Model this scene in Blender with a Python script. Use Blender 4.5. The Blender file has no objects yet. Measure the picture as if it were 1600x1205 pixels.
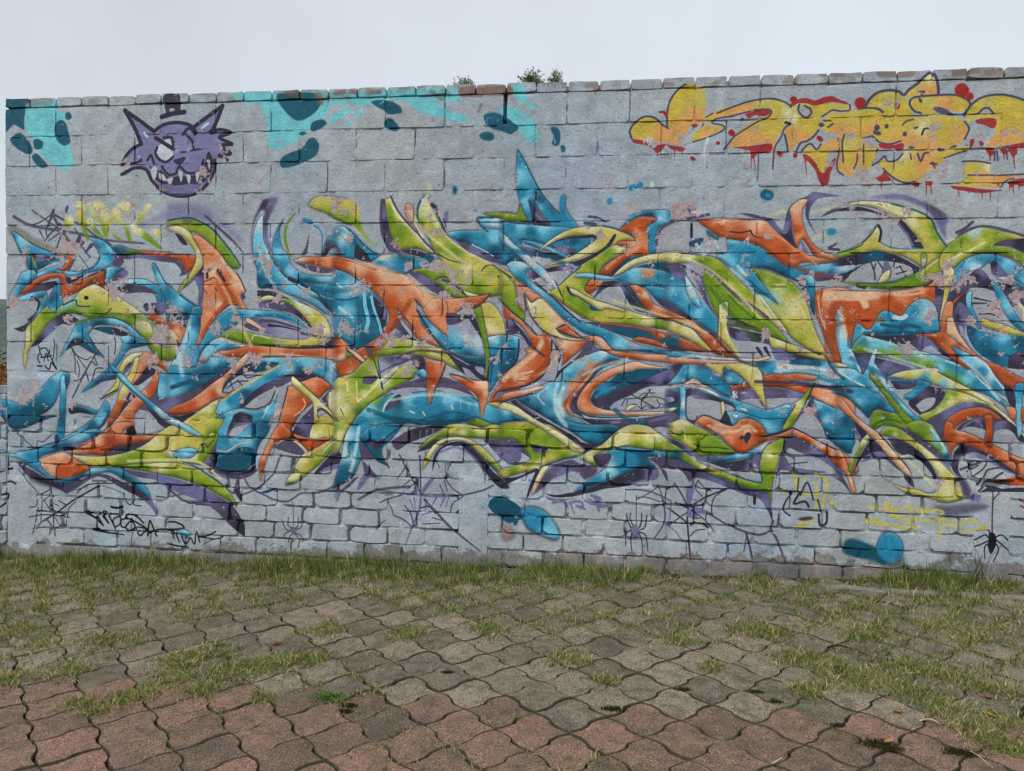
import bpy, math, random
import numpy as np
from mathutils import Vector, Matrix

SC = bpy.context.scene
COL = SC.collection
R = math.radians
rng = np.random.default_rng(11)
random.seed(11)

# ------------------------------------------------------------------ camera
# fitted to the block courses of the wall (front face = plane y 0, x along it)
YAW, PITCH, ROLL = -0.12300, -0.03309, 0.01669
CX, CZ, CD, FPX = 3.84642, -1.74354, 4.63111, 1110.0
Z0 = 3.2                                   # wall datum (cap bottom) above the ground's low end

def cam_axes():
    cy, sy, cp, sp = math.cos(YAW), math.sin(YAW), math.cos(PITCH), math.sin(PITCH)
    f = np.array([sy * cp, cy * cp, sp]); r = np.array([cy, -sy, 0.0]); u = np.cross(r, f)
    cr, sr = math.cos(ROLL), math.sin(ROLL)
    return r * cr + u * sr, u * cr - r * sr, f
AR, AU, AF = cam_axes()
cam_d = bpy.data.cameras.new("camera")
cam_d.sensor_fit = 'HORIZONTAL'; cam_d.sensor_width = 36.0; cam_d.lens = FPX / 1600.0 * 36.0
cam_d.clip_start = 0.05; cam_d.clip_end = 4000.0
cam = bpy.data.objects.new("camera", cam_d); COL.objects.link(cam)
cam.matrix_world = Matrix(((AR[0], AU[0], -AF[0], CX), (AR[1], AU[1], -AF[1], -CD), (AR[2], AU[2], -AF[2], CZ + Z0), (0, 0, 0, 1)))
SC.camera = cam

# ------------------------------------------------------------------ light
SUN_EL, SUN_AZ = R(58), R(208)             # soft light through thin cloud, from behind the camera
world = bpy.data.worlds.new("World"); SC.world = world; world.use_nodes = True
wn, wl = world.node_tree.nodes, world.node_tree.links
wn.clear()
wo = wn.new("ShaderNodeOutputWorld"); wb = wn.new("ShaderNodeBackground")
sky = wn.new("ShaderNodeTexSky"); sky.sky_type = 'NISHITA'; sky.sun_disc = False
sky.sun_elevation = SUN_EL; sky.sun_rotation = SUN_AZ
sky.air_density = 1.0; sky.dust_density = 4.0; sky.ozone_density = 1.5
hs = wn.new("ShaderNodeHueSaturation"); hs.inputs['Saturation'].default_value = 0.35
mx = wn.new("ShaderNodeMix"); mx.data_type = 'RGBA'; mx.inputs[0].default_value = 0.72
mx.inputs[7].default_value = (4.9, 5.35, 5.9, 1)      # the even cloud layer
tcn = wn.new("ShaderNodeTexCoord"); cln = wn.new("ShaderNodeTexNoise"); cln.inputs['Scale'].default_value = 1.3; cln.inputs['Detail'].default_value = 4
clr = wn.new("ShaderNodeValToRGB"); clr.color_ramp.elements[0].position = .3; clr.color_ramp.elements[1].position = .7
clr.color_ramp.elements[0].color = (4.1, 4.5, 4.9, 1); clr.color_ramp.elements[1].color = (6.0, 6.6, 7.2, 1)
wl.new(tcn.outputs['Generated'], cln.inputs['Vector']); wl.new(cln.outputs['Fac'], clr.inputs[0]); wl.new(clr.outputs[0], mx.inputs[7])
wl.new(sky.outputs[0], hs.inputs['Color']); wl.new(hs.outputs[0], mx.inputs[6])
wl.new(mx.outputs[2], wb.inputs['Color']); wb.inputs['Strength'].default_value = 0.1
wl.new(wb.outputs[0], wo.inputs['Surface'])
sun_d = bpy.data.lights.new("sun", 'SUN'); sun_d.energy = 1.45; sun_d.angle = R(20); sun_d.color = (1.0, 0.965, 0.92)
sun = bpy.data.objects.new("sun", sun_d); COL.objects.link(sun)
sd = Vector((math.cos(SUN_EL) * math.sin(SUN_AZ), math.cos(SUN_EL) * math.cos(SUN_AZ), math.sin(SUN_EL)))
sun.rotation_euler = sd.to_track_quat('Z', 'Y').to_euler(); sun.location = (3, -8, 9)
vs = SC.view_settings
vs.view_transform = 'Standard'; vs.look = 'None'; vs.gamma = 1.0; vs.use_curve_mapping = False
vs.exposure = 0.55

# ------------------------------------------------------------------ helpers
def tag(o, label=None, cat=None, group=None, kind=None):
    if label: o['label'] = label
    if cat: o['category'] = cat
    if group: o['group'] = group
    if kind: o['kind'] = kind
    return o
def empty(name, loc=(0, 0, 0)):
    o = bpy.data.objects.new(name, None); COL.objects.link(o); o.location = loc; o.empty_display_size = 0.2
    return o
def mesh_obj(name, verts, faces, mat=None, parent=None, smooth=False):
    me = bpy.data.meshes.new(name); me.from_pydata([tuple(v) for v in verts], [], [tuple(f) for f in faces]); me.update()
    if mat: me.materials.append(mat)
    if smooth: me.polygons.foreach_set('use_smooth', [True] * len(me.polygons))
    o = bpy.data.objects.new(name, me); COL.objects.link(o)
    if parent: o.parent = parent
    return o
def np_mesh(name, V, F, mat, parent=None, col=None, smooth=False):
    """V (n,3), F (m,k) arrays -> one mesh; col (n,3) linear colour per vertex"""
    me = bpy.data.meshes.new(name); k = F.shape[1]
    me.vertices.add(len(V)); me.vertices.foreach_set('co', np.asarray(V, np.float32).ravel())
    me.loops.add(F.size); me.loops.foreach_set('vertex_index', F.astype(np.int32).ravel())
    me.polygons.add(len(F)); me.polygons.foreach_set('loop_start', np.arange(0, F.size, k, dtype=np.int32))
    me.update(calc_edges=True); me.validate()
    if col is not None:
        a = me.color_attributes.new('tint', 'FLOAT_COLOR', 'POINT')
        a.data.foreach_set('color', np.hstack([col, np.ones((len(col), 1))]).astype(np.float32).ravel())
    if smooth: me.polygons.foreach_set('use_smooth', np.ones(len(F), bool))
    me.materials.append(mat)
    o = bpy.data.objects.new(name, me); COL.objects.link(o)
    if parent: o.parent = parent
    return o
def lin(c):
    c = np.asarray(c, float) / 255.0
    return np.where(c <= 0.04045, c / 12.92, ((c + 0.055) / 1.055) ** 2.4)
def vnoise(h, w, cell, seed):
    g = np.random.default_rng(seed).random((int(h / cell) + 3, int(w / cell) + 3)).astype(np.float32)
    y = np.arange(h, dtype=np.float32) / cell; x = np.arange(w, dtype=np.float32) / cell
    yi = y.astype(int); xi = x.astype(int); fy = y - yi; fx = x - xi
    fy = (fy * fy * (3 - 2 * fy))[:, None]; fx = (fx * fx * (3 - 2 * fx))[None, :]
    a = g[yi][:, xi]; b = g[yi][:, xi + 1]; c = g[yi + 1][:, xi]; d = g[yi + 1][:, xi + 1]
    return (a * (1 - fx) + b * fx) * (1 - fy) + (c * (1 - fx) + d * fx) * fy
def fbm(h, w, cell, seed, octv=4, gain=0.55):
    s = np.zeros((h, w), np.float32); amp = 1.0; tot = 0.0
    for i in range(octv):
        if cell < 1.2: break
        s += amp * vnoise(h, w, cell, seed + i * 17); tot += amp; amp *= gain; cell /= 2.0
    return s / tot
def ground_z(x): return 0.027 * (np.asarray(x) + 0.4)
def px_ray(x, y): return AF * FPX + AR * (x - 800.0) - AU * (y - 602.5)
def px_wall(x, y):
    v = px_ray(x, y); t = CD / v[1]
    return CX + v[0] * t, CZ + v[2] * t
def px_ground(x, y):
    v = px_ray(x, y); t = (0.027 * (CX + 0.4) - Z0 - CZ) / (v[2] - 0.027 * v[0])
    return CX + v[0] * t, -CD + v[1] * t
# ------------------------------------------------------------------ the mural, drawn shape by shape on the wall's own plane
TS = 480.0                                 # texture pixels per metre
TX0, TX1, TZ0, TZ1 = -0.75, 7.45, 0.12, -3.36
TW, TH = int((TX1 - TX0) * TS), int((TZ0 - TZ1) * TS)
PAL = {'k': (52, 48, 66), 'K': (20, 19, 24), 'p': (82, 74, 99), 'v': (114, 112, 154), 'V': (158, 160, 182), 'u': (126, 124, 168),
       'b': (40, 136, 172), 'l': (120, 200, 226), 'B': (22, 84, 112), 't': (20, 82, 104), 'a': (112, 204, 212), 'c': (190, 220, 226),
       'g': (112, 146, 30), 'G': (66, 102, 34), 'e': (160, 172, 52), 'y': (200, 188, 90), 'Y': (222, 216, 158), 'Z': (204, 180, 58), 'U': (222, 160, 86),
       'o': (186, 82, 36), 'O': (150, 64, 26), 's': (220, 140, 98), 'S': (230, 186, 150), 'w': (164, 169, 177), 'W': (204, 208, 212),
       'm': (166, 143, 147), 'r': (160, 42, 42), 'x': (126, 96, 86)}
PAL = {k: np.array(v, np.float32) for k, v in PAL.items()}
OUTL = np.array((48, 45, 62), np.float32); HALO = np.array((78, 70, 96), np.float32)
def to_tex(x, y):
    X, Z = px_wall(x, y)
    return (X - TX0) * TS, (TZ0 - Z) * TS
def tex_scale(x, y):
    a = to_tex(x - 2, y - 2); b = to_tex(x + 2, y + 2)
    return math.hypot(b[0] - a[0], b[1] - a[1]) / math.hypot(4, 4)
def spline(P, corner, closed, n=7):
    P = np.asarray(P, float); m = len(P); out = []
    for i in range(m if closed else m - 1):
        p1, p2 = P[i], P[(i + 1) % m]
        p0 = P[i - 1] if (closed or i > 0) else p1
        p3 = P[(i + 2) % m] if (closed or i + 2 < m) else p2
        if corner[i]: p0 = p1
        if corner[(i + 1) % m]: p3 = p2
        d1, d2 = (p2 - p0) * 0.5, (p3 - p1) * 0.5
        L = np.hypot(*(p2 - p1)) + 1e-6
        for d in (d1, d2):
            q = np.hypot(*d)
            if q > 1.2 * L: d *= 1.2 * L / q
        t = np.linspace(0, 1, n, endpoint=False)[:, None]
        out.append((2 * t ** 3 - 3 * t ** 2 + 1) * p1 + (t ** 3 - 2 * t ** 2 + t) * d1 + (-2 * t ** 3 + 3 * t ** 2) * p2 + (t ** 3 - t ** 2) * d2)
    if not closed: out.append(P[-1:])
    return np.vstack(out)
def blur(a, r):
    r = max(1, int(round(r)))
    for _ in range(2):
        for ax in (0, 1):
            pad = [(0, 0), (0, 0)]; pad[ax] = (r + 1, r)
            c = np.cumsum(np.pad(a, pad, mode='constant'), axis=ax)
            n = a.shape[ax]
            hi = np.take(c, np.arange(2 * r + 1, 2 * r + 1 + n), axis=ax); lo = np.take(c, np.arange(0, n), axis=ax)
            a = (hi - lo) / (2 * r + 1)
    return a
def box(P, pad):
    x0 = max(0, int(P[:, 0].min() - pad)); x1 = min(TW, int(P[:, 0].max() + pad) + 2)
    y0 = max(0, int(P[:, 1].min() - pad)); y1 = min(TH, int(P[:, 1].max() + pad) + 2)
    return x0, y0, x1, y1
def cover(Q, x0, y0, x1, y1, ss=3):
    h, w = y1 - y0, x1 - x0
    ys = y0 + (np.arange(h * ss) + 0.5) / ss
    A, B = Q, np.roll(Q, -1, axis=0)
    ya, yb = A[:, 1][None], B[:, 1][None]; Y = ys[:, None]
    hit = (ya <= Y) != (yb <= Y)
    with np.errstate(all='ignore'):
        X = A[:, 0][None] + (Y - ya) / (yb - ya) * (B[:, 0] - A[:, 0])[None]
    X = np.where(hit, X, 1e9); k = int(hit.sum(1).max()) if hit.size else 0
    X = np.sort(X, axis=1)[:, :k + (k & 1)]
    D = np.zeros((h * ss, w + 2), np.float32)
    for j in range(0, X.shape[1] - 1, 2):
        for xs, sg in ((X[:, j], 1.0), (X[:, j + 1], -1.0)):
            ok = X[:, j] < 1e8
            xr = np.clip(xs[ok] - x0, 0, w); xi = xr.astype(int); fr = (xr - xi).astype(np.float32); rows = np.nonzero(ok)[0]
            np.add.at(D, (rows, xi), sg * (1 - fr)); np.add.at(D, (rows, xi + 1), sg * fr)
    C = np.cumsum(D, axis=1)[:, :w]
    return np.clip(C.reshape(h, ss, w).mean(1), 0, 1)
def stroke_mask(Q, Wd, x0, y0, x1, y1):
    yy, xx = np.mgrid[y0:y1, x0:x1].astype(np.float32); best = np.full(xx.shape, 1e9, np.float32)
    for i in range(len(Q) - 1):
        (ax, ay), (bx, by) = Q[i], Q[i + 1]; wa, wb_ = Wd[i], Wd[i + 1]; m = max(wa, wb_) + 3
        cx0 = max(x0, int(min(ax, bx) - m)); cx1 = min(x1, int(max(ax, bx) + m) + 2)
        cy0 = max(y0, int(min(ay, by) - m)); cy1 = min(y1, int(max(ay, by) + m) + 2)
        if cx1 <= cx0 or cy1 <= cy0: continue
        s = (slice(cy0 - y0, cy1 - y0), slice(cx0 - x0, cx1 - x0))
        dx, dy = bx - ax, by - ay; L2 = dx * dx + dy * dy + 1e-6
        t = np.clip(((xx[s] - ax) * dx + (yy[s] - ay) * dy) / L2, 0, 1)
        d = np.hypot(xx[s] - ax - t * dx, yy[s] - ay - t * dy) - (wa + (wb_ - wa) * t) * 0.5
        best[s] = np.minimum(best[s], d)
    return np.clip(0.5 - best, 0, 1)
def paint_mural(text):
    h, w = TH, TW
    img = np.empty((h, w, 3), np.float32)
    base = np.array((167, 177, 184), np.float32)
    n1 = fbm(h, w, 420, 1, 3); n2 = fbm(h, w, 60, 5, 4); n3 = vnoise(h, w, 2.0, 9)
    val = 1 + (n1 - .5) * .10 + (n2 - .5) * .16 + (n3 - .5) * .07
    warm = ((fbm(h, w, 300, 21, 3) - .5) * 18)[..., None] * np.array((1, .35, -.7), np.float32)
    img[:] = base; img += warm; img *= val[..., None]
    PX = (TX0 + (np.arange(w) + .5) / TS)[None, :]; PZ = (TZ0 - (np.arange(h) + .5) / TS)[:, None]
    dens = np.zeros((h, w), np.float32); densW = np.zeros((h, w), np.float32)
    ox = oy = 0.0; un = 1.6687; last = None; rich = seam = False
    for line in text.splitlines():
        line = line.strip()
        if not line: continue
        if line[0] == '@':
            a = line.split(); ox, oy = float(a[1]), float(a[2]); seam = rich and ox > 0; un = float(a[3]) if len(a) > 3 else 1.6687; continue
        if line[0] == 'o' and line[1] == ' ': rich = line.split()[1] == '1'; continue
        if line[0] == 'q':
            a = line.split(); x, y, r, s = map(float, a[1:5])
            px_, py_ = ox + x * un, oy + y * un; cx, cy = to_tex(px_, py_); rr = r * un * tex_scale(px_, py_) * 1.15
            x0, y0, x1, y1 = max(0, int(cx - rr * 2)), max(0, int(cy - rr * 2)), min(w, int(cx + rr * 2)), min(h, int(cy + rr * 2))
            if x1 <= x0 or y1 <= y0: continue
            yy, xx = np.mgrid[y0:y1, x0:x1]
            g = s * np.exp(-(((xx - cx) ** 2 + (yy - cy) ** 2) / rr ** 2) ** 1.4)
            D = densW if len(a) > 5 else dens
            D[y0:y1, x0:x1] = np.maximum(D[y0:y1, x0:x1], g.astype(np.float32)); continue
        hd, pt = line.split(':', 1)
        hd = hd.split(); pts = []; cor = []
        for tk in pt.replace(';', ' ').split():
            c = tk.endswith('!'); a = tk.rstrip('!').split(',')
            pts.append(to_tex(ox + float(a[0]) * un, oy + float(a[1]) * un)); cor.append(c)
        pa = pt.split()[0].rstrip('!').split(','); sc = un * tex_scale(ox + float(pa[0]) * un, oy + float(pa[1]) * un)
        op = hd[0]; soft = 0.0; alpha = 1.0
        for i_, tk in enumerate(list(hd)):
            if '%' in tk: tk, al = tk.split('%'); alpha = float(al) / 100
            if '~' in tk: soft = float(tk.split('~')[1]) * sc
        kind = op[0]
        thin = .90 if (not rich and kind == 'f') else 1.0
        if kind == 'f':
            Q = spline(pts, cor, True); st = hd[1:]; rim_ = rich and st[0][0] in 'blBogGeyYsSOc'
            pad = soft * 2 + 3 + (sc * 6.5 if rim_ else 0)
            x0, y0, x1, y1 = box(Q, pad)
            if x1 <= x0 or y1 <= y0: continue
            M = cover(Q, x0, y0, x1, y1)
            last = (M, x0, y0, x1, y1)
            if soft > .6: M = blur(M, soft * .6)
            M = M * alpha * thin
            ramp = np.clip((np.arange(x0, x1) - to_tex(ox - 4, oy + 150)[0]) / (13.0 * sc / un), 0, 1)[None] if seam else 1.0
            MR = M * ramp; idx = MR > 0.004
            if not idx.any(): continue
            if rim_:      # dark sprayed outline just outside the letterform
                sub = img[y0:y1, x0:x1]
                H = np.clip(blur(M, sc * 1.7) * 1.7, 0, 1)[..., None] * .27 * (ramp[..., None] if seam else 1.0); sub[:] = sub * (1 - H) + HALO * H
                H = np.clip(blur(M, sc * .55) * 2.4, 0, 1)[..., None] * .74; H = H * (ramp[..., None] if seam else 1.0)
                sub = img[y0:y1, x0:x1]; sub[:] = sub * (1 - H) + OUTL * H
            if len(st) == 1 and '@' not in st[0]: C = PAL[st[0]][None, :]
            else:
                yy, xx = np.nonzero(idx); xx = xx + x0; yy = yy + y0
                num = 0.0; den = 0.0
                for s_ in st:
                    k_, q_ = s_.split('@'); a = q_.split(','); tx, ty = to_tex(ox + float(a[0]) * un, oy + float(a[1]) * un)
                    wt = (1.0 / ((xx - tx) ** 2 + (yy - ty) ** 2 + (1.6 * sc) ** 2) ** 1.4).astype(np.float64)
                    num = num + wt[:, None] * PAL[k_][None]; den = den + wt
                C = (num / den[:, None]).astype(np.float32)
            if rim_:      # the painter's own modelling: pale upper edge, deeper lower edge
                Bm = blur(M, sc * 1.5); k2 = max(2, int(sc * 1.6))
                g_ = np.roll(Bm, -k2, 0) - np.roll(Bm, k2, 0)
                g_ = g_[idx][:, None]
                C = np.clip(C * (1 - .52 * np.clip(-g_, 0, 1)) + (235 - C) * .40 * np.clip(g_, 0, 1), 0, 255)
            sub = img[y0:y1, x0:x1]; m_ = MR[idx][:, None]
            sub[idx] = sub[idx] * (1 - m_) + C * m_
        else:
            colk = hd[1]; wd = [float(v) for v in hd[2].split('-')]
            Q = spline(pts, cor, False); u = np.linspace(0, 1, len(Q))
            Wd = np.interp(u, np.linspace(0, 1, len(wd)), wd) * sc * (1.0 if colk == 'K' else 1.35)
            if kind == 'i':
                if last is None: continue
                CM, x0, y0, x1, y1 = last
            else:
                x0, y0, x1, y1 = box(Q, Wd.max() + soft * 2 + 3)
            if x1 <= x0 or y1 <= y0: continue
            M = stroke_mask(Q, Wd, x0, y0, x1, y1)
            if soft > .6: M = blur(M, soft * .6)
            if kind == 'i': M = M * CM
            if seam and kind == 's': M = M * np.clip((np.arange(x0, x1) - to_tex(ox - 3, oy + 150)[0]) / (9.0 * sc / un), 0, 1)[None]
            M = (M * alpha)[..., None]; sub = img[y0:y1, x0:x1]
            sub[:] = sub * (1 - M) + PAL[colk] * M
    # sun and weather have eaten the paint: pale chalky grain over everything painted
    img *= (1 + (fbm(h, w, 26, 33, 4) - .5) * .20 + (vnoise(h, w, 2.6, 19) - .5) * .11)[..., None]
    # flaked paint: mauve undercoat shows in patches with their own ragged outline
    pn = fbm(h, w, 40, 41, 5, .7); pf = fbm(h, w, 13, 57, 4, .8)
    fld = .5 * pn + .5 * pf
    fld = (fld - fld.mean()) / fld.std()
    up = np.clip((PZ + 2.35) / .5, 0, 1)                       # the brick zone below flakes far less
    thr = 2.75 - 2.75 * dens - .22 * up
    thr = thr + (fbm(h, w, 230, 141, 2) - .5) * 1.1
    rows = np.clip(1.2 - np.abs(PZ + 1.35) / .75, 0, 1)
    thr = thr - .52 * rows
    peel = np.clip((fld - thr) * 5, 0, 1)
    pw = np.clip((-fld - (2.9 - 2.9 * densW)) * 5, 0, 1)
    mau = np.array((178, 157, 158), np.float32) * (1 + (fbm(h, w, 9, 71, 3) - .5) * .3)[..., None]
    mau += ((n2 - .5) * 30)[..., None] * np.array((.8, 0, -.3), np.float32)
    img = img * (1 - peel[..., None]) + mau * peel[..., None]
    rim = np.clip(peel - np.roll(np.roll(peel, 2, 0), 1, 1), 0, 1)[..., None] * .55
    img = img * (1 - rim) + np.array((206, 204, 206), np.float32) * rim
    whi = np.array((196, 198, 204), np.float32) * (1 + (n3 - .5) * .15)[..., None]
    img = img * (1 - pw[..., None]) + whi * pw[..., None]
    # bare dirty foot of the wall
    foot = -3.09 + .030 * (PX - 0) + (fbm(h, w, 60, 91, 6, .75) - .5) * .26
    dm = np.clip((foot - PZ) * 60, 0, 1)[..., None] * (.35 + .5 * fbm(h, w, 14, 93, 4, .7))[..., None]
    soil = np.array((106, 98, 90), np.float32) + ((fbm(h, w, 130, 95, 3) - .45) * 70)[..., None] * np.array((.9, .15, .1), np.float32) * np.clip((PX - 2.5) / 2, 0, 1)[..., None]
    soil = soil * (.7 + .6 * n2)[..., None]
    img = img * (1 - dm) + soil * dm
    
    # soot and moss specks, rust-brown weathering along the coping
    speck = np.clip((vnoise(h, w, 3.2, 103) - .86) * 9, 0, 1) * np.clip((fbm(h, w, 40, 107, 3) - .42) * 6, 0, 1) * .5
    img *= (1 - speck)[..., None]
    cap = np.clip((PZ + .02) * 40, 0, 1) * np.clip((fbm(h, w, 55, 113, 4) - .50) * 7, 0, 1) * .35
    img = img * (1 - cap[..., None]) + np.array((112, 92, 82), np.float32) * cap[..., None]
    rgba = np.empty((h, w, 4), np.float32)
    rgba[..., :3] = np.clip(img, 4, 250) / 255.0
    rgba[..., 3] = np.clip(1 - .8 * peel - .4 * pw, 0.05, 1)
    return rgba[::-1]
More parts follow.
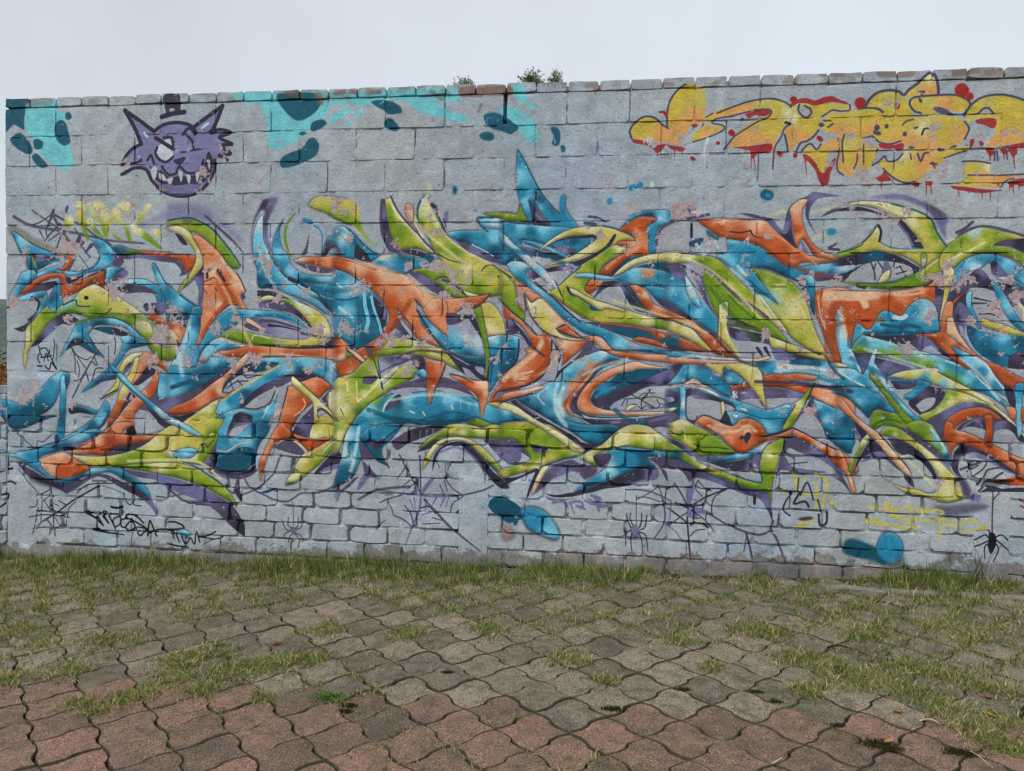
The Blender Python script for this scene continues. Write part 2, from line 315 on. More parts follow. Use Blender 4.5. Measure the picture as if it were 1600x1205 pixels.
MURAL = '''
@ 350 130
f~.6 a : 15,9! 40,8 60,9 95,8 130,8 156,7 156,15 140,19 130,22 115,21 97,20 60,20 21,19 18,14
f~.5 a : 34,19! 50,18 70,18 97,19 97,28 90,36 82,42 75,48 70,52 66,55 60,58 52,61 42,61 40,55 41,45 40,35
f~.4 t : 50,10! 70,9 86,10 90,18 88,24 82,30 72,35 64,33 56,25 50,16
f~.3 t : 81,40 84,36 92,34 96,37 93,41 87,44 82,45
f~.3 t : 52,75 54,70 60,66 68,63 74,60 77,55 80,52 84,51 87,54 89,58 87,66 81,71 74,74 68,77 60,79 54,79
f~.6 a : 97,35! 104,28 112,25 118,24 118,28 110,33 101,38
f~.6 a : 122,28 126,25 130,26 127,31 123,33
f~.5 a : 115,37 118,36 119,39 115,41
f~.5 t : 70,47 74,45 77,47 73,49
f~.3 t : 138,18 146,16 156,17 165,22 166,28 158,28 148,25
f~.3 t : 151,36 154,33 159,35 164,42 160,45 154,42
s~.8%70 x 3 : 104,9 112,8
s~.8%70 x 3 : 118,8 124,9
s~.8%70 x 5 : 88,12 90,17
s~.8%60 x 4 : 58,9 70,8
s~.8%70 x 3 : 136,9 146,8
q 54 53 4 .9
q 43 54 3 .8
q 36 92 7 .5
q 78 62 3 .8
q 50 85 5 .4
q 88 40 2 .8
@ 610 100
f~.3 t : -6,36! 2,36 7,40 8,44 4,47 -4,46
f~.3 t : -4,52 1,51 5,58 5,62 0,62 -6,58
f~.6 a : 0,24! 20,23 40,23 60,24 65,28 64,34 50,36 30,35 14,35 2,33
f~.5 a : 16,35! 40,36 50,41 58,45 66,46 72,50 72,53 62,54 50,51 38,48 28,45 22,41
f~.6 a : 100,44! 106,39 114,40 122,44 130,50 136,56 138,64 139,70 135,74 129,74 126,70 122,64 118,60 108,50
f~.3 t : 87,49 92,46 100,46 108,50 115,55 120,60 116,64 112,66 104,63 96,61 90,57
s~.3 b .8 : 91,56 90,51 95,50
f~.3 t : 83,67 87,64 93,64 97,67 96,71 90,72 85,70
f~.5 a : 112,24! 116,20 124,20 127,28 128,36 122,37 118,32
f~.4 a : 128,38 131,37 135,39 134,43 130,43
f~.3 t : 150,60 154,59 158,62 159,68 158,75 154,77 151,74 153,68 151,64
s~.3 W .6 : 153,70 154,74
f~.3 t : 159,77 162,76 164,80 161,83
s~1.5 B 3 : 60,116 60,120
s~1.5%50 Y 4 : 36,114 36,120
s~1%80 x 7 : 68,26 84,26
s~1%80 x 7 : 90,25 110,25
s~.8%60 x 3 : 38,26 48,33
s~.8%50 x 2 : 85,38 82,45
q 24 103 4 .5
q 72 104 5 .5
q 122 108 8 .35
@ 870 100
s~1%50 x 4 : 28,20 40,20
s~1%50 x 2 : 35,22 36,28
s~1%50 x 3 : 100,18 108,20
f Z@110,30 Z@108,45 U@128,48 Z@75,58 Z@85,52 U@100,65 U@120,60 Z@125,22 y@135,35 U@112,72 : 69,64! 70,58 76,52 84,49 91,51 98,56 104,59! 103,50 104,40 107,32 112,25 119,19 126,19 138,25 139,35 139,45 138,53 137,56! 130,56 124,59 121,66 117,74 116,76! 105,74 92,73 82,71 73,70
s p 1.4 : 70,70 68,63 71,57 78,51 85,49 92,51 99,57 104,60
s p 1.4 : 103,58 103,45 106,34 112,25 120,19
s p 1.2 : 137,56 134,62 131,64
f r : 69,70! 78,71 86,74 90,79 94,76 100,75 105,76 112,77 118,78 120,80 116,82 112,81 107,80 103,77 95,83 92,82 86,77 78,75 72,74
s r 1-.4 : 94,80 94,86
s r 1-.4 : 110,80 110,87
s r 1-.4 : 117,80 117,86
s r 2 : 100,45 102,48
s r 1.4 : 96,45 99,45
f r : 126,57 130,56 132,58 128,60
s r 2.4 : 150,74 151,74
s r 2.4 : 126,88 128,89
f U@150,45 y@160,42 Z@140,48 : 139,49! 145,46 152,43 160,40 168,39 168,44 155,48 146,52 141,57
f Z@130,65 U@140,64 y@152,58 : 126,68! 132,62 138,57! 148,58 155,58 157,60 150,64 140,68 132,71 127,73
s p 1.1 : 127,73 140,69 152,64 157,60 154,57 145,55 150,51 165,49
s p 1 : 139,50 146,46
s W 2-.8 : 141,70 138,80 138,93
s~.5 b 4 : 69,116 78,113
s W 3 : 89,112 89,114
q 116 68 7 .9
q 108 65 5 .6
q 85 72 6 .7 W
q 102 82 6 .7 W
q 45 103 12 .35
q 74 116 4 .8 W
q 131 20 5 .7 W
q 140 36 6 .6 W
@ 1120 90
f Z@55,50 y@45,42 U@25,48 y@68,46 Z@45,65 U@40,75 U@20,80 Z@55,72 U@50,78 Y@66,50 : 0,53! 15,46 30,42 45,39 52,39 60,41 68,46 70,52 68,58 64,64 60,70 56,76 54,82! 54,96 52,97 52,84! 50,80 40,81 28,83 15,84 12,82 16,74 24,66 34,60 44,56 50,52 51,49 46,48 36,49 26,52 10,55 0,57
s p 1.3 : 0,52 15,46 30,41 45,38.5 55,39 64,42 69,46
s p 1.2 : 0,57 12,55 24,52 36,49 48,48.5 51,51 47,56 38,60 28,66 20,71 15,75 11,80 6,86
f r : 26,53! 36,50 48,49 50,52 44,55 36,54 30,57
f r : 22,56! 25,57 24,60
f r : 14,84! 30,83 50,80.5 52,84 50,88 44,89 38,90 35,94 32,94 31,88 24,86
s r .9-.4 : 32,90 32,103
s r .9-.4 : 34,92 36,104
s r 4 : 13,70 14,71
f~.3 r : 56,88 60,88 61,92 57,92
s r 3 : 73,91 73,92
f Z@80,60 y@75,50 Y@72,55 U@70,72 U@80,76 Z@92,62 Z@100,48 y@112,46 Z@95,45 : 70,46! 80,43 92,44 104,42 114,43 124,44 125,49 115,50 108,49 102,53 97,57 97,64 94,70 88,76 80,80 74,81 70,88! 66,85 64,78 63,70 64,65 68,62 71,56
f w : 78,46 82,45 87,48 88,52 84,55 80,54 77,50
s p 1.4 : 77,44 76,49 79,54 84,56 88,52 87,48 82,45
f r : 68,44! 76,39 84,38 92,40 100,37 108,36 114,39 122,42 122,44 112,42 104,42 92,45 84,43 76,43 70,46
s r 4 : 71,39 72,39
s~.3 r 7 : 134,42 134,43
s p 1.2 : 124,44 124,49 116,50 108,49 103,52 98,55
s p 1.4 : 95,68 90,74 84,78 78,80 74,88
s p 1.4 : 63,72 65,80 66,88
s p 1.2 : 52,104 52.5,96 54,84 60,74 63,66 68,63
s k 2 : 64,61 68,62
f Z@115,56 Z@140,55 y@135,50 U@115,68 U@145,66 Z@100,62 U@113,80 : 98,60! 106,52 118,52 132,48 145,48 154,50 157,55 155,62 150,68 146,73 138,74 131,75! 128,72 119,72 118,80 118,92 117,100! 113,100 113,88 113,78 114,72! 106,71 100,68
s p 1.3 : 132,48 142,47 152,49 156,54 157,58
s p 1.2 : 146,73 138,75 131,75
f Z@122,95 U@132,95 Z@140,95 U@122,108 y@122,80 : 118,76! 130,74 136,75 140,80 150,82 149,92 146,100 140,106 130,104 126,112 118,108 113,104 117,96
s p 1.2 : 119,72 117,80 118,98
s p 1.2 : 113,76 114,88 112,98 113,106 118,110
s p 1.1 : 137,78 137,100
s p 1.1 : 128,104 131,96 131,90
s p 1.1 : 150,85 148,95 145,100
s p 3 : 97,63 98,63
s p 1.5 : 104,65 108,62
s p 1.5 : 100,59 106,59
s r 3 : 95,75 97,77
f Z@90,95 U@105,84 Z@100,88 y@88,84 : 80,88! 86,82 92,86 98,81 106,77 113,77 114,86 106,88 104,94 103,100 99,107 96,108! 92,100 86,93
s p 1.3 : 79,88 84,82 88,81 93,86 97,81
f r : 80,90! 86,92 92,98 96,106 100,108 104,102 108,96 111,94 110,100 106,108 104,118 98,120 94,112 92,106 86,98 82,96
s r .8-.4 : 82,96 84,110
q 124 74 6 .9
q 104 78 5 .8
q 106 98 4 .9
q 75 110 5 .6
q 35 67 3 .8
q 37 75 3 .8
q 60 72 5 .6
q 75 75 4 .6
q 108 60 4 .5
q 25 88 3 .9 W
q 20 57 4 .7 W
q 92 110 4 .5
@ 1333 100
f Z@30,60 Z@50,55 y@58,58 Y@62,60 U@40,70 U@70,75 Z@85,65 U@100,65 Z@95,52 U@55,70 Z@15,55 : 4,47! 10,44 20,46 30,50 40,50 60,49 80,48 95,50 104,54 108,60 106,66 104,70! 100,74 90,78 75,80 60,79 50,77 40,74 30,74 22,72 18,67 26,58 24,52
f Z@20,36 y@32,29 Z@46,45 Z@35,48 : 11,41! 15,33 22,27 32,25 42,26 48,30 52,36 54,44 58,49! 45,50 28,48 26,43 18,40
f Y@70,14 U@65,24 Z@60,22 U@76,24 : 47,28! 54,21 60,18 66,13 72,10 76,14 78,22 79,28 68,29 58,31 50,31
f r : 38,38 41,36 44,38 42,43
s p 2 : 11,40 15,33 22,27 32,24.5 42,25.5 47,29 52,24 60,18 66,12 72,8 77,12 79,20 79.5,27
s p 1.3 : 6,41 16,41 24,42 28,45
f Z@60,35 y@70,32 U@85,38 Z@100,38 Z@65,45 U@88,42 : 54,36! 58,32 68,30 80,29.5 95,30 104,33 108,38 105,43 98,45 92,44 86,42 78,41 74,43 78,47 64,47 57,44
s p 1.5 : 63,46 57,44 53,39 53,34 57,31 62,30.5
s p 1.5 : 66,30 80,29 95,29 104,32 109,36 108,42 103,48
f p : 74,42! 78,40 86,42 92,46 97,48 90,48 80,46
s p 1.6 : 61,26 66,26
s p 2 : 64,29 65,30
s p 2 : 62,33 63,35
s p 3.6 : 22,59 22,60
s p 2.8 : 31,58 31,58.5
s p 2.8 : 48,65 48,66
s p 2.6 : 20,64 24,65
s p 1.2 : 46,57 50,53 56,52
s k 1.2 : 57,60 60,59
s k 1.4 : 64,66 66,61 70,60
s p 1.4 : 104,54 108,60 106,66 104,70
s p 1.4 : 18,68 24,73 34,75 44,72
s p 2 : 53,78 56,79
s p 2.4 : 80,80 84,81
s p 2 : 91,79 95,77
f r : 23,75! 30,75 38,76 46,74 47,79 42,82 38,79 34,80 26,79
f w : 22,82! 30,84 40,82 46,81 42,88 34,91 30,86 24,90 18,95
f Y@45,85 y@40,92 Z@50,98 U@65,95 Z@25,95 U@70,88 Z@85,83 Z@95,80 : 22,94! 28,90 32,91 40,90 46,84 52,80 65,79 80,82 92,79 106,77 107,80 96,83 88,87 82,94 76,98 70,100 65,107 55,111 46,110 38,107 32,102 28,97
s p 1.3 : 18,95 25,90 29,86 32,91 40,90 46,84
s p 1.3 : 28,98 34,104 42,109 50,111 58,110
s p 1.1 : 53,84 54,89
s p 1.4 : 60,84 63,91 66,84 70,83
s p 1.1 : 85,88 96,84 106,81
s p 1.6 : 72,93 78,94
s p 1.4 : 74,92 76,97
f r : 20,107! 26,104 29,100 32,104 36,109 30,110 24,110
s r .8-.4 : 26,109 26,117
f r : 56,112 62,111 61,115 57,115
s r 1-.5 : 68,110 68,122
s r 1-.5 : 72,110 73,122
f r : 67,110 74,110 73,114 68,113
s~.4 r 9 : 101,24 102,25
s~.4 r 5 : 109,30 109,30.5
s~.4 r 7 : 6,36 6,36.5
f Z@115,42 y@125,36 Z@140,38 Z@150,50 U@140,68 Z@135,58 U@130,72 Z@160,40 Z@170,55 U@165,68 y@165,42 : 104,50! 107,42 114,35 124,31 136,29 148,31 160,35 175,42 195,55 195,76 175,74 160,74 145,75 137,77 130,78 124,77! 126,72 132,66 133,56 134,50 130,49 118,48 110,49
f w : 117,46! 120,42 125,41 130,45 131,47
s p 1.4 : 112,47 117,46 121,42 126,41 131,46
s p 1.6 : 104,48 108,41 115,34 124,30 136,28.5 148,30 160,34 175,41
f y : 104,52! 112,48 130,48 132,51 114,52 108,56
f r : 114,53! 120,51 132,51 134,55 132,60 128,60 122,57 116,56
f w : 116,58! 124,58 128,62 126,68 124,72 118,78 112,76
f r : 109,72 113,70 112,76 109,80
f r : 118,72 122,74 121,77 118,76
f r : 138,77! 146,76 158,74 175,75 175,78 146,79
f r : 123,79! 132,79 130,86 126,84
f r : 137,79! 146,79 153,79 153,84 149,87 146,82 142,85 138,82
s r 1.4-.5 : 127,80 128,91
s r 1.4-.5 : 140,80 141,89
s r 1.4-.5 : 150,80 150,90 151,98
s p 1.2 : 132,82 132,90
s p 1.2 : 134,81 135,90
s p 1 : 143,82 144,89
f y@115,95 Z@112,98 Y@125,94 U@120,105 U@140,108 Z@108,105 : 103,94! 108,92 118,92 128,93 128,101 140,103 160,103 195,102 195,106 160,105 145,108 138,114 130,116 115,115 100,114 92,112! 104,108 103,100
s p 1.2 : 102,91 116,91 128,93
s p 1.2 : 107,104 125,104 140,104 160,103 190,102
s p 1 : 138,115 143,109 150,107
f r : 90,114! 104,115 120,117 132,118 140,118 136,119 120,121 104,119 94,117
f r : 145,110! 152,108 160,107 195,107 195,112 162,112 158,115 152,113 148,116 146,113
s r .9-.4 : 98,117 99,124
s r .9-.4 : 120,120 121,126
s r .9-.4 : 128,118 128,128
s r .9-.4 : 146,112 146,118
s r .9-.4 : 149,112 150,122
s r .9-.4 : 155,112 155,118
q 36 38 7 1
q 76 57 9 1
q 90 60 8 .9
q 72 68 5 1
q 98 68 7 .8
q 10 106 14 1
q 92 96 13 1
q 84 106 12 1
q 96 106 8 1
q 135 100 5 .8
q 120 62 4 .6
q 140 65 5 .8
q 152 64 4 .8
q 110 66 6 .9
q 16 74 6 1
q 55 76 6 .6
q 88 100 6 .6 W
q 68 104 5 .8
q 118 103 4 .6
s~1%60 x 6 : 26,9 54,8
s~1%50 x 4 : 125,8 138,6
s~1%50 x 4 : 94,8 116,7
s~1%50 x 4 : -30,9 -10,9
@ 0 100 2.5
f~.3 t : 3,22! 18,22 16,28 15,36 15,41 11,39 8,38 3,42
f~.5 a : 16,25! 35,23 36,30 43,30 40,35 38,42 40,48 44,52 46,60 45,65 38,65 30,60 25,55 20,47 16,40
f~.2 t : 35,37 38,35 41,37 43,44 44,49 40,51 36,48 34,42
f~.2 t : 41,31 43,30 45,33 43,35 41,34
f~.2 t : 7,46 12,43 16,46 20,52 20,56 16,56 11,53 7,49
f~.2 t : 21,48 24,47 27,49 26,53 22,53
f~.2 t : 20,58 23,56 28,61 30,64 26,65 22,62
s~.8%60 a 4 : 148,20 154,20
f u : 78,29! 86,35 95,41 92,48 87,50 84,42
f u : 139,26! 128,34 120,40 126,45 132,43 136,34
s c 1 : 90,43 93,47
s c 1 : 126,40 130,37
f k : 102,22! 104,19 112,19 113,25 112,31 109,31 109,28 106,28 106,31 104,31
s k 2.2 : 101,33 108,31 115,30
f u@110,45 v@112,78 u@125,55 u@95,55 u@88,55 : 96,42! 102,38 110,36.5 118,38 122,42 130,43 138,42 144,43 140,46 136,48 144,50 138,52 144,56 138,58 142,60 135,60 134,68 130,75 124,81 116,83 108,83 100,79 95,73 91,66 84,66 78,70 76,68 82,64 76,63 78,58 84,53 88,50
s k 1.8 : 78,29 84,40 88,50
s k 1.8 : 78,29 88,36 96,42
s k 1.8 : 139,26 128,34 120,40
s k 1.8 : 139,26 136,34 132,43
s k 1.6 : 96,42 102,38 110,36.5 118,38 122,42
s k 1.5 : 131,42 138,41 144,43 137,46 145,50 138,51 144,56 137,57 142,60
s k 1.5 : 76,63 79,57 84,52 88,50
s k 1.3 : 76,63 84,62 88,60
s k 1.5 : 76,69 84,65 91,66 95,73 101,79 108,82 116,82.5 124,80 130,74 134,66 134,60
f W : 98,52 102,50 107,53 108,57 105,60 101,60 98,56
f W : 102,48! 106,47 107,52
s k 1.2 : 98,52 97,56 100,60 104,61 108,58
s k 1.8 : 97,46 108,53
s k 1.2 : 102,46 107,46 108,51
s k 1.2 : 116,44 120,48 121,53
s k 1.3 : 114,44 118,40 122,44
s k 1 : 119,54 126,53
f k : 108,60! 116,58 114,62 112,63 109,62
s k .9 : 112,62 112,65
s k .8 : 113,55 116,55
f k : 93,62! 96,66 101,67 106,71 112,70 118,70 126,67 130,55 133,60 132,68 126,75 118,75 110,76 102,75 96,71
f u : 101,64! 107,63 112,65 118,64 124,63 126,65 122,68 117,68 112,66 108,69 104,68
s k 1.1 : 101,64 105,69 110,68 112,64 117,68 124,67 127,60
s k 1.2 : 92,60 94,57 96,62
f W : 94,66! 97,64 98,68 96,73
f W : 99,68! 102,69 104,73 100,72
f W : 104,72! 108,71 106,76
f W : 111,66! 114,68 113,74
f W : 116,69! 119,70 118,75
f W : 122,68! 125,67 123,74
f W : 129,60! 131,60 131,66
f v : 100,76! 106,75 112,77 118,75 125,76 120,81 110,82 103,80
q 80 61 3 .9
q 139 55 5 .9
q 128 70 5 .9
q 118 52 3 .9
q 108 53 3 .8
q 100 77 3 .8
q 132 50 3 .7
q 124 79 3 .8
q 138 60 4 .9
o 1
@ 0 300
s~3%45 v 5 : 130,34 150,24 175,20 200,26 225,45
s~1 p 2-1.2 : 13,23 28,31 55,36 75,39 100,45 135,48
s p 1 : 30,17 47,29 57,36
s~1 p 2-1.6 : 49,20 57,36 70,52
s p 2.2-.6 : 50,17 47,26 43,36 45,43
s p 2-.6 : 56,30 46,40 42,46
s p 2 : 63,14 62,18
s p 1.6-1 : 49,20 62,27 75,30 88,40 105,50
s p 1.4-.6 : 58,36 53,52 50,56
s p 1.4-.6 : 59,37 62,46 63,55
s p 1.4-.6 : 57,37 45,46
s p 1.2-.6 : 37,36 42,46
s p 1 : 49,20 38,28 28,31
s p 1 : 70,34 74,40 90,42
s p 3 : 74,43 72,48
s p 3-1 : 77,47 75,52
s p 3-1 : 85,50 79,57
s k .6 : 73,58 83,72
s p 1 : 73,45 78,53 84,61
f~2.5%50 Y : 8,34 14,33 35,46 60,58 57,62 30,50 12,40
o 0
f~.8 Y@75,12 y@73,20 g@80,40 g@82,46 : 71,10! 78,9 80,20 81,32 83,44 82,48! 78,38 72,24
f~1 Y@88,12 Y@98,22 e@92,28 g@98,40 : 82,11 95,9 102,20 103,30 100,44! 97,40 92,28 87,25
f Y@83,26 g@90,38 : 80,25! 86,24 88,31 97,42! 95,43 85,35
f~1 Y@108,18 y@105,25 Y@115,12 g@116,46 g@121,44 : 103,20! 112,10 120,9 122,17 113,22 117,30 121,36 124,47! 120,46 115,32 106,28 103,36 115,45! 112,46 103,37
f~1 Y@136,15 e@129,28 : 128,30! 130,22 138,11 142,13 138,20 131,29
f Y@128,34 g@140,43 g@152,53 : 122,30! 130,33 140,40 150,50 153,54! 148,53 138,46 125,38
f~.8 Y@65,25 e@62,32 : 61,24 65,22 69,25 69,31 64,34 60,31
f~.8 Y@146,36 y@150,40 : 143,36 147,34 151,38 151,42 147,42
o 1
f b@12,38 l@20,45 b@40,58 b@25,60 B@30,75 b@32,85 : 11,38! 14,37 30,49 56,60 64,61! 61,64 50,64 34,69! 35,77 34,86 29,88 27,72 18,52
s B .7 : 14,37 30,48 56,60
s B .7 : 12,40 18,54 26,72
f k@30,60 k@50,63 v@35,63 : 27,57! 38,58 52,62! 48,64 34,65 30,64
s~1 e 1.2 : 27,57 31,64 33,70
s V .8 : 33,59 40,60
f t@35,70 b@60,63 : 34,69! 52,64 60,61 60,65 50,66 36,73
f l@82,45 b@95,47 b@105,60 l@100,70 b@80,77 l@65,75 b@50,72 l@103,52 : 82,42! 95,45 102,50 108,60 107,66 99,71 85,75 68,78 57,77 50,72! 60,73 70,75 80,73 88,69 93,61 93,55 89,48
s B .8 : 88,40 98,46 104,52
s B .8 : 93,60 92,65 86,71 78,74
s B 1.2-.5 : 87,48 91,54 92,58
f l@36,80 b@50,74 l@55,76 : 35,76! 50,70 60,66! 58,76 60,78 50,76 40,80 33,84
f o : 62,58! 66,57 71,60! 63,73 52,72! 60,69
s B 1 : 71,60 64,74
f l@100,75 B@113,76 b@105,80 : 100,71! 108,70 117,72! 108,78 103,85! 99,82 99,75
f b@22,85 l@25,78 B@30,85 l@10,102 : 20,76! 27,73 33,75 34,84 24,90 16,98 11,104! 8,106 9,98 14,88
f o@40,80 o@25,92 O@20,96 O@90,80 o@75,88 : 18,97! 26,87 40,78 53,76 61,78 62,88 69,87! 68,85 82,80 98,73! 97,86 99,89 105,95! 95,90 88,85 75,92 60,99! 57,99 57,85 55,80 40,84 30,92
s k 1 : 82,79 98,73 97,83 101,88
f k : 61,79! 68,80 80,77! 70,84 63,86!
s W 1.2-.4 : 67,81 72,80
f k@50,84 p@35,92 : 28,93 38,86 52,83! 54,87 45,92 35,95 25,97!
f l@25,97 b@40,93 : 16,100! 28,95 42,92! 44,97 38,99 22,103
f b@55,85 B@48,100 b@52,105 l@50,112 : 56,81! 57,97 59,105 55,113 46,117 42,108 47,97
f b@38,105 l@35,110 : 43,95! 44,98 42,108 36,115 30,124! 27,122 36,110 38,104
s K 2 : 10,107 6,108
s k 2.4-1 : 30,99 36,102 36,107 33,114 26,120
f p@30,118 k@20,127 b@30,114 : 37,106! 35,112 28,120 22,125 13,128! 22,131 28,124 34,116
f Y@88,88 y@80,97 l@62,103 y@100,97 Y@125,107 Y@140,122 y@115,112 g@65,112 g@90,113 g@120,122 g@140,140 g@152,152 e@35,125 Y@27,135 y@24,150 y@23,163 g@45,118 g@35,135 : 88,86! 105,95 116,102 128,110 138,119 143,130 145,140 152,145 162,148 163,156 152,157 143,150 135,138 125,128 115,121 100,118 85,118 72,114 63,113 52,118 43,126 36,136 30,143 26,150 25,158 23,166! 22,155 24,140 25,128 32,120 38,112 44,107! 50,112 58,106 68,101 76,92
i Y 2 ~1.5 : 90,88 106,97 120,105 134,117 140,130
s k .9 : 59,106 70,101 72,106 76,107 84,107
s k .9 : 93,116 99,114 104,109
s~.5 K 3.4 : 80,99 81,99
f B@112,52 G@125,56 o@140,58 o@160,60 : 105,52! 112,50 125,54 160,57 165,62 150,62 130,58 118,60 110,58
f p@115,62 v@130,61 p@160,66 : 108,58! 118,60 140,59 165,62 165,66 150,65 130,62 118,64 112,70 105,68
f l@130,85 b@150,90 b@158,102 c@120,83 : 116,82! 135,82 150,88 160,88 165,105 150,106 145,96 135,90 118,86
f b@144,69 l@150,80 b@158,95 : 142,68! 145,67 153,82 159,90 165,105 160,110 152,95
s B .7 : 145,67 153,82 160,92
f p@110,78 v@115,76 : 103,84! 108,77 117,73 120,76 117,80 110,83
f k@115,90 p@130,90 : 107,90! 120,87 135,88 143,92 150,97 143,95 130,94 117,95
f v@150,108 k@145,112 : 141,104! 155,103 163,108 160,116 148,115 143,110
f k : 134,106 138,104 139,110 136,112
f o : 137,115! 143,113 150,118 160,125 150,124 141,120
q 20 82 6 .7
q 14 105 7 .9
q 28 104 5 .7
q 62 54 12 .7
q 112 60 9 .6
q 108 92 12 .7
q 122 72 7 .6
q 120 100 14 .6
q 135 108 14 .5
q 60 98 5 .5
q 52 15 6 .5
q 90 20 14 .5
q 120 15 10 .35
@ 0 480
f k@60,8 v@45,20 k@35,33 : 28,38! 36,28 45,17 55,8 64,6 70,9 74,12! 66,17 58,16 48,24 38,33 36,35
f b@75,20 l@70,27 b@82,25 B@90,35 b@100,50 l@110,13 B@92,12 : 75,13! 82,12 90,10 105,10 118,15 130,25 138,32! 125,30 118,20 105,17 90,17 84,23 83,28 88,36 94,43 98,48! 90,42 82,32 72,29 65,34 60,42 56,47! 60,38 67,25 71,17
s B .8 : 92,10 106,10 120,16 132,27
s B .8 : 84,28 90,38 97,47
f k@70,32 t@80,36 : 62,41! 66,32 72,29 80,32 86,38 93,46! 84,42 74,36 68,37
f t@95,20 k@115,24 : 86,20! 95,18 107,19 120,24! 118,27 105,26 92,22
s k .8 : 107,28 108,36 107,44
s k .7 : 67,38 70,48 70,62
s k .7 : 70,44 80,49 85,46
s k .7 : 67,38 75,50 80,57
s k .7 : 72,50 74,58 73,66
s p 1.2 : 89,44 80,60 68,85
s k .8 : 86,50 90,55 ; 
s k .7 : 88,46 91,54
s k .8 : 96,57 89,58 86,70
s k .8 : 80,60 83,69
s k .7 : 69,69 75,67 79,62
f l@117,28 B@125,33 b@113,45 b@108,52 : 112,28! 120,27 134,31 140,35! 130,37 120,40 115,47 108,57! 105,55 112,43 115,34
f p@150,85 v@155,95 p@145,100 : 131,96! 140,82 148,75 160,85 165,105 150,100
f b@105,60 B@95,66 b@80,78 : 100,58! 106,57 110,62 100,67 90,73 76,80! 84,72 92,65
f k : 96,70! 108,63 110,67 100,69
f Y@125,48 y@113,60 y@106,76 : 135,42! 123,44 115,51 110,62 108,72 100,81 95,86! 105,82 111,76 113,66 118,57 125,50!
s k 1 : 94,86 104,80 111,77
f Y@128,48 y@125,60 Y@117,75 o@112,90 o@105,105 y@112,84 : 126,48! 131,47 132,55 128,66 120,82 114,95 108,105 100,113! 104,100 110,88 112,80 118,68 124,56
f k : 124,72! 132,60 140,56 146,60 140,66 130,73
f k@120,54 v@121,58 : 114,64! 117,56 121,52 124,52 121,59
f k@122,82 : 117,88! 122,80 127,84 120,93 113,98
f s@135,43 o@145,48 o@150,52 s@130,60 : 131,46! 137,42 146,46 152,52 158,62! 150,56 144,54 136,57 130,66 123,74! 128,60
f s@147,58 o@145,75 s@130,85 s@120,95 o@132,92 o@110,115 S@105,108 s@90,122 : 147,57! 148,72 143,83 137,88 131,95 125,102 127,115 129,118! 122,108 118,108 112,115! 95,125 80,130 70,128 90,120 105,110 115,97 123,88 132,80 140,72
f K : 122,107! 126,113 127,119 117,119!
f k : 136,92! 150,103 160,108 158,114 148,108
f b@155,65 l@150,75 : 150,62! 160,66 162,80 152,87! 148,82 149,70
s W .5 : 149,86 153,84 157,78
f b@100,52 l@120,72 b@140,92 c@150,99 : 98,49! 103,52 118,67 135,83 150,95 162,105! 165,109 150,103 135,88 115,70 104,58
s B .9 : 104,58 115,70 135,88 150,103
f b@45,70 l@55,65 b@5,90 B@15,110 t@32,100 t@38,97 b@55,85 B@62,68 : 0,86! 10,88 22,90 32,84 40,75 48,66 57,60 64,62 65,70 62,78 60,82! 57,70! 55,82 50,92 43,98 36,102 53,101! 40,106 25,112 14,114 5,107 0,97
s B .8 : 0,97 6,108 14,114 26,112
f l@58,70 b@60,90 B@57,105 b@55,120 : 57,66! 60,64 62,85 61,100 60,125 62,130! 52,127 55,105 57,88
s B .7 : 62,85 61,100 60,120
f B@75,92 b@90,97 : 69,90! 80,93 92,98 88,100 70,95
f k : 64,94! 75,96 88,101 75,99 66,100
f p@100,100 k@93,114 : 103,93! 103,100 98,110 88,118 80,124 95,108
f b@100,92 B@85,112 l@96,104 b@75,118 l@72,118 : 99,87! 103,94 98,104 93,112 80,120 70,124 60,127 52,127 70,117 85,106 92,98
s k .6 : 0,101 10,111 20,121 33,132 35,125 40,126 50,118
s K 1 : 36,36 37,42 35,47 37,52
s K 1.1 : 39,46 37,40 42,38 45,42 44,46 38,47 46,46 48,45
s K .9 : 50,30 51,35 50,45 49,52 53,58 51,54 47,46 46,40
s K 1 : 41,50 43,43 45,50
s K 1.4 : 35,55 39,55 ; 
s K 1.2 : 42,55 46,58 48,52 52,57
q 25 78 16 .95
q 40 72 7 .8
q 62 14 7 .7
q 110 22 7 .6
q 150 28 10 .9
q 142 48 6 .7
q 98 52 5 .7
q 66 88 6 .8
q 28 44 5 .8
q 27 55 5 .8
q 40 88 5 .6
q 78 72 6 .5
q 120 90 9 .5
q 152 80 4 .4
@ 0 670
s p .7 : 16,37 40,65 50,80 57,92
s k .8 : 48,56 50,80 51,100
s k 1.2 : 41,86 55,77 70,66 93,53
s k .8 : 28,82 45,80 65,83
s k .7 : 31,97 34,85 36,73
s k .7 : 39,86 39,76 40,67
s k .7 : 42,67 46,62 47,58
s k .6 : 45,74 50,70 55,72
s k .8 : 38,61 46,57 47,54
s p 1 : 36,90 44,85 51,95
s k .7 : 63,82 65,74 71,68
s k .7 : 62,85 62,92
s k .7 : 72,60 83,52 110,51
s k .7 : 72,57 80,54 83,52
s p .6 : 95,53 106,56 115,60
s k .7 : 28,73 34,72 35,66
s k .9 : 55,67 62,71
s k .8 : 116,60 118,68 122,71 125,66 125,71 132,72
s k .8 : 146,63 154,64
f b@40,20 l@15,25 b@30,27 B@55,15 b@90,2 l@75,6 : 0,20! 12,24 18,21 30,20 45,15 60,11 75,4 88,0 95,2! 85,9 70,14 57,20 40,25 36,29 40,38 50,46 55,49! 45,46 30,36 15,27 12,26 0,23
s B .7 : 18,21 30,19 46,14 62,10
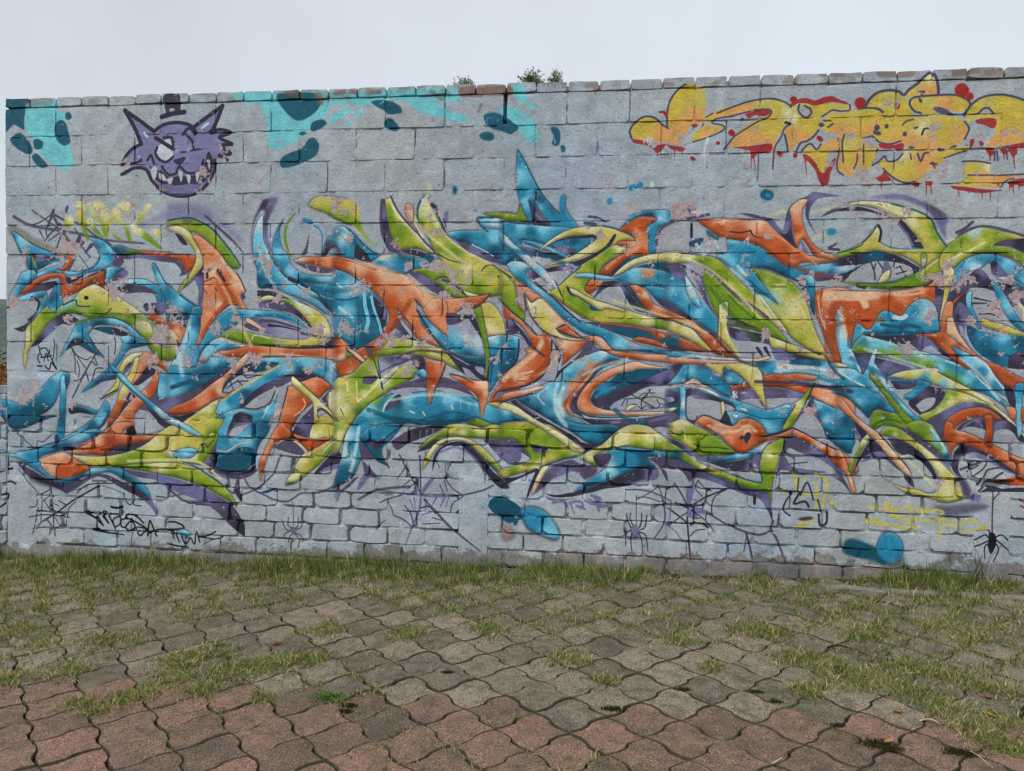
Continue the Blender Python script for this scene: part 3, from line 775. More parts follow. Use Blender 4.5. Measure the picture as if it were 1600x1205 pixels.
f p@20,35 k@40,45 p@80,46 k@130,60 v@143,74 : 14,31! 30,38 45,47 60,50 75,48 85,42 100,43 115,50 130,56 140,64 146,74 147,82! 140,72 128,63 110,53 95,45 85,47 70,57 62,61! 50,54 32,47 22,40
s~2%60 K 5 : 30,46 42,51 55,54
f b@60,47 l@90,38 b@110,42 b@135,55 B@72,46 B@118,46 : 50,46! 60,46 72,42 85,37 100,35 112,37 125,45 135,53 140,61 141,66! 130,57 118,49 105,41 95,41 80,44 65,51 55,50
f s@42,25 S@40,35 s@60,30 o@60,40 o@75,38 S@45,40 S@57,24 : 35,29! 57,22 62,23 73,30 85,38! 70,44 54,47! 48,43 40,35
i o 9 ~1.5 : 58,40 62,40
i S 1 : 37,30 43,38 52,47
f k@115,20 p@110,24 : 95,26! 108,17 125,14 145,10 130,20 115,25
f k@65,17 v@68,14 : 57,20! 70,13 86,9 75,15 62,21
f s@70,22 S@90,10 s@110,2 o@90,20 o@110,22 O@105,12 s@140,5 o@130,9 : 63,22! 80,15 95,5 108,-5 125,-5 114,4 128,7 145,4 160,-2! 158,3 145,9 125,14 108,17 97,25! 85,24 72,24
s~.6 O 1 : 72,18 90,18 105,12 107,4
f Y@70,27 y@90,30 g@125,32 y@105,27 Y@145,10 y@150,5 e@150,30 g@110,35 : 65,24! 85,26 105,25 125,20 140,12 150,3 162,-3 170,5 170,40 150,40 130,36 110,36 90,36 80,33
f p@120,42 v@155,55 v@190,65 p@210,80 k@225,92 : 112,37! 130,40 150,43 175,50 200,60 218,72 225,82 229,90 229,102! 215,90 200,75 180,65 160,57 145,48 128,45
f y@165,35 g@130,36 g@165,43 g@190,50 e@190,45 e@210,58 g@215,65 Y@150,33 : 105,35! 130,33 165,32 185,38 200,46 212,56 219,66 222,73! 210,64 195,56 175,48 150,42 125,38
s G .7 : 125,38 150,42 175,48 195,56 212,66 222,73
s K 1.8 : 79,78 89,83 97,90
s K 1.5 : 97,90 91,80 93,78 102,88
s K 1.5 : 102,88 96,78 100,78 108,92
s K 1.4 : 108,92 106,85 112,82 113,88 108,92
s K 1.2-.4 : 108,92 111,102
s K 2.2 : 104,73 109,74 114,73
s K 1.4 : 120,84 114,85 114,91 118,92
s K 1.6 : 121,87 118,92 122,95 126,92 124,87 121,87
s K 1.6 : 134,88 128,82 120,80 117,82 125,86 135,92 138,94
s K 1.4-.4 : 138,94 128,92 124,97 122,110
s K 1.5 : 127,93 131,100 137,94 138,99
s K 1.5 : 138,100 140,86 144,95 147,100
s K 1.6 : 139,97 150,94 162,95
s K 2-1 : 86,94 100,97 116,99
s K 2 : 0,40 6,38 11,37
s K 1.8 : 0,73 5,69 8,61 0,62
s k 1.4 : 2,51 10,49 15,51
@ 260 300
s~3%60 v 8 : 2,17 20,16 38,20
s~.6 p 1.5-2-.6 : 36,22 48,33 58,42 66,50 72,57
f o@15,60 : 0,58! 27,60 27,68 22,74 16,78! 18,72 12,64 0,62
f p : 0,63! 10,64 18,71 18,77 12,79! 14,74 8,67 0,66
f k : 8,39! 13,40 20,49 15,49
f k@30,75 v@28,82 : 30,70! 34,69 35,80 34,98 31,110 28,115! 30,95 28,86 26,83 20,88 13,92! 22,84 27,78
f G@20,25 g@30,30 e@25,36 y@15,36 g@55,50 g@65,68 e@45,45 e@30,38 : 0,27! 10,25 20,24 30,27 42,34 52,45 62,58 69,69! 66,72 60,70 52,61 46,54 38,45 28,38 20,38 10,35 0,34
s~.5 t 1.1 : 0,27 10,25 20,24 30,27 42,34 52,45 62,58 69,69
f Y@15,36 y@25,48 Y@30,60 y@25,72 e@12,94 : 0,33! 12,32 22,38 26,46 31,54 34,62 33,70 27,78 20,85 10,96! 14,87 20,80 25,71 28,62 26,54 20,46 13,40 0,35
f b@5,95 l@15,100 b@25,108 B@22,115 : 0,85! 8,93 12,95 20,101 28,106 32,112 30,128 20,130 0,120
s B 1 : 12,96 20,102 28,107
f t@10,116 k@12,126 : 0,113! 8,111 20,113 22,118 20,128 14,124 0,121
f s@30,50 s@40,60 S@43,75 s@40,90 S@65,85 o@56,95 o@52,85 S@50,105 o@55,104 s@36,110 s@45,116 s@72,110 s@35,125 S@82,122 : 24,40! 32,42 42,50 50,58 57,68 66,78 74,92! 73,95 70,95 69,98! 74,108 80,118 89,128! 85,127 78,122 72,114 66,106 60,104 54,108 48,114 42,124 34,136 27,148! 28,140 32,128 32,120 34,105 35,90 35,75 34,62 31,53 27,46
i o 5 ~1 : 49,76 54,90 62,100
i o 4 ~1 : 64,103 54,107 44,119 34,134
i S 3 ~1 : 52,62 62,76 72,90
s O .7 : 50,82 56,90 62,97
s k 1.8 : 38,80 38,75 41,72
s k 2 : 48,73 51,78 54,83
s k .7 : 35,84 40,82 44,80 48,83
s k .6 : 34,90 38,95
s k .6 : 45,90 48,93
s k .8 : 66,76 71,86 74,93
f p : 70,96 72,95 74,99 71,101
f~1.5 k@90,8 v@100,10 p@95,25 v@92,45 : 90,8! 95,6 104,6 100,16 96,25 95,38 97,50 102,60! 95,52 91,42 90,30 92,18 88,18 82,30 80,42 81,55 82,68! 80,55 79,40 82,25
f c@87,32 l@85,45 l@88,55 b@86,62 b@90,75 b@100,85 l@115,83 B@95,90 l@108,75 c@95,58 B@87,82 : 86,26! 90,22 90,35 91,46 96,56 100,64 105,72 112,80 122,88 135,96 145,104 153,115! 148,113 138,106 125,100 110,95 98,90 88,90 85,85 85,72 82,65 81,52 82,38
f B@108,28 b@104,45 l@106,58 b@108,68 l@115,75 b@130,78 l@150,78 B@130,83 : 110,24! 106,35 106,42 108,52 113,58 115,64 118,70 128,76 145,79 165,78 190,75! 165,85 150,86 135,85 122,84 112,78 104,68 100,60 100,48 104,35
f b@150,90 B@155,104 b@135,92 b@160,115 : 128,88! 140,86 160,86 170,90 170,125 155,113 142,100
f l@130,93 b@150,100 : 118,84! 135,92 150,98 168,101 168,103 150,101 135,97
s k 3-1 : 115,81 128,87 142,95
s k 1 : 142,96 148,103 155,112
s B .8 : 95,56 103,70 112,80
s g 1.2-2-1.2 : 120,20 113,30 111,42 113,52 116,60
s b 3 : 129,26 135,28
s b 1.2-.7 : 138,31 144,36 146,45 145,58
f p : 134,37! 133,48 131,58 126,59 130,52
f b@155,42 p@152,50 k@160,55 : 145,60! 150,45 154,41 165,45 165,52 155,52 148,60
f S@122,64 o@140,63 s@150,66 o@160,70 : 118,64! 130,61 145,61 165,61 165,74 150,72 138,68 125,66
f p@140,72 : 120,66! 138,69 155,74 150,76 135,74
f~.6 y@140,10 e@145,15 g@158,22 y@150,8 : 133,13! 138,6 150,4 165,6 175,12 175,30 160,26 148,19 140,17
f k@90,95 p@130,106 : 85,92! 98,93 112,97 128,103 140,112! 128,106 115,101 100,98 86,98
f b@100,112 l@80,111 b@75,120 b@62,116 : 50,116! 60,110 72,110 90,111 105,112 118,116 128,124 136,132! 128,128 118,122 105,118 88,117 70,122 58,128 46,138 36,146 28,152! 34,138 42,124
s k .8 : 66,106 58,106 50,113
f p@95,105 p@115,110 v@90,110 k@125,116 : 86,102! 100,101 112,104 122,110 132,120 137,130! 128,121 118,114 105,111 95,109 87,109
f Y@95,98 g@113,106 Y@125,110 y@140,118 Y@148,128 y@145,140 y@120,142 g@90,140 g@60,135 g@75,138 : 86,100! 95,97 105,99 120,102 135,108 146,115 152,124 153,134 146,142 130,146 110,146 90,144 75,142 60,138 50,135! 58,129 70,130 85,133 100,136 115,138 130,138 137,133 136,126 130,118 122,110 110,103 100,101 90,102
q 90 66 7 .8
q 95 70 6 .8
q 112 40 6 .6
q 84 105 8 .9
q 140 20 9 .8
q 8 108 8 .9
q 105 70 4 .8
q 113 85 5 .9
q 150 8 8 .8
q 45 72 9 .4
q 105 97 8 .6
q 130 95 6 .6
q 145 70 7 .6
@ 260 480
f V@110,20 v@90,12 p@80,18 : 70,16! 80,10 95,11 115,12 128,18 137,24! 135,28 125,30 105,28 90,24 78,21
s b .7 : 84,8 100,9 115,13 130,19
s p 2.5-1 : 88,13 100,13 115,17 125,20
s k 2.2-.6 : 96,17 108,18 125,22
s S 3-1.4 : 76,12 83,16 89,20
s Y .8 : 80,30 81,27 85,26 96,29
f o@5,16 S@10,22 s@13,30 o@14,18 : 0,13! 8,14 17,19 17,26 12,37! 8,26 0,20
f b@25,10 l@20,25 l@12,48 c@13,50 b@28,40 b@20,55 B@30,12 : 24,0! 33,0 31,12 30,25 28,35 30,42 28,55 15,58 4,55! 10,42 15,30 20,18
f y@3,30 m@1,32 g@3,46 Y@5,28 : 0,22! 6,24 10,33 10,42 6,49 -3,50 -8,40 -8,28
s k 1 : 9,28 11,40 8,48
s S 1.2 : -3,22 0,21 6,23 10,30
f b@10,65 l@5,75 t@30,70 B@40,62 b@55,52 l@45,50 l@60,50 B@50,58 : 0,62! 4,55 15,57 28,56 38,48 50,47 60,48 68,50! 62,56 55,62 45,70 30,76 15,82 0,87 -10,85 -8,68
s~1 t 3 : 5,75 25,68 45,60 58,54
f p@20,82 k@35,72 p@30,78 v@5,92 : 0,86! 20,80 40,68 55,58 60,58 50,68 40,77 25,86 10,95 0,100
f l@50,32 b@60,36 l@40,42 m@33,50 : 30,50! 35,40 42,32 50,29 58,33 69,37! 62,40 50,40 42,46 36,52
s S 1 : 45,31 52,29 62,34 75,37
s B 1 : 29,50 33,40 40,32
f s@50,43 o@65,44 o@80,40 s@100,43 o@120,40 s@150,45 o@140,40 : 48,42! 60,40 70,38 78,36 95,37 120,39 140,39 165,38 165,49 150,48 130,47 110,46 88,46 70,47 58,46
i S 1.2 ~.8 : 88,44 110,44 130,46 160,48
f k : 100,37! 118,39 140,38.5 165,39 165,34 158,28 150,33 140,37 120,37
f l@95,49 b@90,52 l@130,52 l@115,60 b@150,58 b@100,66 B@75,80 b@60,88 l@55,92 l@75,72 B@125,59 W@155,58 : 78,52! 90,48 110,47 135,47 155,50 165,60 170,80 158,77 150,70 142,64 128,61 118,62 108,66 95,74 82,84 70,92 60,102 50,105 45,103! 47,92 55,84 65,76 80,68 95,60 104,54 92,55
f t@85,52 k@75,58 : 76,53! 90,51 105,52 100,56 85,62 78,60 62,68 52,80! 54,72 62,62 70,56
f V : 53,79! 62,70 72,65 85,61 92,61 80,69 70,76 62,80
s k .9 : 56,76 65,70 76,69
s k .8 : 62,76 60,70
s k .8 : 72,74 66,68
s k .8 : 84,64 76,66 72,64
s y 1.3 : 105,55 92,62 75,72 60,82 52,88
f S@70,48 s@60,62 S@50,78 o@45,82 s@35,85 o@10,97 o@20,93 : 74,44! 80,42 74,52 66,60 58,66 54,72 52,80 56,82 62,80! 55,84 48,86 40,91 28,97 12,101 2,100! 5,94 18,89 30,82 40,74 48,68 56,62 66,52
s k .7 : 53,79 58,80 64,77
f k : 0,102! 12,102 28,98 22,105 15,108
f Y@40,96 y@35,105 y@20,108 e@45,100 y@5,118 g@42,118 y@30,112 e@40,135 y@10,130 Y@5,135 y@30,130 : 15,108! 28,99 48,87 46,100 58,103 56,118 48,130 40,145 30,147 10,142 -8,140 -8,128 10,118
f c@10,106 l@20,112 : -2,101! 8,105 20,111 30,118 34,121! 22,118 10,111 -2,107
f b@50,100 l@58,98 b@90,98 l@93,97 B@92,112 b@55,125 l@60,122 l@75,125 t@60,145 t@75,140 B@70,150 B@88,128 : 45,104! 60,97 70,95 80,97 92,95 101,87! 102,96 98,108 95,118 88,126 84,136 80,146 74,153 60,155 48,152 44,146! 45,132 48,118 54,105
f k@65,102 w@65,116 k@60,112 v@75,108 k@78,103 : 63,101! 70,98 80,102 79,108 72,116 62,122 55,124! 57,116 60,108
f w : 59,121! 62,114 70,111 77,110 70,117 62,122
s c .8 : 95,92 92,100 89,104
f k@85,70 k@75,90 p@105,68 p@98,74 : 68,95! 78,82 92,72 106,66 116,63 118,68 108,74 100,76 88,82 78,90 72,94
f w : 73,94! 82,86 92,80 102,77 98,88 88,94 80,95
s k .9 : 73,94 84,95 96,90 102,78
f w : 103,78! 113,73 110,85 104,105 98,122 95,122 100,105 102,90
s b 1 : 104,82 102,90
f s@120,80 o@135,90 s@108,95 o@125,85 s@105,115 o@110,112 : 114,74! 122,74 130,80 138,88! 125,100 118,110 112,120 104,123 100,122! 106,105 110,90
s S .9 : 128,86 130,91 126,97 119,102
s k .7 : 114,74 110,90 105,106
f s@135,70 o@148,77 : 124,70! 130,67 140,65 150,70 154,75! 148,80 142,85 132,77
f k@140,63 p@155,72 k@125,65 : 116,63! 128,61 142,64 150,69 156,76 150,84 152,94 145,86! 154,75 148,68 138,66 125,70
f Y@158,82 Y@165,100 : 152,80! 158,77 170,78 175,115 165,110 158,102 152,94
f p@130,100 v@125,108 k@120,115 : 138,92! 138,105 135,115 132,122 115,122! 120,112 128,102
f y@140,110 y@155,115 Y@138,120 : 138,107! 150,100 165,106 175,115 170,125 150,130 138,132 134,120
f Y@120,68 y@130,76 Y@140,88 y@138,110 : 117,64! 122,68 132,77 142,86 152,96 160,106 165,112! 158,105 148,97 142,95 141,102 143,107 138,107! 138,98 137,89 128,81 118,72
s k 1.2 : 142,97 145,95 150,98 158,106
q 65 18 9 .95
q 12 8 8 .8
q 45 20 7 .9
q 60 55 8 .9
q 82 48 6 .9
q 110 55 9 .9
q 147 52 7 .7
q 3 32 5 .8
q 142 24 10 .8
q 45 42 7 .9
q 65 88 7 .8
q 75 58 8 .8
q 90 22 5 .8
q 20 50 7 .6
q 55 27 5 .8
q 100 30 5 .8
q 30 66 9 .4
q 96 55 5 .8
q 135 62 7 .5
q 25 38 5 .7
q 104 76 4 .8
@ 260 670
s k 2 : 45,20 44,33 50,40 62,43 75,41 82,35
f t : 50,27! 62,21 72,17 82,20 80,34 70,38 52,38 46,33
s S .8 : 47,20 56,21 66,15 74,12 79,7
f l@15,22 : 5,22! 18,18 28,20 25,27 10,27
f g@42,15 g@33,28 Y@25,26 e@40,8 : 38,8! 42,4 47,5 46,14 40,24 33,33! 22,32 12,29! 24,27 30,20 34,14
s k .7 : 31,15 36,14 38,17 44,10
f k@42,30 v@38,29 : 47,10! 46,20 44,34 50,40 62,43 76,42 84,34! 82,42 70,47 55,46 42,42 34,33! 40,26
s~1 v 2 : 38,28 40,31
s~1 v 2 : 45,42 58,46
s t .8 : 12,29 26,35 42,45 54,54 62,60
s K 1.5-2 : 0,87 8,87 15,90 16,93 8,94 0,94
s K 1.4 : 5,95 7,102
s K 1.4 : 7,96 10,101 12,106
s K 1.3 : 14,100 18,108 22,102 26,108 27,98
s K 1.3 : 28,96 31,106
s K 1.4 : 46,96 38,100 30,101
s K 1.2-.6 : 30,101 45,103 51,102 42,104 35,108
s K 1.6 : 1,107 8,109 20,111
f~1 l : 10,96! 16,94 22,98 18,102
f o@110,8 o@135,12 s@92,25 o@90,35 s@100,12 s@88,45 : 108,-6! 112,-2 118,4 130,8 140,10 150,8 148,18 140,28! 134,22 125,13 115,9 108,10 100,16 95,25 92,35 89,45 88,50! 87,40 88,30 93,18 98,8 102,0
f p@110,15 : 100,18! 108,12 116,11 124,16 130,24 120,24 110,21
f y@145,15 Y@128,28 Y@118,45 e@135,35 g@140,35 g@150,22 G@118,53 s@143,14 : 165,0! 160,4 150,12 140,18 132,22 128,24 122,32 118,40 113,48 112,53! 122,50 132,42 142,34 152,24 162,14 172,5
s c .7 : 160,8 152,16 146,22
s S .8 : 100,14 110,10 120,12 130,20 133,28
s s .8 : 130,22 133,28 132,36
f k@150,32 : 160,18! 150,28 138,42 145,41 152,36 165,30
f v : 142,41! 150,36 160,33 165,36
s~.4 p 1.2 : 72,44 78,55 90,61 100,66 112,68 120,64 126,60 140,60 150,57 162,50
s~.4 p 1.1 : 70,62 82,57 92,50 100,42 105,30 107,24
f t : 86,60! 95,57 104,55 95,60
s p 1.5 : 0,55 10,63 20,69 40,71
s~.5 p 1 : 0,64 15,61
s p 1.6 : 63,60 65,52 67,48 67,60
f k : 63,58! 68,55 70,68 68,66
s p .6 : 118,68 119,90
f~.4 v : 117,92 120,92 122,95 121,99 118,98
s p .8 : 117,94 113,95 110,90 108,85
s p .8 : 118,93 114,90 114,83
s p .8 : 121,93 123,90 123,83
s p .8 : 122,94 126,92 127,87
s p .8 : 117,96 111,98 110,103
s p .8 : 118,98 115,101 114,106
s p .8 : 121,98 126,100 127,106
s p .8 : 120,98 124,104 123,111
q 145 110 4 .4
q 68 46 6 .6
@ 520 300
f m@3,10 y@10,14 g@10,23 g@20,30 y@22,20 e@30,40 : -8,8! 0,6 10,6 20,9 24,14 25,22 26,30 33,43 42,52! 32,45 22,34 12,27 0,23 -10,20
f b@5,38 c@10,42 b@15,55 l@12,35 b@25,45 b@38,56 B@20,45 : -4,36! 8,32 18,37 28,48 38,56 44,59 44,63 35,66! 28,58 22,50 20,62 10,62 4,52 0,48
s B .9 : 12,33 20,40 30,51 42,59
f k : 21,48! 30,56 36,66 25,64 20,60
f p : -6,50! 2,48 8,60 0,59
f b@45,66 c@46,62 B@70,58 b@80,65 B@95,67 b@65,72 : 36,66! 45,60 55,57 65,58 80,62 92,62 100,66 102,70! 92,72 78,73 72,75 65,78! 52,73 44,70
f k@75,56 t@95,63 : 60,55! 74,54 86,57 98,62 103,68 98,69 85,62 70,58
s~1 S 2 : 44,62 52,59
f v@47,20 p@50,40 k@48,32 p@56,52 p@46,8 : 45,6! 50,8 50,18 53,32 57,45 62,55 67,65! 60,58 52,55 46,42 44,30 44,15
s~1 p 2-1 : 46,14 45,30 49,44 57,54
f y@50,8 g@55,25 g@62,40 e@70,48 y@80,44 Y@60,20 y@90,55 g@75,52 g@54,18 : 49,6! 54,8 60,20 70,32 80,42 90,50 98,58! 88,56 78,53 62,54! 56,44 52,30 50,18
s Y 1.8 : 53,7 60,20 70,31 80,42 92,54
s p 1.4 : 54,4 60,16 68,27 78,37 88,49 100,60 115,66
s W .8 : 70,32 80,43 93,56
f s@71,18 m@75,28 : 68,11! 74,13 75,24 80,34 78,38! 70,28
s Y 1.4 : 75,26 79,33 84,42
f c@84,8 Y@85,12 Y@93,22 y@88,32 g@82,30 e@95,45 y@100,48 g@115,55 y@130,60 g@100,52 y@140,68 e@150,75 e@115,79 y@150,85 g@135,92 g@85,75 g@100,82 y@108,65 g@90,42 Y@125,73 g@155,95 : 82,8! 90,1 88,10 92,18 100,30 106,40 116,50 130,58 145,66 160,73! 175,80 180,95 160,96 148,98! 140,97 127,98! 118,90 110,84 103,80 96,84 105,93 118,101! 100,92 88,80 74,73! 85,71 100,71 103,68! 100,62 95,55! 90,45 84,35 80,28 79,15
s~.5 t 1.3 : 82,8 79,18 80,28 84,34
s~1.2 Y 3 : 87,8 92,20 98,32
s Y .9 : 106,41 116,50 130,58 145,66 160,73
s k .7 : 98,58 110,64 120,66
s k 1.2 : 103,82 115,88 125,98
f g@108,92 g@118,96 : 95,82! 105,85 115,92 125,98 116,99 106,94
f v@85,80 p@100,95 p@75,76 : 70,75! 80,76 95,84 105,92 112,99! 100,97 88,90 78,82
f Y : 122,92! 130,95 137,97 127,98
s k .8 : 139,74 144,69 151,69 158,76
s K 1.8 : 155,79 155,79.5
s~1 k 3 : 93,12 97,16
s k 1.5-.8 : 97,20 102,30 106,38
s~1 v 3 : 106,20 106,27
s p 1 : 103,25 106,33
f b@115,40 l@110,38 B@150,55 b@140,45 l@150,42 B@120,45 : 106,38! 120,36 132,36 142,35 138,26 136,24 150,25 165,28 175,34 175,66 165,64 150,62! 140,55 128,49 115,45
f l@145,26 c@150,28 : 137,26! 148,24 165,27 165,34 150,34 140,32
f g@155,22 : 140,20! 155,19 168,20 168,26 150,23
s B 1.1 : 150,24 135,24 138,31 145,37
s c .7 : 130,49 142,55 150,60
f p@125,50 v@130,53 p@155,66 : 115,46! 128,49 140,55 152,62 160,65 168,70 150,66 135,60 125,55
f b@5,78 l@15,90 c@18,92 b@20,100 b@5,105 l@12,112 B@35,105 b@10,120 t@46,110 B@30,140 b@20,130 : -12,74! 0,72 15,77 25,84 34,91 44,101 50,112 50,120 48,130 46,138 40,141 30,147 22,147 10,138 -6,128
s~.5 c 1.5 : 4,86 12,92 22,92
s~.5 B 1 : 0,100 12,101 24,98
s~.8 c 2 : 6,108 14,114 18,117
f k@42,108 : 34,95! 44,103 50,112 50,120 46,128 40,112
s l 2.6 : 29,96 30,106 33,120 31,128
s l 1.8 : 36,98 38,108 43,122 46,135
s B .7 : 27,96 28,108 30,120
s v 2 : 49,110 48,118
f S@25,66 S@50,76 s@65,80 o@35,85 o@5,68 s@70,95 o@55,105 s@85,100 S@90,105 o@130,102 o@90,92 s@115,106 o@60,118 o@50,130 s@70,122 s@90,130 o@72,130 S@68,81 : -6,61! 12,62 25,66 40,72 55,76 68,78 76,86 83,93 95,97 108,100 125,99 140,97 147,95! 140,104 132,108 122,109 112,116 106,122 107,133! 100,128 90,118 82,105 77,100! 80,112 88,124 95,134 100,146! 92,142 80,138 74,130 66,120 62,112! 61,120 55,130 48,140 46,138! 48,130 53,120 52,112 45,100 35,90 25,83 15,76 0,70
s O .7 : 0,62 14,64 26,68 40,73
s k .9 : 147,95 140,104 131,109
s p 1 : 83,92 84,98
s k .8 : 76,100 82,107
f p : 59,106! 64,112 72,122 78,130 70,122 62,114
q 119 79 11 1
q 100 40 6 .7
q 98 68 7 .8
q 85 68 6 .9
q 92 69 6 .9
q 72 70 5 .9
q 16 16 6 .8
q 2 10 7 .8
q 73 20 6 .6
q 86 13 5 .6
q 90 23 5 .6
q 99 18 5 1
q 58 48 6 .6
q 12 40 7 .6
q 22 88 9 .7
q 35 96 7 .7
q 65 95 8 .5
q 124 110 7 1
q 130 35 9 .5
q 104 97 5 .8
q 125 88 6 .6
q 12 112 7 .7
q 145 72 9 .5
q 28 56 6 .5
q 100 58 5 .7
q 88 75 5 .6
@ 520 480
f p@65,18 v@60,25 k@70,26 : 60,8! 66,18 74,28 78,31 68,30 56,27 50,32! 56,20
f o@40,32 o@20,45 o@10,58 s@15,62 O@5,56 : 48,22! 44,27 30,36 15,45 2,54! 6,64 15,64 25,58 35,48 42,38
f o@3,30 s@10,36 S@8,46 o@5,42 : 0,28! 6,28 14,36 12,38! 13,48 0,52 -6,50 -6,35
f S : 12,38! 20,41 30,50 36,58! 28,53 18,45
s k .7 : 13,39 20,46 36,58
f k : 14,36! 20,35 18,40
f g : 13,42! 18,45 13,47
f b@2,70 l@5,75 : -2,55! 2,58 8,72 14,87! 6,80 -4,72
s B .8 : 0,56 8,70 14,87
f y@8,70 Y@3,85 Y@10,95 y@20,85 g@25,66 g@40,42 y@55,32 Y@80,35 Y@95,38 y@110,46 g@60,42 e@85,43 g@120,58 e@35,80 Y@45,68 y@62,56 g@80,60 g@60,70 g@32,92 G@25,98 y@15,105 g@28,74 Y@30,80 g@2,115 Y@5,118 : 6,65! 18,62 25,55 33,48 38,42 46,38 52,31 62,29 75,31 90,35 104,40 115,48 122,56 125,63! 112,56 100,50 85,46 70,44 55,45 43,46! 42,55 45,75! 55,65 65,55 72,56 82,60! 72,68 60,74 50,80 38,88 28,98 18,108 10,122 5,135 -5,140 -5,118 -6,80
s e 1 : 50,41 70,39 90,40 110,48
f V@48,56 v@60,50 p@55,47 p@68,48 : 44,47! 55,46 66,46 74,48 68,52 58,56 46,62 44,55
f p@75,52 k@80,56 : 70,46! 84,46 87,60 82,60 74,53
f p : 28,65! 38,64 42,66 36,72 28,71
s k .8 : 38,48 41,58 46,76
s t .8 : 42,50 45,68 47,77
s Y 1.5 : 13,70 14,78
s Y 1 : 22,70 23,88
s~.6 Y 1.6 : 24,88 35,78 46,67 60,57
s K 1-.5 : 7,95 10,101
s K .8 : 0,101 5,107
s k .7 : 44,61 55,55 65,52
f p@75,70 p@85,72 : 55,77! 65,72 80,67 88,66 88,76 75,75 62,78
f p@110,72 p@100,70 p@125,78 : 97,75! 100,66 112,68 125,76 134,85! 118,79
f b@80,62 l@85,60 : 76,62! 84,58 88,62 86,67
f b@45,90 l@58,83 t@60,90 l@70,85 b@80,90 b@95,95 l@110,85 B@100,104 b@130,90 b@50,102 l@35,95 g@42,88 b@120,95 B@120,105 l@140,90 b@160,98 b@25,108 c@13,120 c@11,135 b@20,130 B@10,155 b@30,118 l@38,118 B@5,165 B@60,108 : 28,97! 38,88 50,82 62,80 72,80 80,78 88,79 92,92! 97,79 110,80 125,83 135,87 137,92 138,106! 145,90 160,95 175,98 175,108 150,110 135,104 125,106! 110,110 95,110 80,110 70,108 60,114 50,122 42,128 30,136 25,145 18,160 8,166 -2,172! 2,160 8,140 12,120 20,106
s B .8 : 48,84 60,80 72,80 88,78
s B .8 : 98,78 112,80 126,83 136,88
f V@70,80 w@60,88 : 55,80! 64,76 80,75 88,76 88,78 78,79 72,81 66,88! 64,83 58,81
f w : 100,75! 115,77 132,84 118,82 100,78
s~.7 c 1.6 : 47,97 50,90 56,85 62,83
f p@55,90 k@62,84 : 48,97! 52,89 60,82 64,83 62,89 54,95
s~1%60 c 2 : 102,82 115,86 135,92
s~.6%60 c 1-.3 : 105,84 104,90
s~.6%60 c 1-.3 : 112,85 111,93
s~.6%60 c 1-.3 : 120,87 119,96
s~.6%60 c 1-.3 : 128,89 127,96
s~.6%60 c 1-.3 : 134,90 133,97
s c 1 : 72,97 76,99
s c 1 : 84,98 86,101
s W 1.2 : 111,92 112,95
s~.4 B 1 : 80,106 95,102 112,98 128,101
f o@92,58 s@98,56 O@92,70 s@95,80 s@101,55 : 86,48! 96,50 105,53 101,66 95,78 90,92! 88,75 88,58
s k .8 : 105,53 101,66 95,78
f k@120,55 k@140,60 : 104,40! 115,47 128,54 142,54 148,60 147,76 144,72 128,66 120,60
f V@128,62 w@138,69 : 121,56! 128,59 134,65 140,69 134,69 126,66
f V : 133,56 139,55 142,60 142,64 136,61
f s@112,64 o@125,72 S@142,72 o@138,82 s@140,95 S@143,80 : 108,62! 120,65 135,69 145,70 146,80 142,95 138,106! 138,92 134,82 126,76 118,70
s k .7 : 110,63 120,65 131,71
f b@88,15 l@95,22 b@105,30 b@110,35 : 80,4! 86,9 95,18 108,27 112,38 106,40! 98,32 90,24 83,14
s k 1.2 : 78,2 85,13 93,26 104,40
f s@103,20 s@95,12 : 84,2! 95,-8 106,-4 107,18 108,27 98,20 90,12
f V@120,15 V@130,22 W@125,28 l@115,32 b@120,38 B@125,45 c@135,32 b@112,36 : 107,15! 118,12 125,11 132,20 139,28 142,38 143,46 130,46 115,42 108,36 108,25
f p@112,10 k@130,13 : 106,5! 115,6 125,7 132,8 138,22 142,34! 134,22 126,11 118,15 107,16
f B@125,50 t@135,48 : 105,41! 120,44 135,46 143,46 143,55 130,54 118,50
s V .7 : 106,41 115,47 127,54
f g@136,5 g@142,30 g@143,50 : 132,3! 139,0 142,15 144,28 146,42 145,55 144,66! 142,66 143,50 141,35 137,18
f y@145,5 Y@150,20 y@156,15 S@148,28 : 139,-3! 148,-4 156,5 160,15 160,27 145,27! 143,18
f c@150,28 l@155,30 b@150,40 b@155,50 B@149,48 b@165,40 : 145,28! 159,26 170,28 175,60 160,60 150,75 146,80! 146,60 147,42
s c 1 : 157,36 153,50
s B 1 : 149,52 147,72
f o@150,85 s@155,70 o@160,85 : 146,91! 149,82 156,72 165,64 178,66 170,84 158,88
f v@157,81 : 150,85! 154,79 162,78 160,82 155,85
s k .8 : 150,85 154,79 162,78
f y : 145,90! 155,89 168,91 168,96 155,94
f g@130,106 : 124,108! 132,104 140,106 150,110 160,114 175,120 165,122 148,116 135,112
q 15 18 9 .9
q 28 22 7 .9
q 50 30 9 1
q 70 32 7 .9
q 82 34 5 .8
q 92 36 5 .8
q 74 52 8 1
q 68 60 6 .9
q 103 34 6 .9
q 90 24 6 .8
q 124 34 6 .8
q 150 48 6 .9
q 122 4 8 .9
q 155 64 5 .6
q 30 44 5 .7
q 12 58 4 .3
q 95 52 6 .6
q 62 8 5 .6
q 38 12 5 .6
q 52 58 4 .6
@ 520 670
f p@70,5 k@78,3 p@62,16 : 54,12! 70,2 85,-2 105,-4 95,4 80,10 70,14 60,20
s~.5%70 c .6-.3 : 82,2 81,9
s~.5%70 c .6-.3 : 88,1 87,8
s~.5%70 c .6-.3 : 94,0 93,6
f k@85,18 : 78,22! 90,12 102,10 92,18
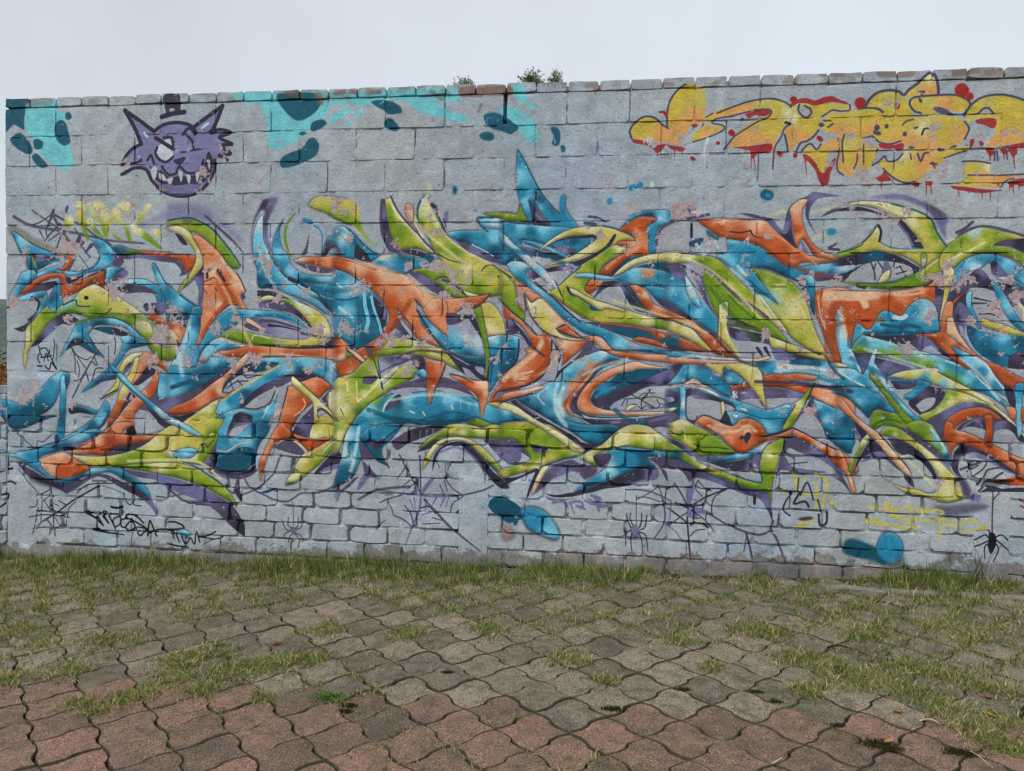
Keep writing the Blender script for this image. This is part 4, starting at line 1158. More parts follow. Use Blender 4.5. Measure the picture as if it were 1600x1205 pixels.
f b@33,5 B@30,12 t@45,22 b@50,10 t@50,30 : 24,8! 36,-2 62,-4 56,8 46,18 48,30 52,35! 42,30 36,24 30,16
f k@40,14 p@35,14 : 30,9! 40,12 50,9 40,20
s~.5 B 1.6 : 70,-9 60,0 50,8
f p@28,20 : 24,12! 30,16 36,24 38,28 30,28 26,24
f~.5 p@35,42 v@30,48 p@28,30 : 27,29! 34,36 41,44 38,46 34,46 26,56 22,58! 26,46 29,42
f p@15,52 v@5,65 : 0,61! 8,56 16,50 20,46 24,45 16,54 8,60 4,70!
s p 1.4 : 50,32 52,36
f g@100,6 e@90,12 y@115,2 Y@120,5 g@130,5 Y@135,-1 g@150,6 y@150,0 : 80,18! 90,9 100,2 110,-4 125,-4 140,-1 150,-4 165,0 178,8 165,9 145,9 128,8 115,6 100,8 92,12 84,17
s G .7 : 80,18 90,12 102,8 128,8 145,9
f p@150,15 v@155,22 : 140,10! 150,10 165,10 175,16 175,30 160,30 150,20
f Y@95,20 y@88,30 Y@110,10 y@135,15 y@150,28 g@148,34 : 84,38! 86,28 92,18 100,11 112,8 125,9 135,14 145,22 155,34 165,46 165,52! 152,38 140,26 130,16 122,11 110,11 100,16 93,24 90,30
f k@105,14 k@130,22 k@95,28 : 93,40! 94,27 100,18 110,13 122,12 130,18 140,28 150,40 165,54 158,56 150,50 142,40 132,28 120,16 112,15 102,19 97,28
s t .9 : 122,12 132,19 145,32 160,47
s~.5 v 1.4 : 100,22 114,17 126,22 138,34
s p .7 : 138,34 142,43 142,50
s p 1.1 : 62,24 70,40 82,60
s p 1.1 : 81,25 82,45 82,60
f v : 96,45! 90,54 82,64 84,56 90,48
s v 1.3 : 60,60 90,63 115,63
s p 1.2 : 115,63 138,58 150,53
s p 1.3-1.8-.8 : 85,66 95,76 110,92 125,104 138,114
s v 1.8-.9 : 82,62 81,74 74,92 68,107
s p 1 : 64,62 50,66 44,69
s p .8 : 60,46 65,40 68,34
s p .8 : 51,68 55,75 56,80
s p 1 : 67,72 73,80 75,90
s p 1 : 57,81 66,85 74,92
s p 1.2 : 82,74 90,73 96,79
s v 1.2 : 84,80 94,77
s p .9 : 110,78 112,70 122,63
s p .9 : 104,45 112,56 122,62
s p .8 : 104,48 107,58
s p .8 : 100,52 104,62
s v 1-.5 : 105,63 100,74
s v 1-.5 : 109,62 105,74
s p 1-.5 : 97,64 93,71
s v 1-.4 : 72,66 76,78
s v 1-.4 : 76,64 77,78
s p .8 : 65,54 72,48
s p .8 : 70,56 76,51
s p .7 : 40,56 50,58 60,60
s p .8 : 93,83 104,86
s p .7 : 83,89 100,88
s p .8 : 40,94 48,86
s p .7 : 96,30 100,36
s p .8 : 107,38 112,30
f t@150,72 : 145,72! 148,66 155,63 165,66 176,74 178,84 165,86! 152,80
@ 780 300
f~1 g@10,24 g@22,22 e@5,21 : -4,19! 10,20 17,20 19,12 20,10! 24,20 27,28! 12,27 -4,25
f b@20,-30 b@20,0 l@25,10 b@30,22 B@40,5 B@50,15 b@45,20 b@60,12 l@35,15 b@65,30 l@18,-15 : 17,-40! 24,-28 32,-12 40,2 50,14 57,21! 57,10 59,3 62,4 62,14 66,22 72,30 76,36! 60,40 40,36 28,30! 24,20 19,8 16,-6 16,-20
s B .9 : 17,-40 24,-28 32,-12 40,2 50,14 57,21
s b 1 : 57,21 57,10 59,3
s k 1.4 : 34,0 34,7
f B@30,10 p@35,22 p@42,28 : 27,8! 30,6 36,14 42,24 48,31! 40,31 32,30 30,18
s~1 v 2 : 34,20 40,27
f b@10,33 b@30,40 l@40,34 b@60,38 b@20,55 b@5,62 B@15,60 t@10,65 b@50,48 B@70,45 b@72,54 l@72,34 l@20,32 B@30,39 : -6,27! 20,29 40,32 60,33 80,36! 90,42 88,48 80,54 72,58 66,60! 55,53 44,50 30,46 18,45! 22,52 30,60 24,64 10,66 -6,66
s B .9 : -4,26 15,29 28,30
f b@30,47 l@45,53 b@60,60 b@70,66 : 18,45! 30,46 45,51 58,57 68,63 77,69! 72,69 60,63 48,56 32,51
f k@35,56 v@30,55 k@55,60 : 19,51! 30,52 40,56 50,57 58,60 62,62! 55,64 45,62 32,60 24,56
f v@60,54 p@68,56 : 50,50! 62,52 72,54 68,58 62,57
f l@10,70 c@20,68 b@25,76 b@20,80 l@35,92 b@50,105 b@62,117 b@80,127 b@100,135 l@115,140 b@140,148 V@125,140 : 7,68! 12,65 22,66 32,72 26,73! 25,78 32,86 44,95 56,106 70,118 90,125 110,133 130,143 165,150! 165,153 130,149 106,148 96,137 80,132 65,122 50,112 36,97 24,86 14,79
f v@28,76 k@35,78 : 26,73! 31,73 38,78 36,82 31,82 27,79
f w : 33,82! 40,80 50,88 56,94 48,94 40,88
f c@10,45 l@20,55 W@30,64 l@38,72 W@45,80 c@52,88 : -2,36! 5,40 15,50 26,58 34,66 42,72 48,80 53,86 56,93 58,97! 50,88 42,82 35,76 25,66 12,54 -2,42
f y@4,75 e@5,90 g@3,98 g@10,108 e@15,92 g@20,110 : -2,70! 5,76 10,82 18,90 22,93 24,100 24,118 20,122 10,112 2,103! -2,100
f~.8 s@25,88 m@20,98 S@32,92 : 14,82! 24,88 34,94 40,100! 32,106 24,98 24,112 18,106 16,92
f s@28,98 : 24,93! 28,93 38,98 30,104!
f y@42,127 Y@30,108 Y@48,112 y@40,118 Y@60,137 S@55,118 : 25,97! 30,104 39,100 50,111 61,122 62,124 54,128! 56,132 64,136 76,137 85,137! 72,139 55,137 44,133 36,125 30,116
s k .9 : 23,95 25,107 30,117 36,125 44,132 55,136
s s 1 : 40,100 50,110 60,121
f Y@50,48 y@70,38 Y@85,36 y@103,38 y@122,44 Y@85,50 Y@75,58 y@48,67 y@100,48 y@95,44 : 36,56! 44,48 54,41 64,36 76,33 90,32 104,34 116,38 124,42 128,46! 115,46 110,50 98,54 86,59 74,64 62,66 50,68 40,71! 52,65 66,61 78,54 92,44! 84,41 72,41 60,43 48,48
s t .9 : 84,32 100,32 114,36 124,41 128,46
f k@72,42 : 48,48! 60,43 74,41 88,40 92,43! 84,43.5 70,43.5 58,45.5
f g@100,55 Y@113,51 e@95,63 g@88,68 e@80,74 g@82,82 y@66,84 e@58,92 y@55,97 g@66,100 e@62,104 g@78,106 e@90,113 g@80,110 y@105,112 y@120,116 g@120,121 Y@140,117 g@150,125 y@84,93 y@90,120 : 106,50! 114,50 118,52 112,60 104,64 97,70 93,77 86,82 82,88 79,92! 86,97 95,102 110,107 130,114 150,119 165,122 170,132! 150,128 120,125 95,124! 80,118 70,112 58,103 46,94! 56,88 64,80 72,73 82,64 92,58
f k : 66,67! 80,62 92,56 100,50 104,44 108,39 109,42 104,50 94,58 84,64 76,69!
f k@50,74 v@62,72 : 42,72! 55,69 64,68 70,72 66,76 56,74 46,75
f w : 48,78! 62,74 66,76 56,87! 52,82
s B .8 : 76,70 66,78 56,87
s k 1 : 53,85 56,92 59,98
s k 1 : -1,71 6,77 11,80
s k 1 : 33,84 40,90 50,98 62,110 76,122
f Y@68,92 Y@90,102 y@85,100 : 64,90! 70,91 80,97 92,102 108,107 120,112! 100,109 94,111 84,104 74,98 67,95
f k@66,92 t@85,107 : 62,88! 65,89 68,95 76,99 86,106 95,111! 86,111 83,105 74,99 66,96
f k@108,74 t@125,62 : 100,80! 106,72 116,64 130,60 140,59! 124,64 114,71 107,78
f w : 150,58! 148,46 152,36 160,30 175,30 175,58
f o@125,28 o@120,32 s@130,40 o@115,47 S@128,49 s@120,52 o@134,55 o@115,61 o@105,68 O@98,76 o@135,33 s@138,50 o@130,26 : 112,36! 118,30 125,24 135,23 146,24 150,27! 140,30 138,36 140,45 142,54 141,60! 125,60 115,66 106,74 102,79 92,78! 98,70 108,63 118,56 122,52! 112,50 110,47 120,46 128,46! 124,40 118,38
i s 2 ~.8 : 127,34 133,42 131,49 120,53 110,62 100,72
f b@130,22 B@140,20 l@150,25 b@145,30 b@142,45 b@145,55 : 114,34! 122,24 130,19 145,17 160,18 165,26 158,30 150,33 146,42 146,55 144,60! 140,55 140,42 138,34 148,25 135,22 124,26
s~.5 p 1.6 : 162,28 152,34 148,42 147,50
f o@83,90 s@94,84 : 80,92! 86,82 97,82 94,88 85,95
f l@75,78 l@100,80 b@115,80 b@140,83 b@155,90 l@125,75 b@150,78 s@140,77 : 71,77! 82,76 95,78 108,80! 116,76 128,71 150,73 165,82 165,102 150,89 135,89 118,86 110,82 95,82 80,80 72,80
f t@150,68 k@160,70 : 128,70! 145,66 165,67 175,70 165,76 150,73
f Y@115,74 Y@130,65 Y@150,60 y@155,64 : 107,78! 114,71 124,64 136,60 150,57 170,56 170,66 150,65 136,66 124,70 114,76
f w : 90,100! 100,90 108,88 116,98 122,110! 105,105
f k@105,85 v@112,90 k@125,100 : 97,84! 110,83 125,87 132,98 140,114! 126,110 118,98 112,88 100,90 88,100! 92,92
s t 1.2 : 116,86 127,101 139,114
f b@150,95 B@160,100 p@150,103 b@145,92 : 136,88! 150,89 165,95 170,112 155,108 146,100
f o@130,92 s@128,90 S@137,96 o@140,105 s@148,108 o@155,116 O@134,104 : 122,87! 130,88 138,94 144,104 155,110 170,117 170,125 155,120 142,114 134,106 128,96
s p 2-1 : 84,23 92,24 100,28
s p 2 : 80,29 90,30
s~1 b 4 : 103,8 103,9
q 95 42 5 .9
q 85 36 5 .7
q 126 15 8 .8
q 108 15 3 .7
q 30 116 7 1
q 18 102 5 .7
q 62 72 4 .6
q 125 50 4 .6
q 118 52 4 .5
q 22 68 8 .6
q 13 80 5 .7
q 65 70 7 .9 W
q 46 80 9 1 W
q 32 65 7 .8 W
q 71 80 5 .9 W
q 150 50 5 1 W
q 152 26 6 .7 W
q 142 36 4 .6 W
q 40 9 4 .5 W
q 82 15 3 .5 W
@ 780 480
f t@110,20 B@130,24 p@105,22 B@140,32 t@155,35 o@150,24 : 80,14! 100,14 120,16 140,20 160,25 175,30 175,42! 160,40 140,34 120,28 100,21
f o : 124,31! 130,28 142,30 152,34 162,39 145,36
s o 1.2 : 95,14.5 125,18 150,24 165,28
f b@10,30 B@10,45 B@5,58 l@15,28 b@3,45 : -2,28! 8,26 18,28 24,33 20,42 12,55 4,66 -4,72
f V@22,35 : 20,29! 26,33 26,36 20,48 17,49 18,38
s k 1.2 : 18,30 18,40 16,50 10,58
f k@15,18 v@12,14 : 5,10! 14,15 22,22 30,34 28,38! 20,26 8,24
s k 1.2 : 4,-4 7,12 7,32
f o@8,4 s@15,10 s@28,25 o@35,30 O@31,36 s@40,30 o@40,45 o@43,55 o@32,65 s@20,60 S@15,64 s@30,42 o@10,70 o@5,75 : 3,-4! 10,3 20,11 27,20 34,26 44,27 49,31 49,40 47,50 43,60 36,68 24,74 8,77 -10,78! -2,72 2,66 8,60 18,52 26,44 24,40! 30,34 24,22 14,12 5,10
i S 3 ~1 : 4,68 18,56 34,42 40,32
i S 1.4 ~.6 : 14,63 22,62 31,60
s k .9 : 3,-4 10,3 20,11 28,18 35,26
s k 1.4 : 49,31 49,42 46,54 40,64 30,71 10,77 -6,79
f w@52,48 V@45,68 : 50,33! 57,42 58,48 54,58 50,69 46,75 36,71 44,62 48,50
f k : 50,30! 58,44 57,50 54,60 68,50 82,38 90,41 76,50 62,58 51,70! 55,56 54,44
f S@60,35 o@78,35 s@70,40 o@62,46 s@55,32 : 52,29! 62,31 75,32 82,31! 78,38 70,45 58,55! 60,46 56,38
f p@85,38 v@88,38 p@75,46 : 82,31! 88,33 92,38 100,41 88,44 76,49 66,53! 76,42
f o@60,20 s@70,22 s@88,30 S@95,33 s@105,40 o@120,43 s@150,46 S@150,43 : 53,20! 60,17 66,17 72,24 78,28 88,27 96,29 103,37 108,41 125,43 160,45 175,46 175,52 150,51 120,48 106,45 98,41 90,34 80,30 70,28 58,24
s k .7 : 53,20 60,24 72,28 85,29
s k .7 : 64,18 70,23 77,28
f k : 54,20! 60,16 63,17!
f l@75,52 b@66,63 l@65,60 l@90,46 s@87,56 o@80,66 b@55,75 l@48,80 c@55,88 W@56,95 b@48,92 B@25,86 B@35,98 b@60,108 b@78,112 l@60,80 s@70,72 s@66,80 o@63,90 B@50,106 c@97,42 b@105,46 B@20,90 l@30,80 : 52,69! 60,59 72,50 85,44 96,41 106,45 114,48 98,51 88,58 84,68 80,75 72,82 68,92 68,100 76,106 88,114 100,122! 88,128 70,118 55,110 42,102 28,94 16,86! 34,78 40,73
s c .9 : 46,74 38,80 36,84 42,91
s~.6 b .8 : 30,82 40,92 52,102
f k : 10,88! 16,87 28,96 42,105 56,113 72,122 76,128 62,121 44,111 26,101
s v .8 : 15,86 22,93 34,101
f s@10,80 S@30,78 o@-5,87 : -10,86! 8,80 25,77 38,74 42,75 38,77 25,82 10,86 -5,91
s~.5 k 1.2 : -4,92 8,87 22,83 34,80
f~.4 o@95,53 s@83,64 o@66,85 s@64,96 : 110,48! 98,52 88,58 82,65 74,74 66,83 62,92 64,98 70,103! 67,94 70,85 78,75 86,66 94,56
f t@95,55 p@110,50 k@72,90 p@68,92 : 118,49! 105,49 96,54 88,62 84,67 78,74 70,84 66,92 68,98 80,104! 74,95 74,86 80,76 88,66 96,58 108,53
f s@85,70 s@78,88 s@95,65 S@120,54 S@140,55 s@82,96 S@100,99 S@150,99 o@90,76 o@86,86 : 157,57! 140,54 128,51 116,54 104,58 94,63 86,69 78,78 73,88 74,95 80,100 92,101 110,101 140,101 162,98! 140,98 120,98 105,97 95,95 87,91 85,86 86,80 92,74 104,66 112,62 124,60 130,58 145,57
f t@110,65 B@130,62 t@150,62 k@90,90 k@110,82 B@95,82 b@98,78 : 157,57! 145,58 130,58 124,60 112,62 104,68 92,75 87,82 86,88 92,94 105,97! 104,94 112,88 125,80 145,70 160,62
s~.5 b 1.4 : 90,84 98,78 108,75
f k@130,70 v@150,64 k@158,72 : 88,92! 96,84 115,76 135,68 160,58 172,60 165,72 150,74 130,80 115,86 105,92 103,96 95,95
f V@110,92 w@140,84 : 103,94! 108,89 122,83 135,76 148,74 145,82 156,85 165,90 150,94 135,97 115,98
f Y : 122,92 127,92 121,97 118,97
s v 1 : 105,96 120,97 135,96 155,93
s K .8 : 116,86 130,85 148,84 158,89
s K .9 : 124,82 133,87 145,94
s K .9 : 142,77 137,82 133,87 133,95
s K .8 : 140,76 141,80 145,80
s K .8 : 114,92 117,87
s K .7 : 119,91 120,87
s K .7 : 124,91 128,91 133,95 137,92 142,94 148,94 150,91
s K .7 : 130,84 136,80 138,83 133,87
s K .7 : 147,86 150,90 158,91
s t 1.6-.6 : 74,97 85,102 105,103 130,102
f p@110,108 p@140,105 k@85,106 : 70,101! 80,104 100,105 130,104 160,100 180,100 180,115 150,112 135,118 120,112 110,120 98,116 85,109
s~.5 v 2.4 : 105,108 112,107
s~.5 v 2.4 : 130,106 134,106
s~.5 v 1.4 : 140,107 158,102
f g : 88,110! 98,114 106,116 100,119
f g@30,119 y@20,108 g@45,122 e@25,114 Y@62,122 Y@72,130 g@33,138 g@55,128 y@60,132 g@60,138 y@50,143 g@20,126 y@20,153 Y@38,149 g@12,152 y@5,158 g@0,119 y@45,112 : -10,112! 5,108 20,106 36,108 46,110 56,116 68,125 78,131 79,135! 72,140 60,142 50,145 42,148 38,150 38,154! 25,154 10,158 2,160 -5,154! 8,150 20,147 30,143! 25,134 17,126 10,123 -10,124
f Y@10,92 Y@25,100 Y@45,112 Y@70,128 : 4,89! 16,93 32,104 48,113 62,121 74,130 80,134 78,136! 68,134 58,126 40,114 25,106 10,100 -2,96
f l@5,97 B@15,102 b@5,104 : -8,94! 8,97 20,103 26,106 10,107 -8,108
q 18 48 5 .6
q 53 48 6 .8
q 48 60 4 .7
q 5 38 3 .8
q 85 15 5 .4
q 97 34 5 .5
q 72 60 5 .4
q 100 30 4 .4
@ 780 670
f b@80,5 b@90,2 B@85,14 t@100,4 : 60,-8! 80,-4 105,-4 112,0 104,8 96,14 88,15 78,10 68,2
f k : 57,0! 66,5 76,12 90,15 97,14 84,20 78,25! 80,20 76,16
f p@35,18 v@40,20 : 28,14! 36,15 46,20 42,23 33,22
f k@0,50 : -5,45! 8,46 20,44 34,37 38,39 37,43 32,52 27,64 25,65! 28,54 34,40! 20,46 0,55 -5,56
f Y@42,38 S@32,60 : 40,36! 46,35 42,42 36,54 30,63! 33,50
f~.8 p@60,32 v@60,40 p@85,38 p@40,50 : 46,38! 55,32 68,29 74,32 86,36 92,38 88,44 80,48! 70,40 58,44 50,47 40,56 32,62! 40,46
f p@10,12 v@10,18 p@25,22 : -5,10! 8,10 18,13 25,20 30,28! 20,22 10,19 -5,20
s t .8 : 38,36 55,30 72,25
f Y@85,28 y@95,18 Y@108,8 Y@118,5 y@128,6 Y@140,5 g@88,33 g@130,16 g@150,18 Y@148,8 e@155,19 : 76,26! 86,20 96,15 106,6 114,0 125,-4 140,-2 150,5 165,15 165,21! 145,20 128,18 118,16 108,18 100,20 92,23 88,26! 92,33 90,35 80,30
s Y 1.4 : 100,16 110,15 120,13
f p@95,26 k@92,30 : 88,25! 96,23 104,24 103,30 96,36 91,34! 88,28
f k@130,42 v@142,42 k@110,50 k@90,56 k@60,62 : 42,60! 52,62 66,60 85,55 100,50 115,43 125,38 140,36 148,38 149,44 145,48 132,50 120,54 100,56 85,60 65,64 50,64
f b@110,18 b@120,24 B@135,25 b@125,30 b@115,36 l@105,42 b@90,48 b@80,54 c@104,38 b@150,20 t@140,32 B@135,34 b@118,40 : 100,22! 108,19 118,17 130,18 145,20 165,22 165,30 148,26 138,26! 142,32 146,36 132,37 122,40 112,44 98,50 84,55 70,59! 78,53 90,44 100,36 104,28 104,24
s B .8 : 118,20 130,24 140,28
s v 1.2 : 124,51 136,48 147,45
f p@150,28 : 140,28! 150,26 165,30 165,38 150,36 148,34
f p : 150,36! 156,40 158,50 154,44
s~.6 v 2 : 50,69 60,68 63,73
s~.6 v 1.4-.6 : 66,69 68,74 70,80
s~.6 v 1.6 : 66,69 76,68 78,73 72,72 80,75
s~.6 v 1.8 : 80,67 86,70
s~.6 v 2 : 86,62 94,65 92,67 88,63
s~.6 v 1.4 : 92,71 93,77
s~.6 v 1.8 : 88,70 100,72 92,73
s~.6 v 1.6 : 100,69 112,69
f~1 t : -12,70 -6,66 0,64 8,67 15,73 18,82 16,90 8,88 0,84 -8,80
f~2 b@30,80 l@45,95 b@35,88 : 20,76 30,73 40,76 47,82 54,92 56,100 52,104 40,100 28,94 22,84
f~3%50 S : 0,90 10,92 14,100 4,104
f~.5 v : 123,92 127,90 131,93 131,96 129,103 126,103 123,97
s k .9 : 123,92 120,86 119,80
s k .7 : 125,90 122,84 123,79
s k .9 : 131,92 133,86 133,79
s k .9 : 132,94 136,92 138,81
s k 1-.6 : 123,95 119,97 118,110
s k 1-.6 : 124,97 123,105 124,115
s k 1-.6 : 130,97 133,104 134,117
s k 1-.6 : 131,96 137,100 139,115
s p .6 : 128,62 128,90
s p 1 : 118,57 132,57 145,60 160,67
s p .8 : 128,66 140,60 150,53
s p 1.4-.8 : 153,66 155,80 153,90 145,102
s p .8 : 129,64 138,64 150,68
s p .8 : 148,52 152,62 152,68
q 120 43 5 .9
q 148 27 4 .8
q 107 25 5 .9
q 125 60 3 .6
@ 1040 300
f m : 1,15! 8,11 22,12 30,17 28,24 20,26 6,25
f t : 16,16 22,16 23,19 17,19
f t : -3,18! 3,17 4,24 -3,25
f t@30,48 p@25,51 : 22,47! 28,44 35,43 34,48 28,52 22,50
f B : 38,36! 50,42 44,46 40,42
s p 2 : -2,28 8,27 20,25 40,21
s k 1.6 : 24,30 24,42
f Y@5,60 Y@20,62 g@35,62 y@12,67 e@48,68 g@55,66 g@50,75 y@60,90 e@70,95 g@66,80 y@80,105 g@80,90 Y@95,112 y@90,115 e@95,100 Y@110,122 y@110,126 : -10,57! 10,57 25,59 40,60 50,64 58,72 66,80 74,88 82,94 90,98 98,106 108,120 120,136! 100,124 85,113 70,102 58,90 48,80 38,72! 30,66 18,66 5,67 -10,66
s g 1 : 57,73 57,90
f b@5,80 p@12,72 b@15,82 l@5,92 b@10,100 b@25,108 l@30,112 b@40,115 l@22,88 c@26,95 b@40,122 B@3,72 : -10,68! 8,69 18,71 19,80 22,84 28,90 32,95 38,105 48,118! 49,136! 36,126 24,118 14,110 4,104 -10,98
f p@12,73 v@12,77 : 0,67! 10,68 18,72 17,83 12,82 6,76
s B 1 : 17,82 22,95 28,106
f c@23,92 l@28,105 : 18,78! 24,86 30,98 33,108 26,104 20,94
f p@25,75 v@30,85 p@38,95 : 22,72! 30,76 34,80 37,92 40,102 46,114! 38,104 32,92 27,82
f p@10,108 k@20,116 : -8,99! 4,104 14,110 24,118 22,121 12,118 2,110 -8,104
f g@40,80 g@60,95 g@60,110 g@80,115 g@100,130 : 34,76! 38,73 48,82 58,92 70,103 85,113 98,122 108,132 117,143! 100,136 78,128 58,125! 50,118 46,112 40,98 36,86
s G .8 : 58,96 70,108 82,118
s p 1.4 : 32,66 44,76 56,88 70,99 86,110 96,118
f~.4 g@85,76 g@105,82 g@120,90 e@100,86 Y@105,88 y@115,100 y@128,105 Y@123,105 e@105,105 y@120,120 l@96,97 e@112,130 e@125,140 y@138,140 y@118,138 c@105,103 y@146,150 Y@120,112 : 78,71! 95,74 110,80 120,86 127,95 132,105 136,118 140,130 146,143 152,154! 140,150 120,138 108,122 95,108 86,95! 92,90 86,80
s~.4 Y 1.8-1 : 87,97 95,107 104,119 112,130
s~.4 Y 1 : 118,100 126,108 132,122
f b@62,50 l@62,46 b@75,53 b@85,52 l@55,62 b@70,62 b@95,65 b@120,74 b@130,72 l@70,75 b@80,82 b@90,92 b@78,72 B@95,72 l@150,72 B@108,76 b@155,74 l@60,66 b@98,97 : 46,59! 58,56 57,46 60,44 72,47 88,51 98,57 106,63 120,70 140,68 165,66! 165,76 150,76 138,77 130,80 124,84! 112,79 95,72 78,70! 86,80 92,88 98,96 106,106! 95,98 82,92 70,80 60,70 50,62
s c 1.6 : 67,69 75,78
s B .9 : 78,82 88,92 97,96
f B@130,86 l@136,82 b@136,92 t@130,95 B@136,108 : 124,84! 130,78 138,80 139,92 139,108 139,117! 134,104 129,94
f o@35,27 S@52,26 o@50,34 o@70,42 S@85,30 s@95,36 o@92,45 o@110,55 o@125,58 s@122,54 s@140,64 o@110,62 s@118,68 : 28,26! 45,25 60,25 80,26 95,28 102,36 112,44 122,52 134,60! 138,60 150,60 170,60 175,62 165,65 150,66 144,66 143,69! 138,66 128,66 118,70 108,66 102,60 95,55 85,49 70,45 55,43 42,36
s k 1 : 60,37 70,38 79,36
s k 1.4-.6 : 79,36 82,41 89,43
s s 1.2 : 96,36 115,48 130,58 141,68
f S@126,10 S@122,15 s@124,25 o@122,35 s@125,42 o@138,50 s@150,57 o@132,44 : 116,16! 120,11 127,7 132,8 128,16 127,25 130,35 134,44 140,51 150,57 165,60! 165,66 150,62 140,60 134,52 128,44 125,48 124,52! 121,48 120,38 118,28
f k@112,42 v@108,33 k@120,46 : 90,23! 100,25 105,32 110,36 113,24 117,20 118,32 120,46 124,54! 118,50 110,43 102,36
f v@128,50 : 126,44! 130,50 134,57 128,55
f p@118,14 k@122,10 v@140,2 v@112,34 : 109,39! 112,26 114,18 118,12 125,7 132,4 138,0 148,1 165,4! 150,5 142,7 136,14 134,22 135,28 141,41! 134,30 131,22 131,12 133,7 126,7 119,12 116,18 117,26 115,34 113,39
f~.5 p : 68,20! 78,20 90,23 100,25 94,27 82,24
f p : 144,24! 152,18 160,14 165,15 155,20
s~1.5%70 Y 2 : 95,22 112,18
s~1.5%60 Y 2 : 137,18 165,13
s~1.5%60 Y 2 : 137,44 150,38
s~1 B 7 : 93,2 96,3
s~1 b 3 : 95,3 97,3
s~.8 b 5 : 154,37 156,37
s p 2-1 : 153,52 160,48
s p 2 : 153,53 162,54
f k@150,80 v@150,78 : 138,76! 150,75.5 170,76 170,81 150,83 141,84
f w : 141,84! 165,83 165,89 142,90
f o@142,92 S@152,98 s@155,95 o@142,105 o@155,112 o@150,125 s@150,103 : 140,93! 145,91 155,90 165,90 175,95 175,158 160,158! 155,150 150,140 146,128 142,118 140,105
s S .8 : 142,97 144,112 149,128
f Y@55,108 y@50,130 y@52,136 Y@58,130 y@62,145 Y@68,152 : 50,106! 54,103 58,104 58,118 57,126 60,136 66,146 74,155! 66,155 60,147 53,140 49,136 50,122
q 16 18 11 .9
q 32 17 5 1 W
q 37 20 5 .9
q 18 46 9 .8 W
q 38 50 12 .9 W
q 50 48 9 .9
q 42 46 6 1
q 20 70 7 .8 W
q 30 75 7 .9
q 96 40 5 .9
q 77 46 5 1 W
q 27 92 6 .7 W
q 30 100 4 .8
q 41 74 6 .7
q 136 76 6 .9
q 128 82 5 .8
q 80 77 4 .8
q 118 100 5 .7 W
q 130 98 5 .8
q 24 8 3 .8
q 55 12 3 .8
q 150 112 8 .4
q 54 116 3 .9
@ 1040 480
f k@70,13 v@62,11 : 56,8! 66,11 78,16 87,20 75,18 60,14
f B@0,30 o@20,30 t@5,32 o@35,39 : -10,24! 10,27 25,33 36,39 42,41 25,41 10,39 -10,36
f o@5,5 s@20,14 s@40,25 o@40,32 o@55,38 s@60,36 O@50,43 : -10,-2! 5,4 20,11 35,19 48,27 55,34 62,42 68,48! 55,46 44,42 36,32 28,22 15,14 0,11 -10,9
f p@35,22 : 24,12! 36,18 49,25 48,29 36,22
f Y@5,14 Y@20,22 y@10,22 y@32,33 Y@30,27 y@40,38 : -12,11! 5,13 15,17 25,21 32,29 38,35 43,41! 36,39 25,32 10,25 -12,21
f w : 62,31! 75,32 90,34 97,35 100,42 104,50 92,47 82,49 72,48! 66,40
f k@65,24 v@70,26 k@85,27 v@105,43 k@130,47 : 58,18! 70,21 85,24 95,27 97,31 100,38 118,42 135,45 149,49! 130,50 115,50 106,50 102,48 98,38 96,35 80,32 66,31 60,26
s~.6 v 1.6 : 66,24 70,27 78,30
s v 1.6 : 102,42 106,47 120,48
f k : 84,38 86,37 90,42 91,47 87,43
f k : 91,38 94,37 96,41 99,48! 94,43
f y@100,32 Y@105,31 y@120,38 y@140,45 y@150,48 : 96,27! 104,30 112,33 118,35 130,39 142,44 150,46 160,50 170,53! 155,51 140,48 120,43 108,39 100,38
f t@90,52 B@120,51 c@110,55 l@105,60 b@100,60 b@140,61 l@150,58 b@155,66 b@92,60 B@140,52 : 82,51! 100,50 125,49 148,50 160,54 175,58 175,76 160,72 150,70 142,67! 125,63 105,62 96,64 92,58 91,64! 88,58
s~.4 W 4-2 : 106,55 120,56 140,57 156,60
s~.4 B 1.2 : 110,61 130,60 150,64
f o@95,64 O@105,62 o@120,64 s@140,66 o@95,73 o@110,72 s@120,70 o@130,78 s@150,80 s@160,90 S@150,86 : 92,58! 93,64 98,63 104,62 112,63 125,62 142,65! 140,68 125,69 112,70! 130,72 140,75 150,77 165,80 175,85 175,104 160,96 148,90 135,84 120,78 105,75 92,74! 91,66
f p@120,69 v@125,70 : 110,67! 125,68.5 139,69 125,71.5
f o@70,73 : 57,78! 66,73 77,69 82,76 70,77
f p@70,80 v@75,84 p@110,80 v@120,83 : 58,79! 72,77 82,76 87,85 91,86! 92,75 105,76 120,79 132,83 125,85 110,85 93,86! 80,86 66,88
f w : 70,87! 84,86 90,92 92,94 80,91
f w : 94,86! 110,85 124,86 118,90 105,92 94,94
f b@15,58 b@20,65 b@50,62 l@10,72 b@35,62 B@55,68 b@50,75 p@35,54 l@22,60 : 0,73! 8,66 14,58 18,54 35,52 45,58 54,66 58,70! 60,75 60,84 50,80 40,74 30,70 26,68 16,71
f k@10,58 p@-5,55 v@5,62 : -10,53! 5,54 16,53 10,62 3,69 -10,74
f B@55,60 b@62,66 l@60,67 : 53,60! 55,56 60,57 68,63 76,71 68,72 60,72 57,70
f y@45,55 y@50,58 Y@77,56 y@72,63 y@85,75 Y@89,66 y@90,85 : 34,52! 45,53 60,52 78,52 86,57 90,64 91,75 93,88 94,95! 90,90 84,80 76,71 68,63 60,58 55,56 53,61 52,66! 45,60
s~.3 p .9 : 52,66 53,60 56,57 68,63 77,72 86,84 94,96
